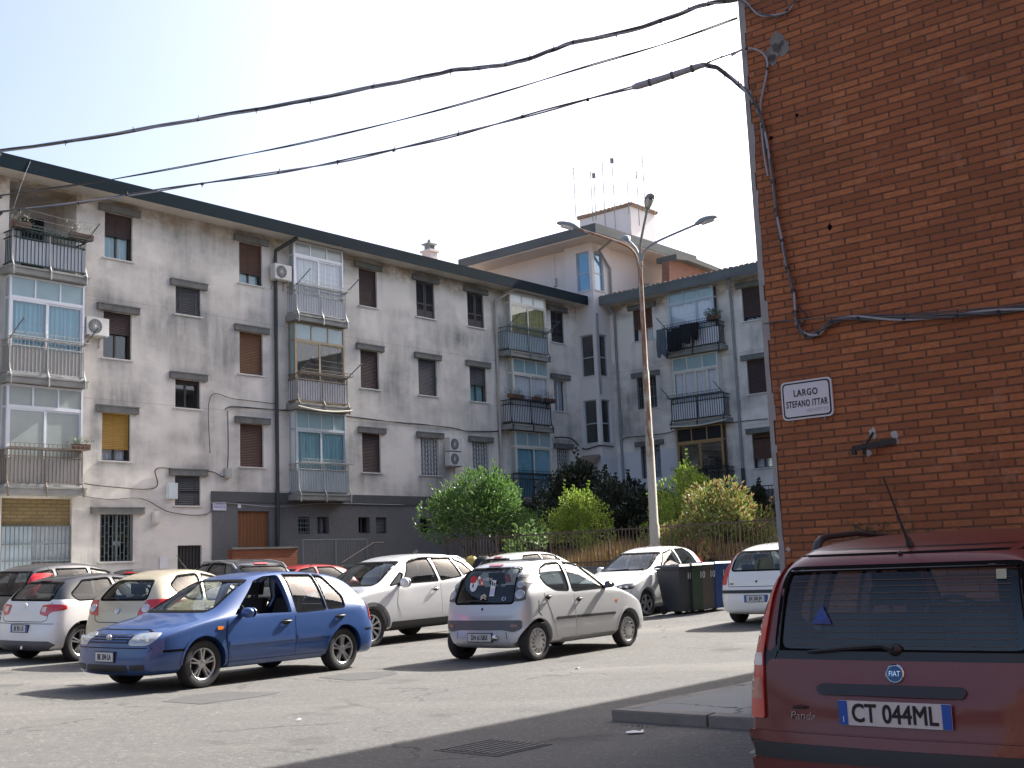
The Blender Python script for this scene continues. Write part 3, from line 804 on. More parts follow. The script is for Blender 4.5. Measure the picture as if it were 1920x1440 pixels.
def silver_city():
    k = dict(L=3.435, W=1.63, H=1.465, WB=2.34, FO=.70, wr=.279, tw=.165, nose=.68, cowl=(.86, .97), wst=(1.62, 1.375), rend=(3.10, 1.40), tgl=(3.36, .84), beltr=.98, wt=.70, round=1.3,
             win=[[(1.24, .965), (1.66, 1.325), (1.85, 1.385), (2.08, 1.395), (2.15, .955)], [(2.23, .965), (2.15, 1.395), (2.45, 1.39), (2.68, 1.33), (2.80, 1.20), (2.74, 1.08), (2.56, .99)]],
             ws=[(-.62, 1.0), (-.52, 1.345), (.52, 1.345), (.62, 1.0)], rw=[(-.58, .84), (-.545, 1.12), (-.51, 1.345), (.51, 1.345), (.545, 1.12), (.58, .84)], wround=.06)
    o, rz = pose(k, [(wheelpt(k, 'r', 'r'), (1005, 1240), 1), (wheelpt(k, 'f', 'r'), (1178, 1213), 1), (wheelpt(k, 'r', 'l'), (866, 1238), .6), ((-1.40, 0, 1.40), (925, 1062), .6)], 38, (.5, 18.5))
    c = Car(k, 'parked_car', 'small silver five-door hatchback with all-glass tailgate, a white sticker on its rear window', o, rz, M['silver'])
    seat_on_ground(c)
    c.windows(rw_glass=M['glassdark'])
    c.wheels('cover', .195, n=12); c.interior()
    d = c.patch('door', 'right', [(1.10, .92), (2.14, .925), (2.14, .30), (1.14, .30), (1.06, .55)], M['silver'], .004, .06)
    c.handle('right', (2.03, .83), M['plastic'], d, L=.13)
    d2 = c.patch('door', 'right', [(2.155, .925), (2.60, .93), (2.86, .98), (2.70, .60), (2.60, .30), (2.155, .30)], M['silver'], .004, .05)
    c.handle('right', (2.78, .90), M['plastic'], d2, L=.13)
    for dd, P in ((d, [(1.10, .56), (2.13, .575)]), (d2, [(2.165, .575), (2.62, .58)])):
        mb = MB(); c.strip_mb(mb, 'right', P, .04, False, .012, thick=.02); mb.build('door_molding', M['plastic'], dd, 40)
    for dd in ('left',):
        c.patch('door', dd, [(1.10, .92), (2.14, .925), (2.14, .30), (1.14, .30), (1.06, .55)], M['silver'], .004, .06)
    mb = MB(); c.strip_mb(mb, 'right', [(1.06, .255), (2.45, .255)], .06, False, .018, thick=.03); mb.build('sill', M['silver'], c.root, 40)
    for sd in ('left', 'right'): c.mirror(sd, (1.30, .96), M['plastic'], (.075, .085, .065))
    c.patch('side_indicator', 'right', [(1.0, .74), (1.0, .77), (1.06, .77), (1.06, .74)], M['amber'], .008, .01)
    # tail
    for sg in (1, -1):
        sd = 'left' if sg > 0 else 'right'
        # dark lamp pods run up the pillars
        pod = c.patch('tail_light', 'rear', [(sg * .585, .86), (sg * .555, 1.12), (sg * .55, 1.24), (sg * .64, 1.24), (sg * .70, 1.10), (sg * .75, .88)], M['greyplastic'], .008, .03, .04)
        for y, z, r in ((.655, .965, .075), (.625, 1.10, .058)):
            p, n = c.hit('rear', sg * y, z); p = p + n * .012
            mb = MB(frame_T(p, Vector((0, -1, 0)), (0, 0, 1)) if False else Matrix.Translation(p) @ n.to_track_quat('Z', 'Y').to_matrix().to_4x4())
            mb.lathe([(r, -.012), (r * .97, .003), (r * .75, .010), (0, .013)], 20, 2)
            mb.build('lamp_bulb', M['lamp'], pod, 50)
    b = c.patch('bumper_trim', 'rear', [(-.72, .48), (-.72, .60), (.72, .60), (.72, .48), (.60, .43), (.42, .46), (-.42, .46), (-.60, .43)], M['greyplastic'], .008, .04)
    for sg in (1, -1): c.patch('fog_light', 'rear', [(sg * .55, .50), (sg * .55, .545), (sg * .67, .545), (sg * .67, .50)], M['reddark'], .014, .015, parent=b)
    c.plate('rear', (.0, .355), .45, .11, 'DH 615BX', False, sx=.72)
    p, n = c.hit('rear', -.30, .36); mb = MB(); mb.ball(p + n * .03, .05); mb.build('tow_ball', M['chrome'], c.root, 60)
    c.strips('bumper_seam', [('rear', [(-.50, .27), (-.47, .43)]), ('rear', [(.50, .27), (.47, .43)]), ('right', [(3.0, .86), (3.03, .70), (2.93, .60)])], M['gap'], .010)
    # bright bar under the roof edge, third brake light, wiper, badge, lock
    c.patch('brake_light', 'rear', [(-.13, 1.375), (-.13, 1.395), (.13, 1.395), (.13, 1.375)], M['red'], .012, .006)
    p, n = c.hit('rear', .0, .76); mb = MB(); mb.ball(p, (.012, .02, .02)); mb.build('boot_lock', M['gap'], c.root, 40)
    mb = MB(); q = [c.hit('rear', y, z)[0] + Vector((-.018, 0, 0)) for y, z in ((.02, .90), (-.10, .925), (-.24, .91), (-.36, .90))]
    for zz in (0, .034):
        a, b_, d_ = [c.hit('rear', y, .90 + zz + dz)[0] + Vector((-.012, 0, 0)) for y, dz in ((.055, 0), (0, .04), (-.055, 0))]
        mb.bar(a, b_, .016, .01); mb.bar(b_, d_, .016, .01)
    mb.build('emblem', M['chrome'], c.root, 40)
    mb = MB(); q = [c.hit('rear', y, z)[0] + Vector((-.02, 0, 0)) for y, z in ((.30, .875), (.10, .885), (-.12, .865))]; mb.tube(q, [.012, .010, .008], 6); mb.build('wiper', M['plastic'], c.root, 40)
    p, n = c.hit('rear', -.40, .905)
    text_mesh('badge_lettering', 'C1', .075, M['chrome'], c.root, frame_T(p + Vector((-.015, 0, 0)), (0, -1, 0), Vector((.35, 0, .94))), .004)
    # stickers
    p, n = c.hit('rear', -.14, 1.06)
    T = frame_T(p + n * .006, (0, -1, .0), Vector((.3, -.08, .95)))
    mb = MB(T); mb.box(-.045, .045, -.12, .12, 0, .002); st = mb.build('window_sticker', M['whitepaint'], c.root)
    mb = MB(T); mb.box(-.035, -.005, .04, .10, .002, .003); mb.box(.008, .034, .035, .08, .002, .003); mb.build('sticker_print', M['ink'], st)
    mb = MB(T); mb.box(-.035, .035, -.10, -.01, .002, .0026); mb.build('sticker_print', simple('lilac_print', (.55, .5, .68), .6), st)
    p, n = c.hit('rear', .27, 1.14); T = frame_T(p + n * .006, (0, -1, .0), Vector((.3, 0, .95)))
    mb = MB(T); mb.prism([(.075 * math.cos(t) + .01, .10 * math.sin(t) - .03) for t in [2 * PI * i / 20 for i in range(20)]], 2, 0, .002); st = mb.build('window_sticker', M['whitepaint'], c.root)
    mb = MB(T); mb.prism([(.065 * math.cos(t) - .01, .06 * math.sin(t) + .055) for t in [2 * PI * i / 20 for i in range(20)]], 2, .002, .0035); mb.build('sticker_print', M['red'], st)
    mb = MB(T); mb.prism([(.014 * math.cos(t), .03 * math.sin(t) - .04) for t in [2 * PI * i / 12 for i in range(12)]], 2, .003, .0045); mb.build('sticker_print', M['ink'], st)
    p, n = c.hit('rear', .0, 1.19)
    text_mesh('window_lettering', 'P.ZEDA', .055, M['whitepaint'], c.root, frame_T(p + n * .005, (0, -1, 0), Vector((.3, 0, .95))), .0006)
    # sunroof line
    c.patch('sunroof', 'top', [(1.85, -.42), (1.85, .42), (2.65, .42), (2.65, -.42)], M['black'], .006, .06, .1)
    c.strips('arch_lip', [('right', [(c.X0 - ax + .335 * math.cos(t), .29 + .335 * math.sin(t)) for t in [PI * i / 18 for i in range(19)]], {'w': .03}) for ax in (1.17, -1.17)], M['silver'], .03, .008)
    return c

def white_suv():
    k = dict(L=4.275, W=1.775, H=1.65, WB=2.555, FO=.92, wr=.342, tw=.215, zb=.24, arch=.39, nose=.86, cowl=(1.04, 1.05), wst=(1.86, 1.545), rend=(3.82, 1.56), tgl=(4.13, 1.08), beltr=1.15, wt=.70,
             win=[[(1.76, 1.10), (1.94, 1.30), (2.08, 1.49), (2.40, 1.545), (2.66, 1.55), (2.72, 1.11)], [(2.80, 1.12), (2.75, 1.55), (3.30, 1.535), (3.42, 1.17)], [(3.47, 1.19), (3.37, 1.52), (3.62, 1.44), (3.78, 1.25)], [(1.42, 1.07), (1.70, 1.11), (1.86, 1.28), (1.80, 1.31)]],
             ws=[(-.70, 1.10), (-.56, 1.51), (.56, 1.51), (.70, 1.10)], rw=[(-.55, 1.14), (-.48, 1.47), (.48, 1.47), (.55, 1.14)], wround=.03)
    o, rz = pose(k, [(wheelpt(k, 'f', 'l'), (703, 1214), 1), ((k['WB'] / 2 - 1.80, .85, 1.12), (787, 1096), .0), ((k['WB'] / 2 - 2.9, .0, 1.62), (866, 1046), .5), ((k['WB'] / 2 - 1.05, .55, 1.55), (735, 1046), .5), ((k['WB'] / 2 - 2.76 + .92, .87, 1.0), (808, 1100), .7)], 208, (-1.8, 22))
    c = Car(k, 'parked_car', 'white crossover behind the blue hatchback, black lower cladding and dark-spoked alloys', o, rz, M['pearl'])
    seat_on_ground(c)
    c.windows(glass=M['glassdark'], ws_glass=M['glass'])
    c.wheels('turbine', .245, n=10); c.interior()
    for sd in ('left', 'right'):
        d = c.patch('door', sd, [(1.62, 1.04), (2.745, 1.075), (2.745, .46), (1.66, .46), (1.56, .75)], M['pearl'], .004, .06)
        c.handle(sd, (2.60, .97), M['chrome'], d)
        d2 = c.patch('door', sd, [(2.76, 1.075), (3.62, 1.12), (3.52, .85), (3.20, .62), (3.05, .46), (2.76, .46)], M['pearl'], .004, .05)
        c.handle(sd, (3.48, 1.03), M['chrome'], d2)
        c.mirror(sd, (1.66, 1.07), M['pearl'], (.10, .12, .11))
        c.patch('cladding', sd, [(1.40, .24), (1.42, .42), (3.02, .42), (3.02, .24)], M['plastic'], .014, .03)
        mb = MB()
        for ax in (k['WB'] / 2, -k['WB'] / 2):
            mb = MB(); c.strip_mb(mb, sd, [(c.X0 - ax + .415 * math.cos(t), .352 + .415 * math.sin(t)) for t in [PI * (i - 1) / 18 for i in range(21)]], .07, False, .012, thick=.03)
            mb.build('arch_trim', M['greyplastic'], c.root, 40)
        mb = MB(); sg = 1 if sd == 'left' else -1
        q = [c.hit('top', c.X0 - s_, sg * y)[0] + Vector((0, 0, dz)) for s_, y, dz in ((2.15, .60, 0), (2.30, .60, .035), (3.0, .60, .04), (3.55, .58, .035), (3.72, .56, 0))]
        mb.tube(q, .016, 8); mb.build('roof_rail', M['alloy'], c.root, 60)
        c.patch('headlight', sd, [(.12, .72), (.15, .86), (.62, .93), (.55, .80)], M['lamp'], .008, .03, .05)
        c.patch('tail_light', sd, [(3.92, .90), (3.90, 1.10), (4.20, 1.06), (4.20, .90)], M['red'], .008, .03, .05)
    c.patch('spoiler', 'top', [(3.68, -.56), (3.68, .56), (3.86, .54), (3.86, -.54)], M['pearl'], .03, .04, skirt=.05)
    mb = MB(); p, n = c.hit('top', c.X0 - 2.9, 0); mb.bar(p, p + Vector((-.12, 0, .06)), .03, .05); mb.build('aerial', M['plastic'], c.root, 40)
    # things on the dashboard behind the windscreen
    mb = MB(); x = c.X0 - 1.5
    for y, z, r, in ((-.35, 1.10, .06), (-.22, 1.12, .07), (-.1, 1.09, .05)): mb.ball((x, y, z), (r, r * 1.3, r))
    mb.build('dashboard_toy', simple('toy_pink', (.4, .18, .16), .8, var=.6, scale=9), c.root, 60)
    return c

def white_black_roof():
    k = dict(L=3.95, W=1.715, H=1.46, WB=2.46, FO=.83, wr=.31, tw=.205, nose=.72, cowl=(1.10, .97), wst=(1.95, 1.37), rend=(3.48, 1.36), tgl=(3.80, .99), beltr=1.0, wt=.68,
             win=[[(1.50, .96), (2.02, 1.33), (2.55, 1.385), (2.50, 1.12), (2.30, .95)], [(2.60, 1.02), (2.62, 1.385), (3.15, 1.345), (3.48, 1.12), (3.40, 1.01)]],
             ws=[(-.62, 1.0), (-.52, 1.335), (.52, 1.335), (.62, 1.0)], rw=[(-.58, 1.02), (-.50, 1.31), (.50, 1.31), (.58, 1.02)], wround=.05)
    o, rz = pose(k, [(wheelpt(k, 'r', 'r'), (150, 1252), 1), (wheelpt(k, 'r', 'l'), (72, 1246), .8), ((-k['WB'] / 2 - .62, 0, .62), (52, 1194), .4), ((0.1, 0, 1.45), (190, 1082), .8)], 33, (-7.0, 19.9))
    c = Car(k, 'parked_car', 'white three-door hatchback with a black roof, right of the dark people carrier', o, rz, M['white'])
    seat_on_ground(c)
    bm = bmesh.new(); bm.from_mesh(c.body.data)
    bmesh.ops.bisect_plane(bm, geom=bm.verts[:] + bm.edges[:] + bm.faces[:], plane_co=(0, 0, .985), plane_no=(.03, 0, 1), dist=1e-5)
    for f in bm.faces:
        q = f.calc_center_median()
        if f.material_index == 0 and q.z + .03 * q.x > .985 and q.x < .42: f.material_index = 3
    bm.to_mesh(c.body.data); bm.free(); c.body.data.polygons.foreach_set('use_smooth', [True] * len(c.body.data.polygons)); c.body.data.set_sharp_from_angle(angle=R(38))
    c.body.data.materials.append(M['black'])
    c.windows(glass=M['glassdark'])
    c.wheels('double', .225, n=5, mat=M['alloy']); c.interior()
    d = c.patch('door', 'right', [(1.36, .90), (2.62, .93), (2.60, .32), (1.40, .32), (1.30, .55)], M['white'], .004, .06); c.handle('right', (2.48, .83), M['chrome'], d)
    c.mirror('right', (1.62, .95), M['black']); c.mirror('left', (1.62, .95), M['black'])
    for sg in (1, -1):
        t = c.patch('tail_light', 'rear', [(sg * .42, .80), (sg * .43, .94), (sg * .62, .955), (sg * .80, .95), (sg * .82, .86), (sg * .66, .83), (sg * .58, .76)], M['red'], .010, .03, .04)
        c.patch('reversing_light', 'rear', [(sg * .46, .83), (sg * .46, .91), (sg * .56, .91), (sg * .56, .83)], M['clearlens'], .018, .015, .04, parent=t)
    c.plate('rear', (.0, .56), .45, .11, 'EK 951 LX', True, sx=.60)
    c.patch('diffuser', 'rear', [(-.78, .30), (-.70, .36), (.70, .36), (.78, .30), (.60, .20), (-.60, .20)], M['greyplastic'], .010, .03)
    mb = MB(); p, n = c.hit('rear', -.1, .25); mb.tube([p + Vector((.05, 0, 0)), p + Vector((-.03, 0, 0))], .03, 12); mb.build('exhaust', M['chrome'], c.root, 40)
    c.strips('panel_seam', [('rear', [(-.62, .98), (-.60, .70), (-.50, .67), (.50, .67), (.60, .70), (.62, .98)]), ('rear', [(-.80, .64), (.80, .64)])], M['gap'], .010)
    p, n = c.hit('rear', 0, .92); mb = MB()
    for zz in (0, .04):
        mb.bar(p + Vector((-.01, .055, zz - .03)), p + Vector((-.01, 0, zz + .01)), .016, .01); mb.bar(p + Vector((-.01, 0, zz + .01)), p + Vector((-.01, -.055, zz - .03)), .016, .01)
    mb.build('emblem', M['chrome'], c.root, 40)
    mb = MB(); p, n = c.hit('top', c.X0 - 3.3, 0); mb.tube([p, p + Vector((-.03, 0, .03)), p + Vector((-.16, 0, .20))], [.012, .007, .003], 6); mb.build('aerial', M['plastic'], c.root, 40)
    c.patch('brake_light', 'rear', [(-.14, 1.33), (-.14, 1.345), (.14, 1.345), (.14, 1.33)], M['reddark'], .010, .004)
    return c

def beige_car():
    k = dict(L=3.62, W=1.658, H=1.505, WB=2.30, FO=.73, wr=.285, tw=.19, nose=.74, cowl=(1.02, 1.0), wst=(1.78, 1.40), rend=(3.12, 1.37), tgl=(3.47, 1.0), beltr=1.06, wt=.68,
             win=[[(1.42, 1.0), (1.86, 1.36), (2.25, 1.43), (2.35, .99)], [(2.43, 1.0), (2.33, 1.43), (2.75, 1.40), (3.02, 1.25), (2.95, 1.10), (2.75, 1.02)]],
             ws=[(-.62, 1.03), (-.52, 1.365), (.52, 1.365), (.62, 1.03)], rw=[(-.52, 1.03), (-.46, 1.20), (-.40, 1.33), (.40, 1.33), (.46, 1.20), (.52, 1.03)], wround=.06)
    o, rz = pose(k, [((-k['WB'] / 2 - .60, 0, .86), (212, 1147), 1), ((-k['WB'] / 2 - .50, -.57, .90), (266, 1145), 1), ((-.1, 0, 1.5), (340, 1073), .5)], 34, (-4.9, 19.4))
    c = Car(k, 'parked_car', 'beige rounded three-door car between the white black-roofed hatchback and the blue hatchback', o, rz, M['beige'])
    seat_on_ground(c)
    c.windows(glass=M['glassdark']); c.wheels('five', .20); c.interior(False)
    d = c.patch('door', 'right', [(1.28, .95), (2.40, .96), (2.38, .32), (1.30, .32), (1.22, .6)], M['beige'], .004, .06); c.handle('right', (2.28, .86), M['beige'], d)
    for sg in (1, -1):
        t = c.patch('tail_light', 'rear', [(sg * .42, .78), (sg * .50, .96), (sg * .62, 1.02), (sg * .80, 1.04), (sg * .80, .90), (sg * .62, .80)], M['red'], .012, .05, .035)
        p, n = c.hit('rear', sg * .57, .90); mb = MB(Matrix.Translation(p + n * .014) @ n.to_track_quat('Z', 'Y').to_matrix().to_4x4()); mb.lathe([(.075, -.01), (.07, .008), (.045, .016), (0, .02)], 20); mb.build('lamp_bulb', M['clearlens'], t, 50)
        sd = 'left' if sg > 0 else 'right'
        c.patch('tail_light', sd, [(3.14, .98), (3.12, 1.05), (3.42, 1.03), (3.46, .90), (3.30, .90)], M['red'], .012, .03, .035)
    p, n = c.hit('rear', .0, .86); mb = MB(Matrix.Translation(p + n * .008) @ n.to_track_quat('Z', 'Y').to_matrix().to_4x4()); mb.lathe([(.05, 0), (.05, .01), (.04, .012), (0, .012)], 24); mb.build('emblem', M['chrome'], c.root, 40)
    c.plate('rear', (.0, .52), .45, .11, 'EB 207 TN', True, sx=.60)
    c.strips('panel_seam', [('rear', [(-.52, 1.0), (-.50, .72), (-.40, .68), (.40, .68), (.50, .72), (.52, 1.0)])], M['gap'], .010)
    mb = MB(); q = [c.hit('rear', y, z)[0] + Vector((-.02, 0, 0)) for y, z in ((.05, 1.04), (.18, 1.06), (.38, 1.05))]; mb.tube(q, .010, 6); mb.build('wiper', M['plastic'], c.root, 40)
    mb = MB(); p, n = c.hit('top', c.X0 - 1.95, 0); mb.tube([p, p + Vector((-.05, 0, .05)), p + Vector((-.30, 0, .28))], [.012, .006, .003], 6); mb.build('aerial', M['plastic'], c.root, 40)
    c.mirror('right', (1.5, .98), M['beige'])
    return c

def dark_carrier():
    k = dict(L=3.93, W=1.70, H=1.66, WB=2.51, FO=.80, wr=.30, tw=.19, nose=.82, cowl=(.95, 1.07), wst=(1.78, 1.52), rend=(3.60, 1.56), tgl=(3.84, 1.02), wt=.72,
             win=[[(1.35, 1.08), (1.85, 1.48), (2.3, 1.55), (2.3, 1.07)], [(2.38, 1.07), (2.38, 1.55), (3.1, 1.54), (3.1, 1.07)], [(3.18, 1.08), (3.18, 1.53), (3.5, 1.48), (3.6, 1.10)]],
             ws=[(-.64, 1.1), (-.54, 1.49), (.54, 1.49), (.64, 1.1)], rw=[(-.58, 1.05), (-.52, 1.49), (.52, 1.49), (.58, 1.05)], wround=.04)
    o, rz = pose(k, [((-k['WB'] / 2 - .55, -.72, 1.45), (56, 1092), 1), ((-k['WB'] / 2 - .60, -.76, .85), (28, 1160), 1)], 30, (-8.9, 24.6))
    o = Vector((-9.0, 24.2, zg(-9.0, 24.2))); rz = math.atan2(math.cos(R(31)), math.sin(R(31)))
    c = Car(k, 'parked_car', 'dark people carrier cut by the left edge, tall narrow red tail light', o, rz, M['darkgrey'])
    seat_on_ground(c)
    c.windows(glass=M['glassdark']); c.wheels('five', .20); c.interior(False)
    for sg in (1, -1):
        c.patch('tail_light', 'rear', [(sg * .64, .80), (sg * .60, 1.15), (sg * .56, 1.46), (sg * .63, 1.46), (sg * .74, 1.15), (sg * .80, .80)], M['red'], .012, .03, .05)
    c.patch('door', 'right', [(2.36, 1.03), (3.14, 1.03), (3.0, .66), (2.9, .32), (2.36, .32)], M['darkgrey'], .004, .05)
    c.plate('rear', (.0, .72), .45, .11, 'DK 418 FA', True, sx=.60)
    c.patch('bumper_trim', 'rear', [(-.78, .42), (-.78, .52), (.78, .52), (.78, .42)], M['plastic'], .012, .03)
    c.strips('panel_seam', [('rear', [(-.60, 1.0), (-.60, .60), (.60, .60), (.60, 1.0)])], M['gap'], .01)
    return c

def far_hatch(name, label, mat, corr, az0, p0, big=0.0, rails=False, glass=None, extra=None, k2=None, lv=2):
    k = dict(L=4.05, W=1.74, H=1.45 + big, WB=2.52, FO=.82, wr=.30 + big * .15, tw=.20, zb=.19 + big * .15, nose=.72 + big * .4, cowl=(1.14, .97 + big * .5), wst=(1.95, 1.37 + big), rend=(3.56, 1.37 + big), tgl=(3.90, .98 + big * .55), wt=.68,
             win=[[(1.55, .98 + big * .55), (2.05, 1.325 + big), (2.5, 1.38 + big), (2.5, .97 + big * .55)], [(2.58, .98 + big * .55), (2.58, 1.38 + big), (3.12, 1.365 + big), (3.50, 1.06 + big * .7), (3.40, 1.0 + big * .55)]],
             ws=[(-.62, 1.0 + big * .55), (-.52, 1.335 + big), (.52, 1.335 + big), (.62, 1.0 + big * .55)], rw=[(-.54, 1.02 + big * .55), (-.48, 1.31 + big), (.48, 1.31 + big), (.54, 1.02 + big * .55)], wround=.05)
    if k2: k.update(k2)
    corr = [((k['WB'] / 2 + k['FO'] - s_, y, z), px, w) for (s_, y, z), px, w in corr]
    o, rz = pose(k, corr, az0, p0)
    c = Car(k, name, label, o, rz, mat, lv=lv)
    seat_on_ground(c)
    c.windows(glass=glass or M['glassdark']); c.wheels('five', .20); c.interior(False)
    for sd in ('left', 'right'):
        d = c.patch('door', sd, [(1.44, .91 + big * .5), (2.53, .92 + big * .5), (2.53, .32), (1.42, .32), (1.36, .55)], mat, .004, .06); c.handle(sd, (2.40, .82 + big * .5), mat, d)
        d = c.patch('door', sd, [(2.55, .92 + big * .5), (3.45, .94 + big * .5), (3.3, .66), (3.06, .42), (3.0, .32), (2.55, .32)], mat, .004, .05); c.handle(sd, (3.36, .84 + big * .5), mat, d)
        c.mirror(sd, (1.66, .96 + big * .5), mat)
        sg = 1 if sd == 'left' else -1
        c.patch('headlight', 'front', [(sg * .46, .58 + big * .3), (sg * .46, .68 + big * .35), (sg * .74, .72 + big * .35), (sg * .76, .62 + big * .3)], M['lamp'], .01, .03, .05)
        c.patch('tail_light', 'rear', [(sg * .56, .74 + big * .4), (sg * .58, .94 + big * .5), (sg * .74, .94 + big * .5), (sg * .80, .74 + big * .4)], M['red'], .010, .03, .04)
        if rails:
            q = [c.hit('top', c.X0 - s_, sg * .55)[0] + Vector((0, 0, dz)) for s_, dz in ((2.1, 0), (2.25, .05), (2.9, .055), (3.4, .05), (3.55, 0))]
            mb = MB(); mb.tube(q, .018, 8); mb.build('roof_rail', M['alloy'] if rails == 1 else M['plastic'], c.root, 60)
    c.patch('brake_light', 'rear', [(-.14, k['rend'][1] - .035), (-.14, k['rend'][1] - .012), (.14, k['rend'][1] - .012), (.14, k['rend'][1] - .035)], M['red'], .014, .006)
    c.strips('panel_seam', [('rear', [(-.60, .95 + big * .5), (-.58, .62), (.58, .62), (.60, .95 + big * .5)]), ('front', [(-.8, .52), (.8, .52)])], M['gap'], .01)
    if extra: extra(c)
    return c

def punto_spec(**kw):
    k = dict(L=3.84, W=1.66, H=1.48, WB=2.46, FO=.74, wr=.288, tw=.175, nose=.70, cowl=(1.06, .975), wst=(1.85, 1.385), rend=(3.44, 1.385), tgl=(3.70, .98), wt=.70,
             win=[[(1.46, .985), (1.95, 1.335), (2.38, 1.40), (2.40, .965)], [(2.49, .965), (2.47, 1.40), (2.98, 1.395), (3.13, 1.28), (3.20, .98)]],
             ws=[(-.63, 1.0), (-.54, 1.35), (.54, 1.35), (.63, 1.0)], rw=[(-.56, 1.0), (-.50, 1.345), (.50, 1.345), (.56, 1.0)], wround=.04)
    k.update(kw); return k

def white_facing():
    k = punto_spec()
    f = lambda s_, y, z: (k['WB'] / 2 + k['FO'] - s_, y, z)
    o, rz = pose(k, [(wheelpt(k, 'f', 'l'), (1211, 1151), 1), (f(1.15, .68, 1.0), (1225, 1073), .6), (f(1.15, -.68, 1.0), (1128, 1073), .6), (f(2.6, 0, 1.47), (1235, 1029), .5)], 205, (3.5, 27.5))
    c = Car(k, 'parked_car', 'white five-door hatchback facing us beside the wheelie bins', o, rz, M['white'])
    seat_on_ground(c)
    c.windows(); c.wheels('five', .19, steer=-.12); c.interior()
    d = c.patch('door', 'left', [(1.36, .92), (2.43, .92), (2.43, .32), (1.38, .32), (1.30, .55)], M['white'], .004, .06); c.handle('left', (2.30, .82), M['white'], d)
    d = c.patch('door', 'left', [(2.445, .92), (3.22, .93), (3.1, .66), (2.95, .42), (2.9, .32), (2.445, .32)], M['white'], .004, .05); c.handle('left', (3.1, .84), M['white'], d)
    for sd in ('left', 'right'): c.mirror(sd, (1.56, .96), M['white'])
    for sg in (1, -1):
        h = c.patch('headlight', 'front', [(sg * .40, .60), (sg * .42, .70), (sg * .56, .735), (sg * .75, .735), (sg * .76, .63)], M['plastic'], .010, .03, .05)
        for y in (.52, .65):
            p, n = c.hit('front', sg * y, .668); mb = MB(); mb.lathe([(.05, .012), (.04, .02), (0, .024)], 18, 0, (p.x, sg * y, .668)); mb.build('lamp_bowl', M['lampin'], h, 40)
        sd = 'left' if sg > 0 else 'right'
        c.patch('tail_light', sd, [(3.44, .95), (3.38, 1.36), (3.46, 1.36), (3.64, .95)], M['red'], .008, .02, .05)
    c.patch('grille', 'front', [(-.36, .62), (-.36, .68), (.36, .68), (.36, .62)], M['plastic'], .008, .02)
    c.patch('lower_grille', 'front', [(-.40, .28), (-.38, .40), (.38, .40), (.40, .28)], M['plastic'], .008, .02)
    c.plate('front', (0, .47), .36, .11, 'CG 528 RP', False, sx=.62)
    c.strips('panel_seam', [('front', [(-.8, .57), (.8, .57)])], M['gap'], .012)
    for y in (.35, -.25):
        mb = MB(); q = [c.hit('front', y + t * .42, 1.005 + t * .02)[0] + Vector((.02, 0, 0)) for t in (0, .5, 1)]; mb.tube(q, .010, 6); mb.build('wiper', M['plastic'], c.root, 40)
    mb = MB(); p, n = c.hit('top', c.X0 - 2.1, 0); mb.tube([p, p + Vector((-.05, 0, .02)), p + Vector((-.40, 0, .10))], [.012, .006, .003], 6); mb.build('aerial', M['plastic'], c.root, 40)
    return c

def white_rear():
    k = punto_spec()
    f = lambda s_, y, z: (k['WB'] / 2 + k['FO'] - s_, y, z)
    o, rz = pose(k, [(wheelpt(k, 'r', 'l'), (1384, 1153), 1), (f(3.80, .0, .55), (1414, 1125), 1), (f(3.42, 0, 1.40), (1430, 1026), .6), (f(3.60, .76, .90), (1367, 1082), .6)], 24, (6, 27.5))
    c = Car(k, 'parked_car', 'white hatchback seen from behind, half hidden by the brick wall', o, rz, M['white'])
    seat_on_ground(c)
    c.windows(); c.wheels('steel', .19); c.interior(False)
    for sg in (1, -1):
        c.patch('tail_light', 'rear', [(sg * .66, .74), (sg * .59, 1.05), (sg * .555, 1.37), (sg * .60, 1.37), (sg * .70, 1.05), (sg * .79, .74)], M['red'], .012, .03, .04)
    c.plate('rear', (.0, .49), .45, .11, 'BX 500 JM', True, sx=.60)
    c.patch('bumper_trim', 'rear', [(-.78, .585), (-.78, .645), (.78, .645), (.78, .585)], M['plastic'], .012, .02)
    c.strips('panel_seam', [('rear', [(-.62, .98), (-.60, .71), (.60, .71), (.62, .98)])], M['gap'], .01)
    p, n = c.hit('rear', 0, .80); mb = MB(); mb.ball(p, (.012, .022, .022)); mb.build('boot_lock', M['gap'], c.root, 40)
    mb = MB(); q = [c.hit('rear', y, z)[0] + Vector((-.02, 0, 0)) for y, z in ((0, .99), (0, 1.06), (-.02, 1.2))]; mb.tube(q, .011, 6); mb.build('wiper', M['plastic'], c.root, 40)
    p, n = c.hit('rear', .52, .76); text_mesh('badge_lettering', 'FIAT', .05, M['ink'], c.root, frame_T(p + n * .004, (0, -1, 0), n.cross(Vector((0, -1, 0)))), .003)
    mb = MB(); x = c.X0 - 2.9; mb.ball((x, .25, 1.05), (.2, .2, .18)); mb.build('parcel', simple('yellow_bag', (.6, .45, .02), .6), c.root, 60)
    return c

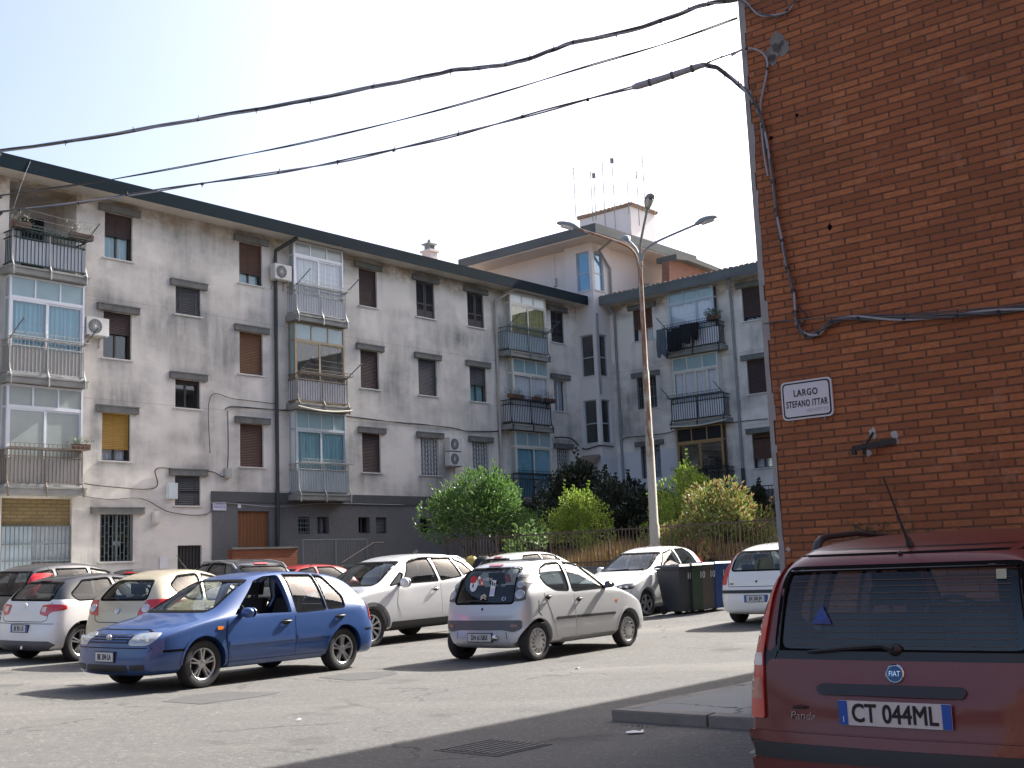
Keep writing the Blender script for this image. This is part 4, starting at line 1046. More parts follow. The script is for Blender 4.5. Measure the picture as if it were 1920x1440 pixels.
def red_panda():
    k = dict(L=3.54, W=1.58, H=1.49, WB=2.30, FO=.68, wr=.285, tw=.165, zb=.20, nose=.80, cowl=(.88, 1.0), wst=(1.50, 1.42), rend=(3.34, 1.425), tgl=(3.47, .88), beltr=.94, wt=.86,
             win=[[(1.22, .98), (1.58, 1.33), (1.95, 1.38), (1.98, .96)], [(2.06, .96), (2.04, 1.38), (2.62, 1.38), (2.64, .96)], [(2.72, .97), (2.71, 1.37), (3.0, 1.36), (3.0, 1.08)]],
             ws=[(-.62, 1.03), (-.56, 1.38), (.56, 1.38), (.62, 1.03)], rw=[(-.60, .93), (-.56, 1.31), (-.54, 1.32), (.54, 1.32), (.56, 1.31), (.60, .93)], wround=.04)
    f = lambda s_, y, z: (k['WB'] / 2 + k['FO'] - s_, y, z)
    # measured: plate middle, both plate ends, badge, left bumper corner, roof
    o, rz = pose(k, [(f(3.50, .235, .655), (1578, 1337), 1), (f(3.50, -.245, .655), (1788, 1342), 1), (f(3.48, .0, .838), (1673, 1265), 1), (f(3.36, .0, 1.42), (1690, 1036), .5), (f(3.38, .76, .55), (1430, 1376), .7)], 35, (2.6, 6))
    c = Car(k, 'parked_car', 'dusty red hatchback seen from behind in the shade of the brick wall', o, rz, M['maroon'], lv=3)
    seat_on_ground(c); M['heater'] = simple('heater_wire', (.10, .075, .06), .7)
    c.windows(glass=M['glass'], rw_glass=glass_mat('smoked_rear_glass', (.60, .63, .64), .985, add=.0)); c.wheels('five', .19); c.interior()
    mb = MB(); c.strip_mb(mb, 'rear', [(-.64, .885), (-.60, 1.362), (.60, 1.362), (.64, .885)], .10, True, .004, .05, thick=.012); mb.build('window_border', simple('black_glass_border', (.006, .006, .008), .35), c.root, 60)
    tg = c.patch('tailgate', 'rear', [(-.655, .60), (-.66, .895), (.66, .895), (.655, .60), (.62, .565), (-.62, .565)], M['maroon'], .005, .05, .05)
    for sg in (1, -1):
        t = c.patch('tail_light', 'rear', [(sg * .672, .61), (sg * .672, .92), (sg * .645, 1.08), (sg * .60, 1.35), (sg * .655, 1.35), (sg * .705, 1.10), (sg * .74, .92), (sg * .76, .61)], M['red'], .014, .02, .04)
        c.patch('reversing_light', 'rear', [(sg * .676, .86), (sg * .676, .92), (sg * .737, .92), (sg * .743, .86)], M['clearlens'], .016, .012, .03, parent=t)
        c.patch('indicator', 'rear', [(sg * .678, .70), (sg * .678, .80), (sg * .745, .80), (sg * .752, .70)], simple('pink_lens', (.45, .14, .11), .2, coat=1, var=.4, scale=40), .016, .012, .03, parent=t)
    c.patch('bumper', 'rear', [(-.775, .20), (-.785, .40), (-.77, .555), (.77, .555), (.785, .40), (.775, .20)], M['maroon'], .022, .03, .06)
    c.patch('bumper_trim', 'rear', [(-.785, .435), (-.785, .505), (.785, .505), (.785, .435)], M['plastic'], .034, .02, .06)
    gr = c.patch('boot_grip', 'rear', [(-.305, .735), (-.325, .765), (-.30, .785), (.36, .785), (.385, .765), (.365, .735)], M['plastic'], .018, .012, .05, parent=tg)
    c.plate('rear', (.0, .665), .52, .11, 'CT 044ML', True, tsize=.115, frame=False, left_txt='I', sx=.80)
    # badge
    p, n = c.hit('rear', .0, .838); T = Matrix.Translation(p + n * .008) @ frame_T((0, 0, 0), (0, -1, 0), n.cross(Vector((0, -1, 0))) if n.cross(Vector((0, -1, 0))).z > 0 else -n.cross(Vector((0, -1, 0))))
    mb = MB(T); mb.lathe([(.044, -.01), (.044, .006), (.040, .009), (.038, .006), (.0, .006)], 36, 2); em = mb.build('emblem', M['chrome'], c.root, 40)
    mb = MB(T); mb.lathe([(.037, .0055), (.036, .0085), (0, .0095)], 36, 2); mb.build('emblem_disc', simple('badge_blue', (.03, .07, .16), .25, .3), em, 40)
    text_mesh('emblem_lettering', 'FIAT', .034, M['chrome'], em, T @ Matrix.Translation((0, -.001, .0095)), .0015, sx=.8)
    p, n = c.hit('rear', .46, .635); T = frame_T(p + n * .008, (0, -1, 0), (0, 0, 1))
    text_mesh('badge_lettering', 'Panda', .052, M['chrome'], tg, T, .003, sx=1.05, shear=.2)
    text_mesh('badge_lettering', 'active', .036, M['plastic'], tg, T @ Matrix.Translation((-.01, .042, 0)), .002, shear=.2)
    # wiper
    mb = MB(); q = [c.hit('rear', y, z)[0] + Vector((-.025, 0, 0)) for y, z in ((.0, .95), (.06, .965), (.25, .95), (.42, .932))]; mb.tube(q, [.018, .012, .010, .008], 6)
    mb.ball(c.hit('rear', .0, .945)[0], (.03, .035, .03)); mb.build('wiper', M['plastic'], c.root, 40)
    # third brake light inside the glass, stickers
    c.patch('brake_light', 'rear', [(-.11, 1.305), (-.11, 1.332), (.11, 1.332), (.11, 1.305)], M['reddark'], .0, .006)
    p, n = c.hit('rear', .36, 1.10); T = frame_T(p + n * .002, (0, -1, 0), Vector((.2, 0, 1)))
    mb = MB(T); mb.prism([(-.05, -.04), (.05, -.04), (0, .055)], 2, 0, .002); st = mb.build('window_sticker', simple('sticker_blue', (.03, .05, .22), .5), c.root)
    mb = MB(T); mb.lathe([(.020, .003), (.014, .003)], 16, 2); mb.bar((-.02, -.005, .003), (.018, -.012, .003), .005, .002); mb.build('sticker_print', M['plateblue'], st)
    p, n = c.hit('rear', -.48, 1.275); mb = MB(frame_T(p + n * .002, (0, -1, 0), Vector((.2, 0, 1)))); mb.box(-.022, .022, -.022, .022, 0, .002); mb.build('window_sticker', simple('sticker_green', (.42, .45, .33), .6), c.root)
    for i in range(11):
        z = .965 + i * .030; mb = MB(); c.strip_mb(mb, 'rear', [(-.54 + .002 * i, z), (.54 - .002 * i, z)], .0035, False, -.004); mb.build('heater_line', M['heater'], c.root)
    # roof bars, aerial, washer jet
    for sg in (1, -1):
        q = [c.hit('top', c.X0 - s_, sg * .57)[0] + Vector((0, 0, dz)) for s_, dz in ((1.65, -.01), (1.85, .045), (2.4, .055), (2.80, .055), (2.88, .05), (2.93, .03), (2.96, -.02))]
        mb = MB(); mb.tube(q, [.014, .015, .015, .017, .020, .023, .028], 8); mb.build('roof_rail', M['plastic'], c.root, 60)
    p, n = c.hit('top', c.X0 - 3.18, -.02)
    mb = MB(); mb.tube([p - Vector((0, 0, .01)), p + Vector((-.015, .005, .03)), p + Vector((-.03, .01, .05)), p + Vector((-.16, .045, .33))], [.022, .014, .007, .004], 8); mb.build('aerial', M['plastic'], c.root, 50)
    c.strips('panel_seam', [('rear', [(-.54, 1.385), (.54, 1.385)])], M['gap'], .010)
    p, n = c.hit('rear', 0, 1.38); mb = MB(); mb.ball(p + n * .006, (.012, .012, .01)); mb.build('washer_jet', M['plastic'], c.root, 40)
    return c
# ------------------------------------------------------------------ apartment block
PA = NA * -30.6
F1, F2, F3 = 4.0, 7.0, 10.0
ZSOF = 12.62

def mats_building():
    # stained render: rain streaks below, soot blooms, brown water marks under the eaves
    m, nt, b = new_mat('stained_render')
    v = coords(nt); vs = coords(nt, (1, 1, .16)); vh = coords(nt, (.6, .6, 1.0))
    base = mixc(nt, noise(nt, v, .9, 5, .6), (.72, .67, .595), (.84, .79, .725))
    n1 = ramp(nt, noise(nt, coords(nt, (.26, .26, .40)), 1.0, 7, .62), [(.42, 0), (.62, 1)])
    n2 = ramp(nt, noise(nt, vs, 1.5, 6, .68), [(.42, 0), (.78, 1)])
    f = nd(nt, 'ShaderNodeMath', operation='MULTIPLY'); nt.links.new(n1, f.inputs[0]); nt.links.new(n2, f.inputs[1])
    g = nd(nt, 'ShaderNodeMath', operation='MULTIPLY_ADD'); g.use_clamp = True; nt.links.new(f.outputs[0], g.inputs[0]); g.inputs[1].default_value = .95
    h = nd(nt, 'ShaderNodeMath', operation='MULTIPLY'); nt.links.new(n1, h.inputs[0]); h.inputs[1].default_value = .40; nt.links.new(h.outputs[0], g.inputs[2])
    c = mixc(nt, g.outputs[0], base, (.235, .235, .225))
    sp = nd(nt, 'ShaderNodeSeparateXYZ'); nt.links.new(v, sp.inputs[0])
    # brown tide marks in the top half metre
    mr = nd(nt, 'ShaderNodeMapRange'); mr.inputs[1].default_value = 11.9; mr.inputs[2].default_value = 12.35; nt.links.new(sp.outputs[2], mr.inputs[0])
    w = ramp(nt, noise(nt, coords(nt, (1.1, 1.1, 1.6)), 1.0, 6, .66), [(.42, 0), (.58, 1)])
    k = nd(nt, 'ShaderNodeMath', operation='MULTIPLY'); nt.links.new(mr.outputs[0], k.inputs[0]); nt.links.new(w, k.inputs[1])
    k2 = nd(nt, 'ShaderNodeMath', operation='MULTIPLY'); nt.links.new(k.outputs[0], k2.inputs[0]); k2.inputs[1].default_value = .9
    c = mixc(nt, k2.outputs[0], c, (.33, .26, .18))
    at = nd(nt, 'ShaderNodeAttribute', attribute_name='stain'); sn = ramp(nt, noise(nt, coords(nt, (1, 1, .35)), 3.2, 6, .7), [(.25, .25), (.7, 1)])
    sm = nd(nt, 'ShaderNodeMath', operation='MULTIPLY'); sm.use_clamp = True; nt.links.new(at.outputs['Fac'], sm.inputs[0]); nt.links.new(sn, sm.inputs[1])
    c = mixc(nt, sm.outputs[0], c, (.155, .155, .15))
    # cracks and day joints
    for zj in (6.62, 9.62):
        q = nd(nt, 'ShaderNodeMath', operation='COMPARE'); nt.links.new(sp.outputs[2], q.inputs[0]); q.inputs[1].default_value = zj; q.inputs[2].default_value = .012
        q2 = nd(nt, 'ShaderNodeMath', operation='MULTIPLY'); nt.links.new(q.outputs[0], q2.inputs[0]); q2.inputs[1].default_value = .35
        c = mixc(nt, q2.outputs[0], c, (.25, .24, .22))
    nt.links.new(c, b.inputs['Base Color']); b.inputs['Roughness'].default_value = .93; b.inputs['Specular IOR Level'].default_value = .2
    bump(nt, b, noise(nt, v, 26, 5, .7), .25, .012)
    M['render'] = m
    M['hutwhite'] = simple('hut_whitewash', (.74, .73, .74), .9, var=.08, scale=1)
    M['towerrender'] = simple('pale_pink_render', (.68, .635, .62), .92, var=.16, scale=.7, bmp=.15, stretch=(1, 1, .4))
    M['whitewash'] = simple('bluish_whitewash', (.62, .63, .64), .92, var=.10, scale=.8, bmp=.15)
    m, nt, b = new_mat('dark_roughcast')
    v = coords(nt); c = mixc(nt, noise(nt, v, .8, 6, .65), (.075, .077, .082), (.15, .15, .152)); c = mixc(nt, ramp(nt, noise(nt, v, 60, 3, .6), [(.4, 0), (.75, 1)]), c, (.21, .21, .21))
    nt.links.new(c, b.inputs['Base Color']); b.inputs['Roughness'].default_value = .95; bump(nt, b, noise(nt, v, 60, 4, .7), .6, .015)
    M['roughcast'] = m
    M['banddark'] = simple('dark_band', (.085, .088, .092), .9, var=.35, scale=1.5, bmp=.2)
    M['concrete'] = simple('grey_concrete', (.25, .25, .235), .92, var=.45, scale=2.2, bmp=.3)
    M['hood'] = simple('weathered_concrete', (.165, .165, .155), .95, var=.55, scale=3.5, bmp=.35, spec=.15)
    M['fascia'] = simple('dark_fascia', (.009, .019, .027), .75, var=.45, scale=1.2, stretch=(.3, 1, 2.5), spec=.05)
    M['fasciagrey'] = simple('weathered_fascia', (.13, .14, .14), .8, var=.45, scale=1.2, stretch=(.5, .5, 2), spec=.1)
    M['soffit'] = simple('soffit_paint', (.56, .53, .48), .92, var=.25, scale=.9)
    M['soffitwarm'] = simple('soffit_warm', (.62, .55, .49), .92, var=.25, scale=1.2)
    M['tile'] = simple('old_roof_tile', (.28, .21, .16), .92, var=.5, scale=4, bmp=.4)
    M['terracotta'] = simple('terracotta_block', (.26, .14, .105), .9, var=.4, scale=5, bmp=.3)
    M['alu'] = simple('white_aluminium', (.66, .68, .72), .4, .15, var=.08)
    M['alucream'] = simple('cream_aluminium', (.62, .60, .54), .45, .1, var=.1)
    M['alubronze'] = simple('bronze_aluminium', (.30, .25, .17), .45, .3, var=.2)
    M['alugrey'] = simple('grey_aluminium', (.42, .47, .50), .45, .2, var=.12)
    M['alugold'] = simple('ochre_frame', (.34, .22, .09), .5, .1, var=.25)
    M['darkframe'] = simple('dark_window_frame', (.05, .045, .042), .6, var=.3)
    M['iron'] = simple('dark_iron', (.030, .034, .036), .6, .2, var=.35, scale=8)
    M['irongreen'] = simple('green_iron', (.025, .055, .055), .6, .1, var=.3, scale=8)
    M['irongrey'] = simple('grey_iron', (.40, .40, .38), .6, .1, var=.25, scale=8)
    M['ironbrown'] = simple('rusty_grey_iron', (.20, .165, .13), .7, .1, var=.4, scale=9)
    M['irondull'] = simple('blue_grey_iron', (.12, .15, .16), .65, .1, var=.3, scale=8)
    M['grillewhite'] = simple('white_grille', (.60, .60, .58), .6, var=.15, scale=9)
    M['sheet'] = simple('balcony_sheet', (.60, .62, .66), .8, var=.12, scale=3)
    M['sheetgrey'] = simple('reeded_sheet', (.40, .385, .36), .85, var=.3, scale=6, stretch=(6, 6, .6))
    M['sheetblue'] = simple('pale_blue_sheet', (.42, .50, .54), .7, var=.15, scale=5)
    M['sill'] = simple('marble_sill', (.58, .57, .55), .6, var=.2, scale=6)
    def shutter(name, col, pitch=44):
        m, nt, b = new_mat(name)
        v = coords(nt); sp = nd(nt, 'ShaderNodeSeparateXYZ'); nt.links.new(v, sp.inputs[0])
        c = mixc(nt, noise(nt, coords(nt, (.5, .5, 6)), 4, 5), tuple(x * .65 for x in col), tuple(x * 1.25 for x in col))
        nt.links.new(c, b.inputs['Base Color']); b.inputs['Roughness'].default_value = .65
        return m
    M['shbrown'] = shutter('brown_shutter', (.105, .055, .038))
    M['shdark'] = shutter('dark_brown_shutter', (.060, .036, .034))
    M['shyellow'] = shutter('ochre_shutter', (.36, .21, .035))
    M['shorange'] = shutter('tan_shutter', (.16, .075, .035))
    M['shgrey'] = shutter('grey_shutter', (.075, .078, .088))
    M['shblack'] = shutter('dark_wood_shutter', (.022, .022, .030))
    M['wood'] = simple('varnished_board', (.20, .075, .025), .55, var=.45, scale=4, stretch=(6, 6, .4))
    M['winglass'] = glass_mat('window_glass', (.97, .98, .98), .995, add=.01)
    M['bluereflect'] = simple('blue_reflection_glass', (.10, .30, .50), .08, var=.2, scale=1.5, coat=1.0)  # bright blue reflection painted into the pane's base colour
    M['frost'] = simple('frosted_pane', (.36, .40, .38), .25, var=.15, scale=2, coat=.6)
    M['frostpale'] = simple('pale_frosted_pane', (.62, .68, .68), .3, var=.1, scale=2, coat=.4)  # paler frosted pane colour, also used on a meter box
    M['tealpane'] = simple('teal_pane', (.25, .36, .38), .2, var=.15, scale=2, coat=.8)
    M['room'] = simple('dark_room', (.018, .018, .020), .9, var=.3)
    M['roomlight'] = simple('inner_wall', (.42, .41, .39), .9, var=.15)
    def cloth(name, col): return simple(name, col, .9, var=.12, scale=5, stretch=(3, 3, .3))
    M['curwhite'] = cloth('white_curtain', (.66, .68, .72)); M['curteal'] = cloth('teal_curtain', (.22, .42, .47))
    M['curblue'] = cloth('blue_curtain', (.20, .42, .52)); M['curyellow'] = cloth('yellow_green_curtain', (.40, .38, .16)); M['curcream'] = cloth('cream_curtain', (.60, .56, .46))
    M['curgrey'] = cloth('grey_blue_curtain', (.30, .34, .42))
    M['acwhite'] = simple('ac_casing', (.60, .60, .57), .55, var=.12, scale=4)
    M['pipe'] = simple('dark_pipe', (.035, .040, .042), .55, var=.3)
    M['pipebeige'] = simple('beige_pipe', (.42, .38, .33), .7, var=.25, scale=3)
    M['pipegrey'] = simple('grey_pipe', (.24, .26, .27), .6, var=.3, scale=3)
    M['cable'] = simple('grey_cable', (.085, .085, .09), .7, var=.3, scale=7)
    M['cabledark'] = simple('dark_cable', (.03, .03, .032), .7, var=.3)
    M['cablelight'] = simple('light_cable', (.30, .31, .34), .6, var=.25)
    M['maroonwall'] = simple('maroon_tiles', (.13, .055, .055), .6, var=.35, scale=5)

def curtain_mb(mb, u0, u1, v, z0, z1, amp=.03, pitch=.16):
    n = max(6, int((u1 - u0) / pitch * 6)); vs = []
    ph = random.random() * 6
    for i in range(n + 1):
        u = lerp(u0, u1, i / n); a = 2 * PI * (u - u0) / pitch + ph
        for z, k in ((z0, 1), (z1, .6)):
            vs.append((u + .012 * math.sin(a * .37), v + amp * k * math.sin(a) + .01 * math.sin(a * .41), z))
    mb.add(vs, [(2 * i, 2 * i + 2, 2 * i + 3, 2 * i + 1) for i in range(n)])

def slats_mb(mb, u0, u1, v, z0, z1, pitch=.052, t=.012):
    n = max(1, int((z1 - z0) / pitch)); p = (z1 - z0) / n
    for i in range(n):
        z = z0 + i * p
        mb.add([(u0, v, z), (u1, v, z), (u1, v - t, z + p * .45), (u0, v - t, z + p * .45), (u1, v, z + p * .95), (u0, v, z + p * .95)], [(0, 1, 2, 3), (3, 2, 4, 5)])

def wall_holes(name, T, u0, u1, z0, z1, holes, mat, parent, depth=.20, thick=None, label=None, v=0.0, stain=None):
    """wall sheet with true openings and their reveals"""
    us = sorted({u0, u1} | {h[i] for h in holes for i in (0, 1) if u0 < h[i] < u1}); zs = sorted({z0, z1} | {h[i] for h in holes for i in (2, 3) if z0 < h[i] < z1})
    if stain:
        fine = lambda L: sorted({round(lerp(a, b, i / max(1, round((b - a) / .13))), 4) for a, b in zip(L, L[1:]) for i in range(max(1, round((b - a) / .13)) + 1)})
        us, zs = fine(us), fine(zs)
    mb = MB(T)
    for a, b in zip(us, us[1:]):
        run = None
        for c, d in list(zip(zs, zs[1:])) + [(None, None)]:
            inside = c is None or any(h[0] < (a + b) / 2 < h[1] and h[2] < (c + d) / 2 < h[3] for h in holes)
            if not inside and stain: mb.add([(a, v, c), (b, v, c), (b, v, d), (a, v, d)], [(0, 1, 2, 3)])
            elif not inside: run = (run[0], d) if run else (c, d)
            if (inside or c is None) and run:
                mb.add([(a, v, run[0]), (b, v, run[0]), (b, v, run[1]), (a, v, run[1])], [(0, 1, 2, 3)]); run = None
    for h in holes:
        a, b, c, d = h[:4]; dp = h[4] if len(h) > 4 else depth
        a, b, c, d = max(a, u0), min(b, u1), max(c, z0), min(d, z1)
        if b <= a or d <= c: continue
        mb.add([(a, v, c), (b, v, c), (b, v, d), (a, v, d), (a, v + dp, c), (b, v + dp, c), (b, v + dp, d), (a, v + dp, d)], [(0, 4, 5, 1), (1, 5, 6, 2), (2, 6, 7, 3), (3, 7, 4, 0)])
    o = mb.build(name, mat, parent)
    if stain:
        inv = T.inverted(); at = o.data.attributes.new('stain', 'FLOAT', 'POINT')
        at.data.foreach_set('value', [stain(*(inv @ vv.co).xz) for vv in o.data.vertices])
    if label: o['label'] = label
    return o

def stain_fn(wins, slabs, blots, seed=1):
    """soot over the hoods, run-off at the ends of hoods, sills and slabs, weathered blotches"""
    rr = random.Random(seed); S = []
    for a, b, z0, z1, *_ in wins:
        S.append(('up', a - .24, b + .24, z1 + .2, rr.uniform(.10, .26), rr.uniform(.5, 1.0)))
        for e in (a - .2, b + .2): S.append(('dn', e, rr.uniform(.05, .12), z1 + .02, rr.uniform(.3, .9), rr.uniform(.3, .8)))
        for e in (a - .06, b + .06): S.append(('dn', e, rr.uniform(.05, .10), z0 - .04, rr.uniform(.4, 1.3), rr.uniform(.35, .9)))
        S.append(('dn', (a + b) / 2, (b - a) * .42, z0 - .06, rr.uniform(.2, .5), rr.uniform(.1, .45)))
    for a, b, z in slabs:
        for e in (a - .02, b + .04): S.append(('dn', e, .10, z, rr.uniform(.6, 1.6), rr.uniform(.5, .9)))
    def f(x, z):
        t = 0
        for q in S:
            if q[0] == 'up':
                if q[3] <= z < q[3] + 1 and q[1] - .2 < x < q[2] + .2: t += q[5] * math.exp(-(z - q[3]) / q[4]) * min(1, max(0, (min(x - q[1], q[2] - x) + .2) / .3))
            elif abs(x - q[1]) < q[2] * 2.5 and q[3] - 4 < z <= q[3]: t += q[5] * math.exp(-((x - q[1]) / q[2]) ** 2) * math.exp(-(q[3] - z) / q[4])
        for bx, bz, rx, rz, k in blots: t += k * math.exp(-((x - bx) / rx) ** 2 - ((z - bz) / rz) ** 2)
        return min(1.3, t)
    return f

def window(T, par, u0, u1, z0, z1, shut=None, drop=0.0, cur=None, grille=None, leaf=False, hood=True, sill=True, frame='darkframe', glassm='winglass', wide=.0, name='window'):
    mb = MB(T); v = .155; f = .045
    mb.box(u0, u0 + f, v, v + .05, z0, z1); mb.box(u1 - f, u1, v, v + .05, z0, z1); mb.box(u0 + f, u1 - f, v, v + .05, z0, z0 + f); mb.box(u0 + f, u1 - f, v, v + .05, z1 - f, z1)
    um = (u0 + u1) / 2; mb.box(um - .03, um + .03, v, v + .045, z0 + f, z1 - f)
    w = mb.build(name, M[frame], par)
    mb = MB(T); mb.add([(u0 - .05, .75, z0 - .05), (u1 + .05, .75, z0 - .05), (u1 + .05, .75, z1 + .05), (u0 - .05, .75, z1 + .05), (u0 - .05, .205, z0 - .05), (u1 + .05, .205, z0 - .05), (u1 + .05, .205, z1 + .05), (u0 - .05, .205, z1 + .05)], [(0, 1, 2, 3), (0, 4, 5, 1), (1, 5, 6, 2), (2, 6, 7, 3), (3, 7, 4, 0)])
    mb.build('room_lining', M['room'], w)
    mb = MB(T); mb.box(u0 + f, u1 - f, v + .02, v + .028, z0 + f, z1 - f); mb.build('pane', M[glassm], w)
    if cur:
        mb = MB(T); zt = z1 - drop * (z1 - z0)
        curtain_mb(mb, u0 + f, u1 - f, v + .085, z0 + .02, z1 - .02); mb.build('curtain', M[cur], w, 60)
    if shut and drop > 0:
        if leaf:
            for a, b in ((u0 + .015, um - .006), (um + .006, u1 - .015)):
                mb = MB(T); fr = .07
                mb.box(a, a + fr, .05, .09, z0 + .02, z1 - .02); mb.box(b - fr, b, .05, .09, z0 + .02, z1 - .02)
                for zz in (z0 + .02, (z0 + z1) / 2 - .2, z1 - .09): mb.box(a + fr, b - fr, .052, .088, zz, zz + (.28 if zz == z0 + .02 else .07))
                slats_mb(mb, a + fr, b - fr, .078, z0 + .3, z1 - .09, .045, .018)
                mb.build('shutter', M[shut], w)
        else:
            zb = z1 - drop * (z1 - z0)
            mb = MB(T); slats_mb(mb, u0 + .02, u1 - .02, .095, zb, z1, .05)
            mb.box(u0 + .02, u1 - .02, .078, .104, zb - .025, zb); mb.build('shutter', M[shut], w)
            for a in (u0, u1 - .022): mb = MB(T); mb.box(a, a + .022, .07, .12, z0, z1); mb.build('shutter_guide', M[frame], w)
    if grille:
        mb = MB(T); g = grille
        if g == 'cross':
            n = 6
            for i in range(n + 1):
                u = lerp(u0 + .03, u1 - .03, i / n); mb.box(u - .012, u + .012, .03, .055, z0 + .02, z1 - .02)
            cw = (u1 - u0 - .06) / n
            rows = int((z1 - z0) / .17)
            for i in range(n):
                for j in range(rows):
                    za = z0 + .05 + j * .17; uu = u0 + .03 + i * cw
                    mb.bar((uu, .043, za + (.17 if i % 2 else 0)), (uu + cw, .043, za + (0 if i % 2 else .17)), .012, .012)
            gm = 'grillewhite'
        elif g == 'bars':
            n = max(4, int((u1 - u0) / .13))
            for i in range(n + 1):
                u = lerp(u0 + .03, u1 - .03, i / n); mb.bar((u, .04, z0 + .01), (u, .04, z1 - .01), .016)
            for j in range(4): z = lerp(z0 + .06, z1 - .06, j / 3); mb.box(u0 + .01, u1 - .01, .030, .050, z - .012, z + .012)
            gm = 'irondull'
        elif g == 'shop':
            n = 8
            for i in range(n + 1):
                u = lerp(u0 + .03, u1 - .03, i / n); mb.bar((u, .02, z0 + .01), (u, .02, z1 - .01), .020)
            for i in range(n):
                for j in range(4):
                    z = lerp(z0 + .1, z1 - .1, (j + (.5 if i % 2 else .15)) / 4); uu = lerp(u0 + .03, u1 - .03, i / n); mb.bar((uu, .02, z), (uu + (u1 - u0 - .06) / n, .02, z), .016)
            um_ = (u0 + u1) / 2; mb.box(um_ - .03, um_ + .03, .005, .04, z0, z1); mb.box(um_ - .13, um_ + .13, .0, .03, (z0 + z1) / 2 - .22, (z0 + z1) / 2 - .10)
            gm = 'irondull'
        elif g == 'mesh':
            slats_mb(mb, u0 + .02, u1 - .02, .05, z0 + .02, z1 - .02, .055, .02)
            for u in (u0 + .16, u1 - .16): mb.box(u - .012, u + .012, .018, .03, z0, z1)
            mb.box(u0, u1, .016, .03, z1 - .03, z1); gm = 'shgrey'
        mb.build('grille', M[gm], w)
    if sill:
        mb = MB(T); mb.box(u0 - .07, u1 + .07, -.05, .155, z0 - .045, z0 - .002); mb.build('sill', M['sill'], w)
    if hood:
        e = .22 + wide
        mb = MB(T); mb.box(u0 - e, u1 + e, -.10, -.002, z1 + .0, z1 + .21); mb.box(u0 - e - .01, u1 + e + .01, -.115, -.103, z1 + .17, z1 + .212); mb.build('hood', M['hood'], w, bevel=.012)
    return w

def balcony(T, par, u0, u1, F, rail, sheet=None, dep=.55, rack=True, rods=True, h=1.0, stan=None, bow=False, sheet_h=.78):
    mb = MB(T); mb.box(u0, u1, -dep, -.003, F - .20, F); mb.box(u0 - .02, u1 + .02, -dep - .025, -dep - .002, F - .05, F + .012)
    s = mb.build('balcony', M['concrete'], par, bevel=.01)
    a, b = u0 + .10, u1 - .10; v = -dep + .06
    mb = MB(T)
    for z in (F + .10, F + h * .82, F + h):
        mb.box(a, b, v - .016, v + .016, z - .015, z + .015)
        for u in (a, b): mb.box(u - .016, u + .016, v + .018, -.004, z - .015, z + .015)
    n = int((b - a) / .105)
    for i in range(n + 1):
        u = lerp(a, b, i / n); mb.box(u - .009, u + .009, v - .009, v + .009, F + .10, F + h)
    for u in (a, b):
        for i in range(1, 5): vv = lerp(v, -.03, i / 5); mb.box(u - .009, u + .009, vv - .009, vv + .009, F + .10, F + h)
    mb.build('railing', M[rail], s)
    # stanchions kick out and run down over the slab edge
    for i in range(3):
        u = lerp(a, b, i / 2); mb = MB(T)
        q = [(u, v, F + h), (u, v - .005, F + .30), (u, v - .03, F + .16), (u, -dep - .055, F - .02), (u, -dep - .055, F - .26)]
        for p0, p1 in zip(q, q[1:]): mb.bar(p0, p1, .034, .034, up=(1, 0, 0))
        mb.build('stanchion', M[stan or rail], s)
    if sheet:
        mb = MB(T); mb.box(a + .02, b - .02, v + .020, v + .028, F + .13, F + sheet_h); mb.box(a + .018, a + .024, v + .03, -.02, F + .13, F + sheet_h); mb.build('railing_sheet', M[sheet], s)
    if rack:
        mb = MB(T); z = F + h + .02
        for vv in (v - .02, v - .26): mb.box(a - .06, b + .06, vv - .012, vv + .012, z, z + .024)
        for k in (.11,): mb.box(a - .06, b + .06, v - .275, v - .262, z + k, z + k + .014)
        m_ = int((b - a) / .12)
        for i in range(m_ + 1):
            u = lerp(a - .05, b + .05, i / m_); mb.box(u - .006, u + .006, v - .27, v - .01, z + .004, z + .018); mb.box(u - .006, u + .006, v - .274, v - .262, z + .02, z + .11)
        mb.build('planter_rack', M[rail], s)
    if rods:
        for u in (a, b): mb = MB(T); mb.bar((u, v, F + h), (u + .0, v - .75, F + h + .42), .024); mb.build('drying_rod', M['irondull'], s)
        mb = MB(T)
        for t in (.35, .65, .95): mb.tube([(lerp(a, b, i / 6), v - .75 * t, F + h + .42 * t - .05 * math.sin(PI * i / 6)) for i in range(7)], .004, 4)
        mb.build('drying_line', M['cablelight'], s)
    if bow:
        mb = MB(T); mb.tube([(lerp(u0, u1, i / 8), -dep - .07, F - .12 - .10 * math.sin(PI * i / 8)) for i in range(9)], .03, 8); mb.build('rolled_awning', M['curcream'], s)
    return s

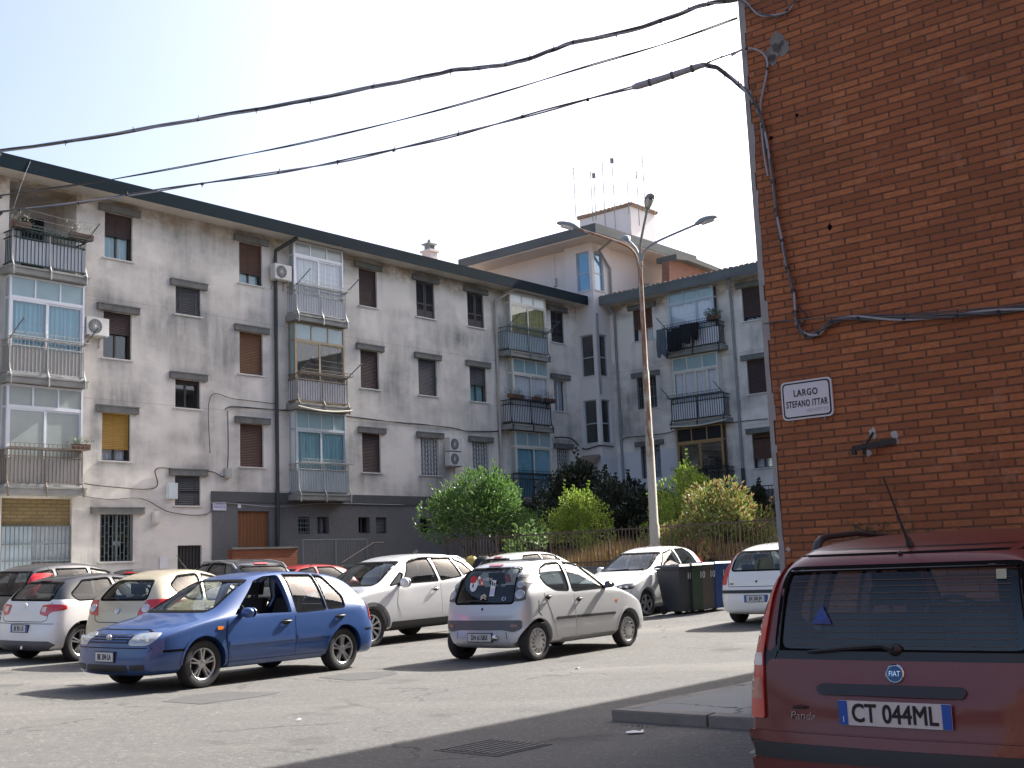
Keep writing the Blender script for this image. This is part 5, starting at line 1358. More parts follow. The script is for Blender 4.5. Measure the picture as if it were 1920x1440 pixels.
def enclosure(T, par, u0, u1, F, ztop, frame, top='frost', cur=None, pane='winglass', panes=2, tops=3, dep=.35, side='frost', solid=None, shift=.5, base=.0, back='room', backd=1.2):
    """balcony glazed in with aluminium frames: fixed lights on top, sliding sashes below"""
    z0 = F + base + .02; zt = F + 2.10 if ztop - F < 2.7 else F + 2.16; v = -dep; p = .06
    mb = MB(T)
    for u in (u0, u1 - p): mb.box(u, u + p, v, v + p, z0, ztop)
    mb.box(u0 + p, u1 - p, v + .004, v + p, ztop - p, ztop); mb.box(u0 + p, u1 - p, v + .004, v + p, zt - .04, zt + .05); mb.box(u0 + p, u1 - p, v + .004, v + p, z0, z0 + .07)
    for i in range(1, tops): u = lerp(u0, u1, i / tops); mb.box(u - .025, u + .025, v + .008, v + p - .004, zt + .05, ztop - p)
    us = [u0 + p] + ([lerp(u0, u1, shift)] if panes == 2 else [lerp(u0, u1, i / panes) for i in range(1, panes)]) + [u1 - p]
    for k, (a, b) in enumerate(zip(us, us[1:])):
        q = .045; vv = v + .012 + .02 * (k % 2)
        mb.box(a, a + q, vv, vv + .03, z0 + .07, zt - .04); mb.box(b - q, b, vv, vv + .03, z0 + .07, zt - .04); mb.box(a + q, b - q, vv, vv + .03, z0 + .07, z0 + .12); mb.box(a + q, b - q, vv, vv + .03, zt - .09, zt - .04)
    for u in (u0 + .01, u1 - .05):
        mb.box(u, u + .04, -.06, -.005, z0, ztop); mb.box(u, u + .04, v + p, -.06, ztop - p, ztop); mb.box(u, u + .04, v + p, -.06, zt - .03, zt + .03); mb.box(u, u + .04, v + p, -.06, z0, z0 + .06)
    e = mb.build('glazed_enclosure', M[frame], par)
    for i in range(tops):
        a, b = lerp(u0 + p, u1 - p, i / tops), lerp(u0 + p, u1 - p, (i + 1) / tops)
        mb = MB(T); mb.box(a, b, v + .030, v + .036, zt + .05, ztop - p); mb.build('transom_pane', M[top], e)
    for k, (a, b) in enumerate(zip(us, us[1:])):
        mb = MB(T); vv = v + .025 + .02 * (k % 2); mb.box(a + .04, b - .04, vv, vv + .005, z0 + .1, zt - .07); mb.build('pane', M[pane], e)
    for u in (u0 + .028, u1 - .033):
        mb = MB(T); mb.box(u, u + .005, v + p, -.06, zt + .03, ztop - p); mb.box(u, u + .005, v + p, -.06, z0 + .06, zt - .03); mb.build('side_pane', M[side], e)
    if cur:
        mb = MB(T); curtain_mb(mb, u0 + p, u1 - p, v + .10, z0 + .05, zt - .03, .03, .13); mb.build('curtain', M[cur], e, 60)
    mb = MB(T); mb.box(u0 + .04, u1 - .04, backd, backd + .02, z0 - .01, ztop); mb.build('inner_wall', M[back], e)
    return e

def ac_unit(T, u, z, label, w=.70, h=.52, stand=True):
    o = T @ Vector((u, 0, z))
    r = empty('air_conditioner', o, T.to_euler().z, label, 'air conditioner')
    L = Matrix.Identity(4)
    mb = MB(); mb.box(-w / 2, w / 2, -.36, -.10, 0, h); mb.build('casing', M['acwhite'], r, bevel=.015)
    mb = MB(Matrix.Translation((-w * .12, -.362, h * .5)) @ Matrix.Rotation(PI / 2, 4, 'X'))
    mb.lathe([(.21, 0), (.21, .012), (.19, .015), (.185, .004), (0, .004)], 28)
    mb.build('fan', M['greyplastic'], r, 40)
    mb = MB()
    for i in range(9): a = PI * i / 9; c, s = math.cos(a) * .2, math.sin(a) * .2; mb.bar((-w * .12 - c, -.374, h * .5 - s), (-w * .12 + c, -.374, h * .5 + s), .006)
    mb.build('fan_grille', M['acwhite'], r)
    mb = MB()
    for s in (-1, 1): mb.bar((s * w * .36, -.003, -.022), (s * w * .36, -.38, -.022), .035); mb.bar((s * w * .36, -.018, -.3), (s * w * .36, -.018, -.02), .035)
    mb.build('bracket', M['irongrey'], r)
    return r

TA = Matrix.Identity(4); TB = Matrix.Identity(4)
def build_block():
    global TA, TB
    root = empty('apartment_building', PA, PI / 2 - AZ, 'long L-shaped stained apartment block with a stair tower at its inner corner', 'apartment building')
    I = Matrix.Identity(4)
    B = Matrix(((0, 1, 0, 42.15), (-1, 0, 0, -30.6), (0, 0, 1, 0), (0, 0, 0, 1)))
    W = Matrix.Translation(PA) @ Matrix.Rotation(PI / 2 - AZ, 4, 'Z')
    TA = W; TB = W @ B
    # ---- long wing
    zo, zc = .86, 2.25
    cols = [(18.0, 18.92), (22.82, 23.75), (28.05, 28.94), (30.96, 31.95), (33.82, 34.80), (39.15, 40.05)]
    H = []
    for F in (F1, F2, F3):
        for a, b in cols: H.append((a, b, F + zo, F + zc))
        for a, b in ((15.1, 17.1), (24.85, 26.95), (36.1, 38.3)): H.append((a, b, F + .0, F + 2.55, 1.25))
    SM = [(20.43, 21.33, 9.50, 10.37), (20.43, 21.33, 6.58, 7.46), (20.43, 21.33, 3.60, 4.50)]
    H += SM
    G = [(17.98, 19.03, 1.98, 3.32), (20.53, 21.38, .9, 2.40), (15.1, 17.12, 1.55, 3.74)]
    GR = [(22.70, 23.94, 2.0, 3.45)] + [(a, b, 2.72, 3.28) for a, b in ((25.11, 25.6), (25.91, 26.44), (27.78, 28.31), (28.61, 29.11), (30.81, 31.40), (31.62, 32.15))]
    def blot(px, py, rx, rz, k): q = W.inverted() @ onplane(px, py, PA, NA); return (q.x, q.z, rx, rz, k)
    bl = [blot(*q) for q in ((315, 645, .8, .5, .5), (350, 690, .5, .9, .35), (345, 822, .9, .25, .55), (385, 800, .35, .8, .35), (300, 850, .7, .25, .3), (420, 690, .5, .9, .3), (585, 640, .2, 1.2, .3), (655, 610, .5, .9, .35), (735, 640, .5, 1.3, .5), (745, 720, .35, 1.2, .45), (825, 645, .8, .6, .5), (860, 700, .6, 1.0, .5), (760, 590, .9, .2, .4), (840, 770, 1.2, .5, .4), (900, 640, 1.0, .4, .4), (720, 480, 2.0, .25, .35), (860, 520, 1.8, .3, .4), (620, 800, .6, .5, .3), (925, 740, .5, 1.5, .35))]
    sA = stain_fn([(a, b, F + zo, F + zc) for F in (F1, F2, F3) for a, b in cols] + SM, [(a, b, F - .2) for F in (F1, F2, F3) for a, b in ((14.87, 17.22), (24.68, 27.05), (35.55, 38.32))], bl, 3)
    wall_holes('wall', I, -4, 41.0, 4.03, ZSOF, H, M['render'], root, stain=sA)
    wall_holes('wall', I, -4, 21.74, 0, 4.03, G + SM, M['render'], root, .22)
    o = wall_holes('wall', I, 21.74, 41.0, 0, 4.03, GR, M['roughcast'], root, .22, v=-.025); o['label'] = 'dark grey roughcast basement wall'
    mb = MB(); mb.box(21.70, 41.0, -.06, -.027, 3.72, 4.05); mb.build('string_course', M['banddark'], root)
    mb = MB(); mb.box(-4, -3.95, .0, 11, 0, 12.6); mb.box(-4, 52, 11, 11.1, 0, 12.6); mb.build('wall', M['render'], root)
    # windows of the long wing
    c = cols
    spec = {
        (0, 3): dict(shut='shdark', drop=.48, cur='curteal'), (0, 2): dict(shut='shdark', drop=.45), (0, 1): dict(shut='shyellow', drop=.74, cur='curwhite'),
        (1, 3): dict(shut='shbrown', drop=.72, cur='curteal'), (1, 2): dict(shut='shorange', drop=1.0), (1, 1): dict(shut='shbrown', drop=1.0),
        (2, 3): dict(shut='shdark', drop=.97), (2, 2): dict(shut='shdark', drop=1.0), (2, 1): dict(shut='shdark', drop=1.0),
        (3, 3): dict(shut='shblack', drop=1, leaf=True), (3, 2): dict(shut='shgrey', drop=1.0), (3, 1): dict(grille='cross', cur='curgrey'),
        (4, 3): dict(shut='shblack', drop=1, leaf=True), (4, 2): dict(shut='shgrey', drop=.5, cur='curteal'), (4, 1): dict(grille='cross', cur='curgrey'),
        (5, 3): dict(shut='shblack', drop=1, leaf=True), (5, 2): dict(cur='curgrey', frame='alucream'), (5, 1): dict(grille='cross')}
    for (i, f), kw in spec.items():
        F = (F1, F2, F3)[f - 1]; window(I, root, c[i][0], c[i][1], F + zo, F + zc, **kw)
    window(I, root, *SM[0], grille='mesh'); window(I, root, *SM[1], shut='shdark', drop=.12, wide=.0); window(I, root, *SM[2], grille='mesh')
    # ground floor
    window(I, root, *G[0], grille='shop', wide=.1)
    for i, g in enumerate(GR[1:]):
        T = Matrix.Translation((0, -.025, 0)); window(T, root, *g, hood=False, sill=False, grille='bars' if i in (0, ) else None, shut='shgrey' if i == 3 else None, drop=.9 if i == 3 else 0, cur='curgrey' if i == 1 else None)
    mb = MB(); g = GR[0]; n = 9
    for i in range(n): mb.box(lerp(g[0], g[1], i / n) + .004, lerp(g[0], g[1], (i + 1) / n) - .004, .06, .10, g[2], g[3])
    d = mb.build('door', M['wood'], root); d['label'] = 'boarded brown door'
    mb = MB(); mb.box(g[0] - .01, g[1] + .01, .10, .14, g[2], g[3]); mb.build('door_backing', M['room'], d)
    mb = MB(); g = G[1]; n = 7
    mb.box(g[0], g[1], .10, .14, g[2], g[3])
    for i in range(n + 1): u = lerp(g[0] + .02, g[1] - .02, i / n); mb.box(u - .012, u + .012, .07, .098, g[2], g[3])
    d = mb.build('door', M['darkframe'], root); d['label'] = 'low dark cellar door'
    # shop front: brick infill above, grilles and curtains below
    g = G[2]; mb = MB(); mb.box(g[0], g[1], .12, .20, 3.0, g[3]); s = mb.build('shop_front', brickmat('infill_brick', (.34, .26, .12), (.26, .19, .09), .10), root)
    mb = MB(); mb.box(g[0], 16.0, .10, .16, 1.55, 3.0); mb.build('shop_door', M['sheetblue'], s)
    mb = MB(); mb.box(16.05, g[1], .10, .14, 2.0, 3.0); mb.build('pane', M['winglass'], s); mb = MB(); curtain_mb(mb, 16.05, g[1], .20, 2.0, 3.0); mb.build('curtain', M['curwhite'], s)
    mb = MB(); mb.box(16.05, g[1], .32, .34, 1.9, 3.0); mb.build('room_lining', M['room'], s)
    mb = MB()
    for i in range(17): u = lerp(g[0] + .03, g[1] - .03, i / 16); mb.box(u - .010, u + .010, .03, .05, 1.6 if u < 16.0 else 2.0, 3.0)
    for z in (2.05, 2.5, 2.98): mb.box(g[0], g[1], .028, .052, z - .015, z + .015)
    mb.build('grille', M['irondull'], s)
    mb = MB(); mb.box(16.03, g[1], .02, .22, 1.55, 1.985); mb.build('shop_parapet', M['maroonwall'], s)
    # ---- loggia columns
    cols3 = ((14.87, 17.22, 15.0, 17.2), (24.68, 27.05, 24.80, 27.0), (35.55, 38.32, 36.05, 38.38))
    b0, b1, e0, e1 = cols3[0]
    balcony(I, root, b0, b1, F3, 'irongreen', 'sheet', stan='irongrey')
    balcony(I, root, b0, b1, F2, 'irongrey', 'sheetgrey')
    balcony(I, root, b0, b1, F1, 'ironbrown', 'sheetgrey', rods=False)
    enclosure(I, root, e0, e1, F2, F3 - .22, 'alu', 'tealpane', 'curblue'); enclosure(I, root, e0, e1, F1, F2 - .22, 'alu', 'frost', None, 'frost')
    # open loggia at the top: back wall, side piers, door
    mb = MB(); mb.box(15.05, 17.15, 1.25, 1.3, F3, F3 + 2.6); lo = mb.build('loggia_wall', M['roomlight'], root)
    mb = MB(); mb.box(16.1, 16.75, 1.20, 1.246, F3 + .02, F3 + 2.0); mb.build('door', M['room'], lo)
    b0, b1, e0, e1 = cols3[1]
    balcony(I, root, b0, b1, F3, 'irongrey', 'sheet', sheet_h=.70); balcony(I, root, b0, b1, F2, 'ironbrown', 'sheet', bow=True); balcony(I, root, b0, b1, F1, 'irongrey', 'sheetblue', rods=False)
    enclosure(I, root, e0, e1, F3, ZSOF - .03, 'alu', 'frost', 'curwhite', side='frost'); enclosure(I, root, e0, e1, F2, F3 - .22, 'alubronze', 'tealpane', None, back='roomlight', backd=1.22, side='tealpane')
    enclosure(I, root, e0, e1, F1, F2 - .22, 'alugrey', 'tealpane', 'curteal', tops=4, side='frostpale')
    b0, b1, e0, e1 = cols3[2]
    balcony(I, root, b0, b1, F3, 'irondull', 'sheetblue'); balcony(I, root, b0, b1, F2, 'iron', 'sheet', rods=False); balcony(I, root, b0, b1, F1, 'iron', None, rods=False)
    enclosure(I, root, e0, e1, F3, ZSOF - .03, 'alucream', 'frostpale', 'curyellow', side='frost'); enclosure(I, root, e0, e1, F2, F3 - .22, 'alucream', 'tealpane', 'curwhite'); enclosure(I, root, e0, e1, F1, F2 - .22, 'alucream', 'tealpane', 'curblue')
    # ---- roof of the long wing
    mb = MB(); mb.box(-5, 40.9, -.72, .0, ZSOF, ZSOF + .03); mb.build('soffit', M['soffit'], root)
    mb = MB(); mb.box(-5, 40.9, -.76, -.722, ZSOF - .03, ZSOF + .37); mb.build('fascia', M['fascia'], root)
    mb = MB(); mb.prism([(-.73, ZSOF + .34), (5.5, ZSOF + 1.0), (11.6, ZSOF + .34), (11.6, ZSOF + .2), (-.72, ZSOF + .2)], 0, -5, 40.95); rf = mb.build('roof', M['tile'], root)
    for u, v, w in ((17.9, -.3, .42), (20.45, -.3, .42), (36.9, -.3, .34), (31.0, -.35, .2), (26.8, -.35, .2)):
        mb = MB(); mb.lathe([(w * .75, 0), (w * .75, .08), (w, .10), (w, .15), (w * .6, .19), (0, .20)], 20, 2, (u, v + .4, ZSOF + .38)); mb.build('roof_vent', M['fasciagrey'], rf, 40)
    mb = MB(); mb.box(35.75, 36.2, 3.8, 4.3, ZSOF + .7, 15.05); mb.box(35.68, 36.27, 3.73, 4.37, 15.05, 15.15); ch = mb.build('chimney', M['towerrender'], rf)
    mb = MB()
    for a in (35.8, 36.1): mb.box(a, a + .05, 3.9, 4.2, 15.15, 15.4)
    mb.box(35.72, 36.22, 3.8, 4.3, 15.4, 15.46); mb.tube([(35.97, 4.05, 15.46), (35.97, 4.05, 15.66)], [.14, .05], 10); mb.build('chimney_cowl', M['pipegrey'], ch)
    # ---- right wing
    colsB = [(-28.37, -27.36), (-22.97, -22.10)]
    HB = []
    for F in (F1, F2, F3):
        for a, b in colsB: HB.append((a, b, F + zo, F + zc))
        HB.append((-26.25, -24.15, F, F + 2.55, 1.25))
    sB = stain_fn([(a, b, F + zo, F + zc) for F in (F1, F2, F3) for a, b in colsB], [(-26.45, -23.75, F - .2) for F in (F1, F2, F3)], [(-29.0, 12.2, .5, .3, .5), (-27, 9.9, 1.2, .2, .3)], 5)
    wall_holes('wall', B, -29.6, -8, 6.05, ZSOF, HB, M['render'], root, stain=sB)
    wall_holes('wall', B, -26.5, -8, 4.0, 6.05, HB, M['render'], root)
    o = wall_holes('wall', B, -29.6, -26.5, 2.0, 6.05, HB, M['whitewash'], root); o['label'] = 'repainted bluish white stretch of wall'
    o = wall_holes('wall', B, -26.5, -8, 0, 4.0, [], M['roughcast'], root)
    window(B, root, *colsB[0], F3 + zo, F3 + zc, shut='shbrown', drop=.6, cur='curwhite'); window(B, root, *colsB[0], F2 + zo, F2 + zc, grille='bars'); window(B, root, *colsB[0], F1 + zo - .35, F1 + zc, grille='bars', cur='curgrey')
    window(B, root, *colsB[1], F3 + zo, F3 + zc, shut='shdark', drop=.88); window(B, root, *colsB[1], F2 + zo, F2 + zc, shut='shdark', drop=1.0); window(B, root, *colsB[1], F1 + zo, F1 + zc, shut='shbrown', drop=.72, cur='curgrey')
    for a in (-19.5, -16.5, -13.0):
        for F in (F1, F2, F3): pass
    b0, b1, e0, e1 = -26.45, -23.75, -26.3, -24.1
    balcony(B, root, b0, b1, F3, 'iron', 'sheet'); balcony(B, root, b0, b1, F2, 'iron', 'sheet', rods=True, bow=True); balcony(B, root, b0, b1, F1, 'iron', None, rods=False)
    enclosure(B, root, e0, e1, F3, ZSOF - .03, 'alugrey', 'tealpane', 'curwhite', side='shdark', shift=.62); enclosure(B, root, e0, e1, F2, F3 - .22, 'alucream', 'tealpane', 'curwhite', panes=4, side='frostpale'); enclosure(B, root, e0, e1, F1, F2 - .22, 'alugold', 'room', None, pane='winglass', side='shdark')
    mb = MB(B); mb.box(-29.75, -7, -.72, .0, ZSOF, ZSOF + .03); mb.build('soffit', M['soffit'], root)
    mb = MB(B); mb.box(-29.75, -7, -.76, -.722, ZSOF - .03, ZSOF + .37); mb.build('fascia', M['fasciagrey'], root)
    mb = MB(B); mb.prism([(-.73, ZSOF + .34), (5.5, ZSOF + 1.3), (10.6, ZSOF + .34), (10.6, ZSOF + .2), (-.72, ZSOF + .2)], 0, -29.75, -7)
    # loose edge tiles give the eaves an uneven line
    for i in range(90):
        s = -29.6 + i * .25; mb.box(s, s + .17, -.70 + random.uniform(-.03, .03), -.25, ZSOF + .37, ZSOF + .42 + random.uniform(0, .03))
    rb = mb.build('roof', M['tile'], root)
    mb = MB(B); mb.lathe([(.26, 0), (.26, .28), (.32, .30), (.32, .36), (0, .40)], 20, 2, (-28.0, .6, ZSOF + .45)); mb.build('roof_vent', M['fasciagrey'], rb, 40)
    # ---- stair tower
    ub, vb = 41.0, -1.0
    Lh = [(-.84, -.14, a, b) for a, b in ((6.5, 8.4), (9.45, 11.3), (13.3, 15.05))]
    # left face looks back along the long wing: local x runs along -v
    TL = Matrix(((0, 1, 0, ub), (-1, 0, 0, 0), (0, 0, 1, 0), (0, 0, 0, 1)))
    wall_holes('wall', TL, -.5, 1.0, 5.85, 15.4, [(.14, .84, a, b) for _, _, a, b in Lh], M['towerrender'], root, .15)
    wall_holes('wall', TL, -.5, 1.0, 0, 5.85, [], M['whitewash'], root)
    TR = Matrix.Translation((0, vb, 0))
    Rh = [(41.17, 41.86, a, b) for a, b in ((6.5, 8.4), (9.45, 11.3), (13.3, 15.05))]
    wall_holes('wall', TR, ub, 42.4, 5.85, 15.4, Rh, M['towerrender'], root, .15)
    wall_holes('wall', TR, ub, 42.4, 0, 5.85, [], M['whitewash'], root)
    for T, hs in ((TL, [(.14, .84, a, b) for _, _, a, b in Lh]), (TR, Rh)):
        for i, h in enumerate(hs):
            a, b, z0, z1 = h; mb = MB(T); f = .045
            for z in (z0, (z0 + z1) / 2 - .1, z1 - f): mb.box(a, b, .09, .13, z, z + f)
            for u in (a, b - f): mb.box(u, u + f, .088, .132, z0, z1)
            w = mb.build('window', M['alugrey'], root)
            mb = MB(T); mb.box(a, b, .108, .114, z0, z1); mb.build('pane', M['bluereflect'] if i == 2 else M['winglass'], w)
            mb = MB(T); mb.box(a - .03, b + .03, .155, .175, z0 - .03, z1 + .03); mb.build('room_lining', M['curgrey'] if i == 2 else M['room'], w)
            mb = MB(T); mb.box(a - .04, b + .04, -.03, .086, z0 - .06, z0 - .002); mb.build('sill', M['sill'], w)
    mb = MB(); mb.box(ub + .28, 50, .45, 5.55, 12.4, 15.42); mb.box(42.2, 47.75, -.85, .45, 12.4, 15.42); mb.box(42.45, 47.0, .0, 11, 0, 12.3); mb.build('wall', M['towerrender'], root)
    mb = MB(); mb.box(40.0, 48.2, -2.0, 6.0, 15.40, 15.44); mb.build('soffit', M['soffitwarm'], root)
    mb = MB(); mb.box(39.96, 48.24, -2.04, 6.04, 15.445, 15.86); mb.build('fascia', M['fasciagrey'], root)
    mb = MB(); mb.add([(39.97, -2.03, 15.865), (48.23, -2.03, 15.865), (48.23, 6.03, 15.865), (39.97, 6.03, 15.865), (43.2, 1.2, 16.6), (45.0, 2.8, 16.6)], [(0, 1, 4), (1, 2, 5, 4), (2, 3, 5), (3, 0, 4, 5)]); rt = mb.build('roof', M['tile'], root)
    # lift housing on the tower roof
    mb = MB(); mb.box(47.2, 49.4, .95, 4.1, 15.9, 18.85); hut = mb.build('roof_hut', M['hutwhite'], root)
    mb = MB()
    mb.add([(47.1, .85, 18.86), (49.5, .85, 18.86), (49.5, 4.2, 18.86), (47.1, 4.2, 18.86), (47.1, .85, 18.93), (49.5, .85, 18.93), (49.5, 4.2, 18.93), (47.1, 4.2, 18.93), (48.2, 2.0, 19.3), (48.4, 3.0, 19.3)], [(0, 1, 2, 3), (0, 1, 5, 4), (1, 2, 6, 5), (2, 3, 7, 6), (3, 0, 4, 7), (4, 5, 8), (5, 6, 9, 8), (6, 7, 9), (7, 4, 8, 9)])
    for i in range(14): v = .9 + i * .25; mb.tube([(47.05, v, 18.95), (47.7, min(max(v, 1.5), 3.5), 19.17)], .07, 6)
    for i in range(10): u = 47.15 + i * .26; mb.tube([(u, .80, 18.95), (min(max(u, 47.6), 49), 1.4, 19.15)], .07, 6)
    mb.build('hut_roof', M['tile'], hut)
    # terracotta flank of the block behind
    Q = [W.inverted() @ onplane(px, py, PA + NA * 2.6, NA) for px, py in ((1255, 489), (1275, 491), (1342, 514), (1345, 540), (1255, 540))]
    mb = MB(); mb.prism([(q.x, q.z) for q in Q], 1, -2.6, -2.2); fl = mb.build('gable', M['terracotta'], root)
    mb = MB(); mb.prism([(Q[0].x, Q[0].z), (Q[1].x, Q[1].z), (Q[2].x + .6, Q[2].z - .05), (Q[2].x + .6, Q[2].z + .13), (Q[1].x, Q[1].z + .25), (Q[0].x, Q[0].z + .25)], 1, -3.0, -1.9); mb.build('gable_roof', M['fasciagrey'], fl)
    # small tiled canopy over the tower door
    mb = MB(TL); mb.box(.0, .55, .02, .06, 3.2, 5.35); mb.build('door', M['darkframe'], root)
    mb = MB(TL); mb.prism([(-.02, 5.95), (-.55, 5.60), (-.55, 5.54), (-.02, 5.88)], 0, -.45, .95)
    for i in range(9): u = -.42 + i * .16; mb.tube([(u, -.02, 5.97), (u, -.58, 5.62)], .06, 6)
    mb.build('canopy', M['tile'], root)
    # ---- rainwater pipes
    def pipe(T, pts, r, m): mb = MB(T); mb.tube(pts, r, 10); mb.build('downpipe', M[m], root, 60)
    pipe(I, [(24.75, -.62, 12.6), (24.22, -.12, 12.15), (24.22, -.10, 11.9), (24.22, -.10, .5)], .065, 'pipe')
    pipe(I, [(36.1, -.60, 12.6), (35.42, -.12, 12.1), (35.42, -.09, 11.8), (35.42, -.09, .9)], .055, 'pipebeige')
    pipe(B, [(-23.15, -.6, 12.6), (-23.43, -.12, 12.1), (-23.43, -.09, 11.8), (-23.43, -.09, 4.9)], .055, 'pipegrey'); pipe(B, [(-23.43, -.09, 4.9), (-23.43, -.09, 2.4)], .08, 'pipe')
    pipe(B, [(-29.3, -.6, 12.6), (-29.28, -.1, 12.2), (-29.28, -.08, 2.4)], .055, 'pipegrey')
    pipe(TR, [(41.3, -.9, 15.35), (41.45, -.12, 15.1), (42.25, -.09, 14.4), (42.25, -.08, 12.9)], .06, 'pipegrey')
    pipe(TR, [(41.12, -.06, 12.2), (41.12, -.06, 8.6)], .04, 'pipegrey')
    # wall lamp
    mb = MB(TL @ Matrix.Translation((0, .28, 0))); mb.box(-1.35, -1.2, -.16, -.01, 13.85, 14.25); mb.tube([(-1.27, -.05, 15.4), (-1.27, -.05, 14.25)], .012, 5); mb.build('wall_lamp', M['acwhite'], root, bevel=.01)
    return root
def brickmat(name, c1, c2, row, mortar=(.10, .095, .085), w=None, spread=.35):
    m, nt, b = new_mat(name)
    tc = nd(nt, 'ShaderNodeTexCoord'); sp = nd(nt, 'ShaderNodeSeparateXYZ'); nt.links.new(tc.outputs['Object'], sp.inputs[0])
    ad = nd(nt, 'ShaderNodeMath', operation='ADD'); nt.links.new(sp.outputs[0], ad.inputs[0]); nt.links.new(sp.outputs[1], ad.inputs[1])
    cb = nd(nt, 'ShaderNodeCombineXYZ'); nt.links.new(ad.outputs[0], cb.inputs[0]); nt.links.new(sp.outputs[2], cb.inputs[1])
    wv = noise(nt, cb.outputs[0], 1.3, 2, .5, 1)
    mx = nd(nt, 'ShaderNodeVectorMath', operation='MULTIPLY_ADD'); nt.links.new(wv, mx.inputs[0]); mx.inputs[1].default_value = (.012, .006, 0); nt.links.new(cb.outputs[0], mx.inputs[2])
    br = nd(nt, 'ShaderNodeTexBrick'); nt.links.new(mx.outputs[0], br.inputs['Vector'])
    br.offset = .5; br.inputs['Scale'].default_value = 1.0; br.inputs['Brick Width'].default_value = w or row * 3.7; br.inputs['Row Height'].default_value = row
    br.inputs['Mortar Size'].default_value = row * .14; br.inputs['Mortar Smooth'].default_value = .25; br.inputs['Bias'].default_value = 0
    br.inputs['Color1'].default_value = (*c1, 1); br.inputs['Color2'].default_value = (*c2, 1); br.inputs['Mortar'].default_value = (*mortar, 1)
    n = noise(nt, cb.outputs[0], .55, 5, .6); n2 = noise(nt, cb.outputs[0], 22, 5, .7)
    # per-brick tone from a second, coarser lattice of the same bond
    c = mixc(nt, ramp(nt, n2, [(.3, 0), (.75, 1)]), br.outputs[0], (c1[0] * .55, c1[1] * .55, c1[2] * .55))
    f = nd(nt, 'ShaderNodeMath', operation='MULTIPLY'); nt.links.new(ramp(nt, n, [(.45, 0), (.75, 1)]), f.inputs[0]); f.inputs[1].default_value = spread
    c = mixc(nt, f.outputs[0], c, (.10, .055, .035))
    e_ = noise(nt, cb.outputs[0], 2.6, 4, .65); c = mixc(nt, ramp(nt, e_, [(.60, 0), (.74, .35)]), c, (.46, .27, .19))
    gd = nd(nt, 'ShaderNodeMapRange'); gd.inputs[1].default_value = 1.6; gd.inputs[2].default_value = .1; nt.links.new(sp.outputs[2], gd.inputs[0]); gm = nd(nt, 'ShaderNodeMath', operation='MULTIPLY'); nt.links.new(gd.outputs[0], gm.inputs[0]); nt.links.new(n, gm.inputs[1]); c = mixc(nt, gm.outputs[0], c, (.12, .085, .065))
    nt.links.new(c, b.inputs['Base Color']); b.inputs['Roughness'].default_value = .9; b.inputs['Specular IOR Level'].default_value = .25
    iv = nd(nt, 'ShaderNodeMath', operation='MULTIPLY_ADD'); nt.links.new(br.outputs['Fac'], iv.inputs[0]); iv.inputs[1].default_value = -1.0; nt.links.new(n2, iv.inputs[2])
    bump(nt, b, iv.outputs[0], .55, .012)
    return m
# ------------------------------------------------------------------ ground, pavement, brick building
BC = Vector((2.475, 11.30, 0))          # corner of the brick building
def WL(a, b, z=0):                      # a along the brick front (towards us, right), b along its flank (away)
    p = BC + NA * a + DA * b; return Vector((p.x, p.y, z))

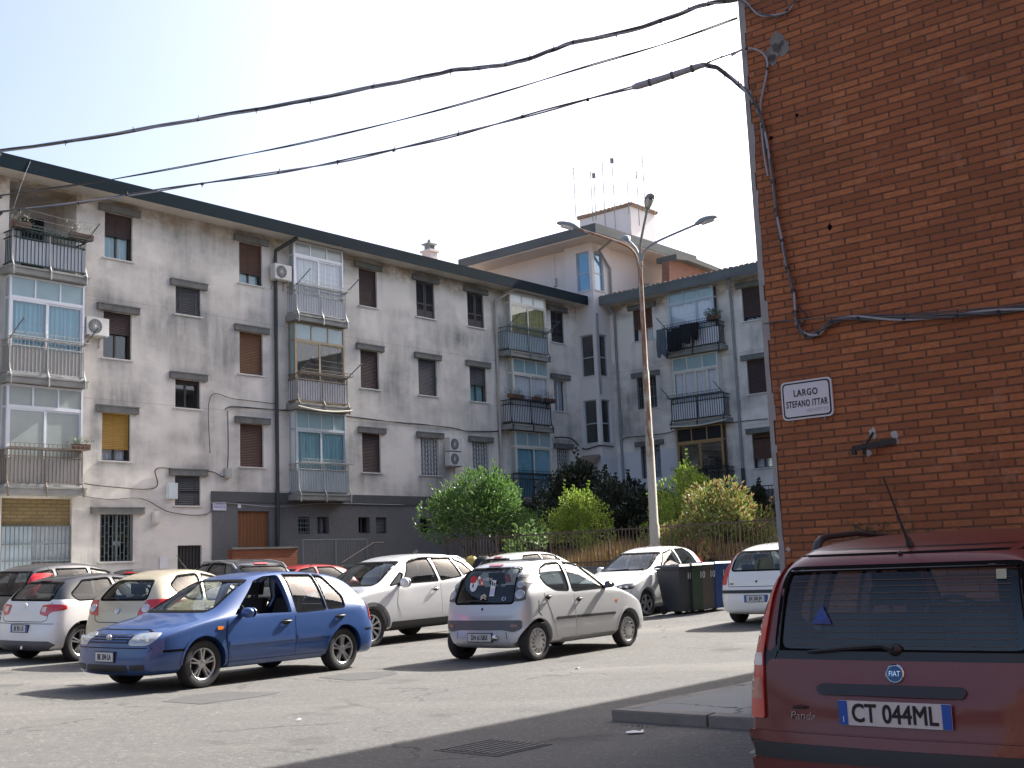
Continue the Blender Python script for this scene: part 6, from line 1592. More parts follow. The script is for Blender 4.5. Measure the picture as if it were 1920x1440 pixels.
def build_site():
    m, nt, b = new_mat('asphalt')
    v = coords(nt)
    big = noise(nt, v, .22, 5, .6); mid = noise(nt, v, 2.2, 6, .7); fine = noise(nt, v, 85, 3, .75)
    c = mixc(nt, big, (.074, .072, .069), (.114, .110, .104))
    c = mixc(nt, ramp(nt, mid, [(.40, 0), (.72, .75)]), c, (.070, .069, .067))
    c = mixc(nt, ramp(nt, fine, [(.46, 0), (.78, .8)]), c, (.24, .23, .21))
    c = mixc(nt, ramp(nt, fine, [(.22, .75), (.44, 0)]), c, (.045, .045, .045))
    # worn pale traces
    tr = noise(nt, coords(nt, (.12, .5, 1), rot=(0, 0, R(35))), 1.0, 5, .6)
    c = mixc(nt, ramp(nt, tr, [(.50, 0), (.70, .6)]), c, (.19, .18, .16))
    g2 = noise(nt, v, 17, 3, .8)
    c = mixc(nt, ramp(nt, g2, [(.55, 0), (.72, .6)]), c, (.25, .24, .22))
    c = mixc(nt, ramp(nt, g2, [(.28, .6), (.42, 0)]), c, (.045, .045, .045))
    sp_ = noise(nt, v, .8, 3, .5)
    c = mixc(nt, ramp(nt, sp_, [(.61, 0), (.70, .6)]), c, (.050, .049, .048))
    # cracks
    vo = nd(nt, 'ShaderNodeTexVoronoi'); vo.feature = 'DISTANCE_TO_EDGE'; vo.inputs['Scale'].default_value = .33
    wv = noise(nt, v, 1.6, 4, .6, 1); va = nd(nt, 'ShaderNodeVectorMath', operation='MULTIPLY_ADD'); nt.links.new(wv, va.inputs[0]); va.inputs[1].default_value = (.9, .9, 0); nt.links.new(v, va.inputs[2])
    nt.links.new(va.outputs[0], vo.inputs['Vector'])
    ck = nd(nt, 'ShaderNodeMath', operation='MULTIPLY'); nt.links.new(ramp(nt, vo.outputs[0], [(.002, .65), (.008, 0)]), ck.inputs[0]); nt.links.new(ramp(nt, noise(nt, v, .5, 2), [(.47, 0), (.55, 1)]), ck.inputs[1])
    c = mixc(nt, ck.outputs[0], c, (.03, .03, .03))
    nt.links.new(c, b.inputs['Base Color']); b.inputs['Roughness'].default_value = .92; b.inputs['Specular IOR Level'].default_value = .3
    bump(nt, b, fine, .5, .01)
    M['asphalt'] = m
    M['patch'] = simple('fresh_asphalt', (.060, .060, .060), .9, var=.4, scale=5, bmp=.5)
    m, nt, b = new_mat('pavement_concrete'); v = coords(nt)
    c = mixc(nt, noise(nt, v, 1.4, 6, .7), (.15, .155, .16), (.27, .28, .28)); c = mixc(nt, ramp(nt, noise(nt, v, 40, 3, .7), [(.5, 0), (.8, .7)]), c, (.36, .36, .35))
    vo = nd(nt, 'ShaderNodeTexVoronoi'); vo.feature = 'DISTANCE_TO_EDGE'; vo.inputs['Scale'].default_value = .55
    va = nd(nt, 'ShaderNodeVectorMath', operation='MULTIPLY_ADD'); nt.links.new(noise(nt, v, 2.2, 5, .6, 1), va.inputs[0]); va.inputs[1].default_value = (.7, .7, 0); nt.links.new(v, va.inputs[2]); nt.links.new(va.outputs[0], vo.inputs['Vector'])
    c = mixc(nt, ramp(nt, vo.outputs[0], [(.004, .85), (.014, 0)]), c, (.03, .03, .028))
    nt.links.new(c, b.inputs['Base Color']); b.inputs['Roughness'].default_value = .92; bump(nt, b, noise(nt, v, 40, 4), .4, .01); M['paving'] = m
    M['kerb'] = simple('kerb_stone', (.22, .205, .18), .9, var=.45, scale=2.5, bmp=.4)
    M['earth'] = simple('dry_earth', (.24, .175, .105), .95, var=.4, scale=1.5, bmp=.4)
    ax = [-400, -200, -100, -60, -40] + [-30 + i * 1.5 for i in range(41)] + [40, 60, 100, 200, 400]
    ay = [-400, -200, -100, -50, -20, -8] + [-4 + i * 1.5 for i in range(42)] + [66, 80, 120, 200, 400]
    mb = MB()
    for x in ax:
        for y in ay: mb.v.append((x, y, zg(x, y)))
    n = len(ay); mb.f = [(i * n + j, (i + 1) * n + j, (i + 1) * n + j + 1, i * n + j + 1) for i in range(len(ax) - 1) for j in range(n - 1)]; mb.m = [0] * len(mb.f)
    tag(mb.build('ground', M['asphalt'], smooth=180), kind='structure')
    # repair patches and the drain cover, laid on the asphalt
    def sheet(name, pts, mat, dz, label, cat=None):
        P = [gpt(*p) for p in pts]; mb = MB(); n = len(P)
        mb.add([p + Vector((0, 0, dz)) for p in P] + [p + Vector((0, 0, -.02)) for p in P], [tuple(range(n))] + [(i, (i + 1) % n, n + (i + 1) % n, n + i) for i in range(n)])
        o = mb.build(name, mat); tag(o, kind='structure'); return o
    sheet('road_patch', [(305, 1316), (350, 1305), (420, 1297), (525, 1299), (470, 1309), (375, 1321)], M['patch'], .005, '')
    sheet('road_patch', [(598, 1271), (640, 1264), (740, 1258), (745, 1264), (690, 1275), (650, 1276)], M['patch'], .005, '')
    P = gpt(925, 1402); e = empty('manhole_cover', P, PI / 2 - AZ, 'square ribbed iron drain cover in the shaded road', 'drain cover')
    mb = MB(); mb.box(-.33, .33, -.33, .33, -.02, .005); mb.build('frame', M['patch'], e)
    mb = MB()
    for i in range(9): t = -.28 + i * .07; mb.box(-.29, .29, t - .012, t + .012, .006, .012)
    mb.build('cover', simple('worn_iron_cover', (.13, .13, .13), .7, .2, var=.4, scale=9), e)
    # pavement with kerb stones round the foot of the brick building
    h = .105; zb = .0
    def slab(a0, a1, b0, b1, z0, z1):
        q = [WL(a0, b0), WL(a1, b0), WL(a1, b1), WL(a0, b1)]
        mb.add([p + Vector((0, 0, z0)) for p in q] + [p + Vector((0, 0, z1)) for p in q], [(0, 1, 2, 3)[::-1], (4, 5, 6, 7), (0, 1, 5, 4), (1, 2, 6, 5), (2, 3, 7, 6), (3, 0, 4, 7)])
    mb = MB(); slab(-.82, 12, -1.36, 26, -.1, h - .004); tag(mb.build('pavement', M['paving']), kind='structure')
    mb = MB(); a = -.97
    while a < 12: slab(a, a + .985, -1.51, -1.362, -.1, h); a += 1.0
    b = -1.36
    while b < 26: slab(-.97, -.822, b + .005, b + .985, -.1, h); b += 1.0
    jr = random.Random(2); mb.v = [(x + jr.uniform(-.009, .009), y + jr.uniform(-.009, .009), z + (jr.uniform(-.010, .006) if z > 0 else 0)) for x, y, z in mb.v]
    tag(mb.build('kerb', M['kerb'], bevel=.02), kind='structure')
    # ---- brick building in the foreground
    root = empty('brick_building', BC, math.atan2(NA.y, NA.x), 'plain orange brick gable wall filling the right of the view', 'brick building')
    bm_ = brickmat('long_brick', (.50, .190, .082), (.25, .088, .043), .0685, (.040, .038, .037), .265)
    H = 11.6
    mb = MB(); mb.box(.058, 12, 0, 34, 0, H); mb.build('wall', bm_, root)
    mb = MB(); rr = random.Random(9); zz = 0
    while zz < H: z2 = min(H, zz + rr.uniform(.06, .22)); mb.box(0, .057 + rr.uniform(-.012, .022), -.005 - rr.uniform(0, .003), 34, zz, z2); zz = z2
    mb.build('corner_strip', simple('cement_corner', (.30, .29, .28), .92, var=.3, scale=4, bmp=.3), root)
    mb = MB(); mb.box(-.60, 12.7, -.5, 34.7, H, H + .25); mb.build('roof', M['concrete'], root)
    # mortar dabs and a plastered patch
    mb = MB(); rr = random.Random(4)
    def dab(px, py, r, z=.006):
        r *= .8
        p = onplane(px, py, BC, -DA); q = p - BC; a, zz = q.dot(NA), q.z
        mb.prism([(a + r * rr.uniform(.6, 1.1) * math.cos(t), zz + r * rr.uniform(.6, 1.2) * math.sin(t)) for t in [2 * PI * i / 11 for i in range(11)]], 1, -z, .01)
    for px, py, r in ((1458, 78, .13), (1450, 98, .12), (1468, 90, .11), (1448, 112, .08)): dab(px, py, r)
    mb.build('cement_patch', simple('old_cement', (.19, .18, .165), .95, var=.35, scale=9, bmp=.3), root)
    pls = simple('plaster', (.42, .41, .39), .95, var=.4, scale=14)
    for px, py, r in ((1636, 809, .05), (1640, 818, .035), (1678, 815, .05), (1681, 828, .035), (1630, 850, .04), (1478, 1030, .03), (1472, 1078, .035)): mb = MB(); dab(px, py, r, .005); mb.build('plaster_dab', pls, root)
    for px, py, r in ((1556, 426, .035), (1446, 258, .03), (1494, 216, .025)): mb = MB(); dab(px, py, r, .002); mb.build('wall_hole', M['gap'], root)
    return root

def brick_pt(px, py, out=.0):
    p = onplane(px, py, BC - DA * out, -DA); return p

def build_wall_things():
    # street name plate
    c = [brick_pt(*p, .02) for p in ((1464, 717), (1560, 707), (1562, 780), (1468, 789))]
    o = (c[0] + c[1] + c[2] + c[3]) / 4; w = ((c[1] - c[0]).length + (c[2] - c[3]).length) / 2; h = ((c[3] - c[0]).length + (c[2] - c[1]).length) / 2
    T = frame_T(o, NA, (0, 0, 1))
    r = empty('street_sign', o, math.atan2(NA.y, NA.x), 'white street name plate with a black border on the brick wall', 'street sign')
    T = Matrix.Rotation(PI / 2, 4, 'X')
    def rr(w, h, r_): return [(p.x, p.y) for p in roundp([(-w / 2, -h / 2), (w / 2, -h / 2), (w / 2, h / 2), (-w / 2, h / 2)], r_)]
    mw = simple('sign_white', (.58, .57, .60), .45, var=.10, scale=5)
    mb = MB(T); mb.prism(rr(w, h, .05), 2, -.018, .004); mb.build('panel', mw, r)
    mb = MB(T); mb.prism(rr(w - .03, h - .03, .045), 2, .0045, .0060); mb.build('border', M['ink'], r)
    mb = MB(T); mb.prism(rr(w - .06, h - .06, .035), 2, .0065, .0080); mb.build('face', mw, r)
    L = lambda t, x, y, s, sx=1: text_mesh('lettering', t, s, M['ink'], r, T @ Matrix.Translation((x, y, .0085)), .0006, sx=sx, bold=.0018, space=1.12)
    L('LARGO', -.005, h * .17, .088, .80); L('STEFANO ITTAR', 0, -h * .11, .088, .60)
    text_mesh('lettering', 'ARCHITETTO', .045, simple('faded_ink', (.30, .30, .33), .6), r, T @ Matrix.Translation((w * .20, -h * .30, .0085)), .0005, sx=.8)
    for sx in (-.3, .32): mb = MB(T); mb.box(sx * w - .01, sx * w + .01, -h / 2 - .03, -h / 2 - .005, -.015, .0); mb.build('fixing', M['ironbrown'], r)
    # broken iron bracket
    r = empty('rusty_bracket', brick_pt(1640, 830), math.atan2(NA.y, NA.x), 'rusty broken iron arm left on the brick wall under the street sign', 'bracket')
    q = lambda px, py, o_: (r.rotation_euler.to_matrix().inverted() @ (brick_pt(px, py, o_) - Vector(r.location)))
    mb = MB(); mb.bar(q(1598, 842, .16), q(1680, 826, .02), .035, .05); mb.build('arm', M['iron'], r)
    mb = MB(); mb.bar(q(1622, 836, .10), q(1637, 811, .005), .016); mb.build('strut', M['iron'], r)
    mb = MB(); mb.bar(q(1600, 840, .16), q(1602, 853, .15), .04); mb.build('clamp', M['iron'], r); mb = MB(); mb.bar(q(1620, 838, .14), q(1621, 852, .12), .035); mb.build('clamp', M['iron'], r)
    # weed rooted in the wall
    weed('wall_weed', brick_pt(1672, 1012, .05), 'thin wiry green weed growing against the brick wall behind the red hatchback', .42, 3)

def weed(name, o, label, r, seed):
    rr = random.Random(seed); e = empty(name, o, 0, label, 'weed')
    st = MB(); lf = MB()
    for i in range(34):
        a = rr.uniform(0, 2 * PI); t = rr.uniform(.15, 1.0)
        d = NA * math.cos(a) * rr.uniform(.4, 1) - DA * abs(math.sin(a)) * .25 + Vector((0, 0, t * .75)); p = Vector((0, 0, -.1)); pts = [p]
        for k in range(5): p = p + d * r * .22 + Vector((rr.uniform(-.02, .02), rr.uniform(-.02, .02), -.008 * k)); pts.append(p)
        st.tube(pts, [.004, .0035, .003, .003, .002, .001], 4)
        for q in pts[2:]:
            for _ in range(3):
                g = Vector((rr.uniform(-1, 1), rr.uniform(-1, 1), rr.uniform(-.3, 1))).normalized(); s = g.orthogonal().normalized()
                lf.add([q, q + g * .03 + s * .006, q + g * .055, q + g * .03 - s * .006], [(0, 1, 2, 3)])
    st.build('stem', simple('weed_stem', (.07, .075, .035), .9), e); lf.build('leaves', simple('weed_leaf', (.065, .085, .040), .85), e)

# ------------------------------------------------------------------ cables
def on_span(px, py):
    a, b = WL(0, -.05), Vector((-6.8, 15.0, 0))
    d = (b - a).normalized(); n = Vector((-d.y, d.x, 0))
    return onplane(px, py, a, n)

def spline(P, k=6):
    P = [Vector(p) for p in P]; Q = []
    for i in range(len(P) - 1):
        p0, p1, p2, p3 = P[max(i - 1, 0)], P[i], P[i + 1], P[min(i + 2, len(P) - 1)]
        for j in range(k):
            t = j / k; Q.append(.5 * ((2 * p1) + (p2 - p0) * t + (2 * p0 - 5 * p1 + 4 * p2 - p3) * t * t + (3 * p1 - p0 - 3 * p2 + p3) * t ** 3))
    Q.append(P[-1]); return Q

def cable(name, label, pts, r, m, ties=0, cat='cable', bundle=1, seed=1, sag=None):
    rr = random.Random(seed); e = empty(name, pts[0], 0, label, cat); o = Vector(pts[0])
    P = [p - o for p in spline(pts)]
    for k in range(bundle):
        mb = MB(); off = [Vector((0, 0, 0))] * len(P)
        if bundle > 1: off = [Vector((0, math.cos(i * .35 + k * 2.1), math.sin(i * .35 + k * 2.1))) * r * .75 for i in range(len(P))]
        mb.tube([p + q for p, q in zip(P, off)], r if bundle == 1 else r * .55, 8); mb.build('strand', M[m[k % len(m)]], e, 60)
    for i in range(ties):
        j = int((i + .5) / ties * (len(P) - 2)); p = P[j]; d = (P[j + 1] - P[j]).normalized(); s = MB()
        s.tube([p - d * .014, p + d * .014], r * 1.16, 8); t = Vector((rr.uniform(-.3, .3), 0, rr.choice((-1, 1)))); s.bar(p, p + t * r * 2.6, .008)
        s.build('cable_tie', M['cabledark'], e)
    return e

def build_cables():
    sp = on_span
    cable('overhead_cable', 'thickest overhead cable bundle, highest of those crossing from the brick corner', [UV(2, -.02, 9.6), UV(5.5, -8.6, 8.2)] + [sp(*p) for p in ((-60, 296), (0, 283), (150, 262), (300, 236), (440, 212), (560, 191), (700, 163), (800, 143), (855, 131), (920, 125), (975, 115), (1030, 96), (1075, 80), (1170, 60), (1250, 35), (1310, 12), (1345, 4), (1382, 0))], .020, ['cablelight', 'cable', 'cablelight'], 22, bundle=3, seed=3)
    cable('overhead_wire', 'thin black twisted overhead wire, middle of the lines crossing to the brick corner', [UV(2, -.02, 8.7), UV(5.5, -8.6, 7.5)] + [sp(*p) for p in ((-60, 376), (0, 367), (120, 350), (220, 334), (400, 302), (560, 270), (760, 222), (940, 174), (1110, 122), (1250, 80), (1383, 34))], .011, ['cabledark', 'cable'], 0, 'wire', 2, 5)
    cable('overhead_cable', 'lowest overhead cable, sleeved thick where it nears the brick wall', [UV(2, -.02, 8.3), UV(5.5, -8.6, 7.2)] + [sp(*p) for p in ((-60, 405), (0, 398), (120, 384), (200, 371), (330, 352), (480, 330), (600, 309), (700, 290), (820, 262), (940, 229), (1060, 198), (1180, 166), (1240, 148), (1290, 130), (1322, 122))], .017, ['cablelight', 'cable'], 16, bundle=2, seed=8)
    o = sp(1188, 163); e = empty('cable_sleeve', o, 0, 'pale grey sleeve joint around the lowest overhead cable', 'cable sleeve')
    mb = MB(); P = spline([sp(*p) - o for p in ((1186, 164), (1230, 151), (1270, 138), (1305, 126), (1322, 121))], 4); mb.tube(P, [.024] + [.037] * 4 + [.035] * 4 + [.033] * 4 + [.029] * 3 + [.018], 12); mb.build('sleeve', M['cablelight'], e, 60)
    mb = MB()
    for i in (3, 7, 11): mb.tube([P[i] - (P[i + 1] - P[i]).normalized() * .012, P[i] + (P[i + 1] - P[i]).normalized() * .012], .041, 10)
    mb.build('clamp', M['cable'], e)
    bp = brick_pt
    cable('wall_cable', 'grey cable bundle running down the brick wall edge, then along it to the right', [sp(1320, 122), sp(1345, 128), sp(1372, 148), bp(1402, 175, .12), bp(1424, 212, .05), bp(1434, 250, .04), bp(1443, 300, .04), bp(1452, 360, .04), bp(1457, 410, .04), bp(1468, 460, .04), bp(1478, 510, .04), bp(1488, 552, .04), bp(1491, 590, .04), bp(1497, 612, .05), bp(1512, 629, .05), bp(1535, 624, .05), bp(1560, 604, .05), bp(1600, 596, .04), bp(1680, 597, .04), bp(1780, 592, .04), bp(1860, 585, .04), bp(1935, 577, .04)], .021, ['cable', 'cable', 'cablelight'], 20, bundle=3, seed=11)
    cable('wall_cable', 'single grey cable looping from the upper wall hook into the bundle', [sp(1372, 104), bp(1392, 93, .10), bp(1415, 92, .05), bp(1434, 104, .03), bp(1439, 122, .03), bp(1436, 146, .03), bp(1429, 178, .03), bp(1426, 205, .03), bp(1432, 280, .03), bp(1440, 330, .03)], .011, ['cablelight'], 3, seed=12)
    cable('stay_wire', 'thin stay wire tying the sleeved cable to the brick corner', [sp(1322, 120), sp(1345, 110), sp(1368, 102), bp(1386, 95, .03)], .008, ['cabledark'], 3, 'wire', seed=14)
    cable('wall_cable', 'looped cable hanging at the top edge of the brick wall', [sp(1382, 0), bp(1398, 6, .06), bp(1412, 18, .05), bp(1432, 29, .05), bp(1456, 30, .05), bp(1476, 20, .05), bp(1488, 4, .05), bp(1493, -14, .05)], .016, ['cablelight', 'cable'], 2, bundle=2, seed=15)
    cable('wall_wire', 'thin wire stretched level across the brick wall below the bundle', [bp(1432, 607, .03), bp(1460, 602, .03), bp(1500, 600, .05), bp(1600, 592, .05), bp(1720, 588, .05), bp(1840, 578, .05), bp(1935, 571, .05)], .006, ['cable'], 0, 'wire', seed=16)
    cable('wall_cable', 'short slack cable loop under the bend of the bundle', [bp(1493, 570, .05), bp(1504, 582, .05), bp(1512, 592, .05), bp(1506, 606, .05), bp(1494, 600, .05), bp(1488, 586, .05)], .007, ['cabledark'], 0, seed=17)
    # facade runs on the apartment block
    def fa(px, py, o_=.05): return onplane(px, py, PA + NA * o_, NA)
    def fb(px, py, o_=.05): return onplane(px, py, DA * (42.15 - o_), -DA)
    cable('facade_cable', 'sagging cable run along the long wing below its first floor windows', [fa(*p) for p in ((422, 768), (440, 763), (520, 768), (560, 771), (660, 782), (740, 791), (800, 797), (850, 803), (880, 808), (940, 808), (960, 800), (1010, 806))], .022, ['cabledark', 'cable'], 0, bundle=2, seed=21)
    cable('facade_cable', 'cable dropping from the long wing run to the basement band', [fa(*p) for p in ((394, 850), (394, 745), (440, 748), (515, 757))], .012, ['cable'], 0, seed=22)
    cable('facade_cable', 'cable crossing above the small ground floor window', [fa(*p) for p in ((150, 905), (200, 912), (290, 915), (292, 880), (330, 879), (395, 884), (425, 886), (427, 770))], .016, ['cabledark'], 0, seed=23)
    cable('facade_cable', 'pale cable strung under the basement band of the long wing', [fa(*p, .08) for p in ((397, 942), (440, 944), (516, 950), (600, 944), (680, 945), (758, 947))], .012, ['cablelight'], 0, seed=24)
    cable('facade_cable', 'cable along the ground floor wall right of the grilled window', [fa(*p) for p in ((130, 925), (200, 936), (262, 934), (300, 952), (318, 960), (360, 966), (392, 962), (396, 944))], .014, ['cable'], 0, seed=25)
    cable('facade_cable', 'thick black cable hooked round the foot of the stair tower', [fa(1040, 820, .2), fa(1070, 822, .3), onplane(1088, 838, DA * 40.9, -DA), onplane(1100, 842, DA * 40.9, -DA), onplane(1120, 836, DA * 40.9, -DA), fa(1135, 836, 1.1), fa(1150, 838, 1.1)], .030, ['cabledark'], 0, seed=26)
    cable('facade_cable', 'cable run along the right wing above its ground floor window', [fb(*p) for p in ((1166, 838), (1170, 822), (1200, 818), (1250, 812), (1270, 805))], .016, ['cabledark'], 0, seed=27)
    cable('facade_cable', 'cable on the right wing at the edge of the brick wall', [fb(*p) for p in ((1365, 793), (1400, 789), (1440, 785))], .016, ['cabledark'], 0, seed=28)
    cable('telephone_wire', 'fine pale wire slanting down from the eaves at the far left', [fa(57, 302, .76), fa(40, 345, .76), fa(24, 395, .6)], .008, ['cablelight'], 0, 'wire', seed=29)

# ------------------------------------------------------------------ street lamp, bins, fence, antennas
def build_lamp():
    p = None; u = 25.45
    p = onplane(1229, 1040, DA * u, -DA); zb = zg(p.x, p.y); o = Vector((p.x, p.y, zb))
    r = empty('street_lamp', o, 0, 'tall rust-streaked street lamp with four curved arms by the garden fence', 'street lamp')
    m, nt, b = new_mat('rusty_cream_post')
    v = coords(nt, (1, 1, .25)); sp_ = nd(nt, 'ShaderNodeSeparateXYZ'); nt.links.new(coords(nt), sp_.inputs[0])
    n = noise(nt, v, 5, 6, .7); mr = nd(nt, 'ShaderNodeMapRange'); mr.inputs[1].default_value = 1.5; mr.inputs[2].default_value = 5.5; mr.inputs[3].default_value = -.15; mr.inputs[4].default_value = .13; nt.links.new(sp_.outputs[2], mr.inputs[0])
    ad = nd(nt, 'ShaderNodeMath', operation='ADD'); nt.links.new(n, ad.inputs[0]); nt.links.new(mr.outputs[0], ad.inputs[1])
    c = mixc(nt, ramp(nt, ad.outputs[0], [(.52, 0), (.66, 1)]), (.46, .42, .34), (.25, .11, .05)); nt.links.new(c, b.inputs['Base Color']); b.inputs['Roughness'].default_value = .7
    top = onplane(1200, 500, o, -(Vector((0, 1, 0)))).z - zb
    lean = onplane(1200, 500, o, Vector((0, -1, 0))) - o
    mb = MB(); N = 6; pts = []; rs = []
    for z, rad in ((-.1, .135), (2.0, .13), (2.02, .115), (4.2, .105), (4.22, .092), (6.0, .085), (6.02, .070), (top, .058), (top + .02, .085), (top + .12, .085), (top + .14, .06)):
        t = z / lean.z; pts.append(Vector((lean.x * t, 0, z))); rs.append(rad)
    mb.tube(pts, rs, 14); mb.build('post', m, r, 40)
    base = Vector((lean.x, 0, top + .1))
    for k, a in enumerate((PI - .02, .03, -PI / 2 + .06, PI / 2 + .10)):
        d = Vector((math.cos(a), math.sin(a), 0)); L = 1.60 if k != 3 else 1.35
        q = spline([base + d * .04, base + d * .14 + Vector((0, 0, .30)), base + d * .45 + Vector((0, 0, .55)), base + d * L + Vector((0, 0, 1.02))], 5)
        mb = MB(); mb.tube(q, .032, 8); arm = mb.build('arm', m if k in (0,) else M['pipegrey'], r, 60)
        t = (q[-1] - q[-2]).normalized(); t = Vector((d.x * .93, d.y * .93, .30)).normalized(); s = Vector((-d.y, d.x, 0)); n_ = t.cross(s); 
        if n_.z < 0: n_ = -n_
        c0 = q[-1]; mb = MB()
        prof = [(-.06, .035, .05, 0), (.0, .07, .075, .0), (.10, .10, .10, .02), (.24, .125, .10, .03), (.40, .125, .085, .02), (.52, .10, .06, .01), (.58, .04, .03, 0)]
        vs = []; K = 12
        for x, w, h, zc in prof:
            for j in range(K):
                an = 2 * PI * j / K; vs.append(c0 + t * x + s * (w * math.cos(an)) + n_ * (h * math.sin(an) * (1 if math.sin(an) > 0 else .55) + zc))
        mb.add(vs, [(i * K + j, i * K + (j + 1) % K, (i + 1) * K + (j + 1) % K, (i + 1) * K + j) for i in range(len(prof) - 1) for j in range(K)] + [tuple(range(K))[::-1], tuple(range(len(vs) - K, len(vs)))])
        head = mb.build('lamp_head', M['pipegrey'] if k != 9 else None, arm, 60)
        mb = MB(); vs = []
        for x, w in ((.12, .06), (.2, .095), (.36, .095), (.46, .06)):
            for j in range(K): an = PI + PI * j / (K - 1); vs.append(c0 + t * x + s * (w * math.cos(an)) + n_ * (.085 * math.sin(an) + .0))
        mb.add(vs, [(i * K + j, i * K + j + 1, (i + 1) * K + j + 1, (i + 1) * K + j) for i in range(3) for j in range(K - 1)])
        mb.build('lamp_lens', M['clearlens'], arm, 60)

def build_bins():
    proto = None
    fd = Vector((math.sin(R(143)), math.cos(R(143)), 0)); sd = Vector((-fd.y, fd.x, 0)) * 1
    rz = math.atan2(fd.y, fd.x)
    h1 = gpt(1277, 1155)
    cols = ((simple('bin_charcoal', (.045, .047, .052), .55, var=.3), 'charcoal wheelie bin marked 10, nearest of the four', 'charcoal'), (simple('bin_green', (.034, .055, .034), .55, var=.3), 'green wheelie bin marked 10, beside the charcoal one', 'green'),
            (simple('bin_brown', (.085, .075, .065), .55, var=.3), 'brown-grey wheelie bin marked 10, between the green and the blue', 'brown'), (simple('bin_blue', (.02, .06, .20), .55, var=.3), 'blue wheelie bin marked 10, farthest of the four', 'blue'))
    step = [0, .66, 1.22, 1.80]
    for i, (mt, lab, _) in enumerate(cols):
        o = gpt(*((1277, 1152), (1301, 1149.5), (1320, 1147), (1344, 1144))[i]) + Vector((0, .25, 0)); o.z = zg(o.x, o.y)
        r = empty('wheelie_bin', o, rz, lab, 'wheelie bin', 'row of wheelie bins')
        mb = MB(); A, Bm, Ht = (.29, .30), (.37, .31), .98
        def ring(z, x0, x1, y): return [(x0, -y, z), (x1, -y, z), (x1, y, z), (x0, y, z)]
        vs = []
        for z, x0, x1, y in ((.06, -.22, .27, .225), (.5, -.30, .315, .255), (.95, -.365, .355, .285), (.955, -.39, .385, .305), (1.0, -.39, .385, .305)): vs += ring(z, x0, x1, y)
        n = 5; mb.add(vs, [(i_ * 4 + j, i_ * 4 + (j + 1) % 4, (i_ + 1) * 4 + (j + 1) % 4, (i_ + 1) * 4 + j) for i_ in range(n - 1) for j in range(4)] + [(3, 2, 1, 0), (16, 17, 18, 19)])
        mb.build('bin_body', mt, r, bevel=.012)
        mb = MB(); vs = []
        for z, x0, x1, y in ((1.004, -.40, .395, .315), (1.035, -.40, .395, .315), (1.075, -.34, .34, .26)): vs += ring(z, x0, x1, y)
        mb.add(vs, [(i_ * 4 + j, i_ * 4 + (j + 1) % 4, (i_ + 1) * 4 + (j + 1) % 4, (i_ + 1) * 4 + j) for i_ in range(2) for j in range(4)] + [(3, 2, 1, 0), (8, 9, 10, 11)])
        mb.tube([(-.42, -.27, 1.0), (-.45, -.25, 1.02), (-.45, .25, 1.02), (-.42, .27, 1.0)], .018, 8); mb.build('lid', mt, r, bevel=.01)
        for y in (-.24, .24):
            mb = MB(); mb.lathe([(0, -.03), (.10, -.03), (.105, -.02), (.105, .02), (.10, .03), (0, .03)], 20, 1, (-.24, y, .105)); mb.build('wheel', M['rubber'], r, 40)
        T = frame_T((.352, .02, .82), (0, 1, 0), Vector((.085, 0, 1)))
        text_mesh('lettering', '10', .21, M['whitepaint'], r, T @ Matrix.Translation((0, 0, .012)), .001, sx=.85)

UF = 25.9
def garden_z(u, v): return 1.24 + max(0, min(1, (u - 26) / 13)) * 1.0
def UV(u, v, z=0):
    p = PA + DA * u - NA * v; return Vector((p.x, p.y, z))
def at_u(px, py, u): return onplane(px, py, DA * u, -DA)

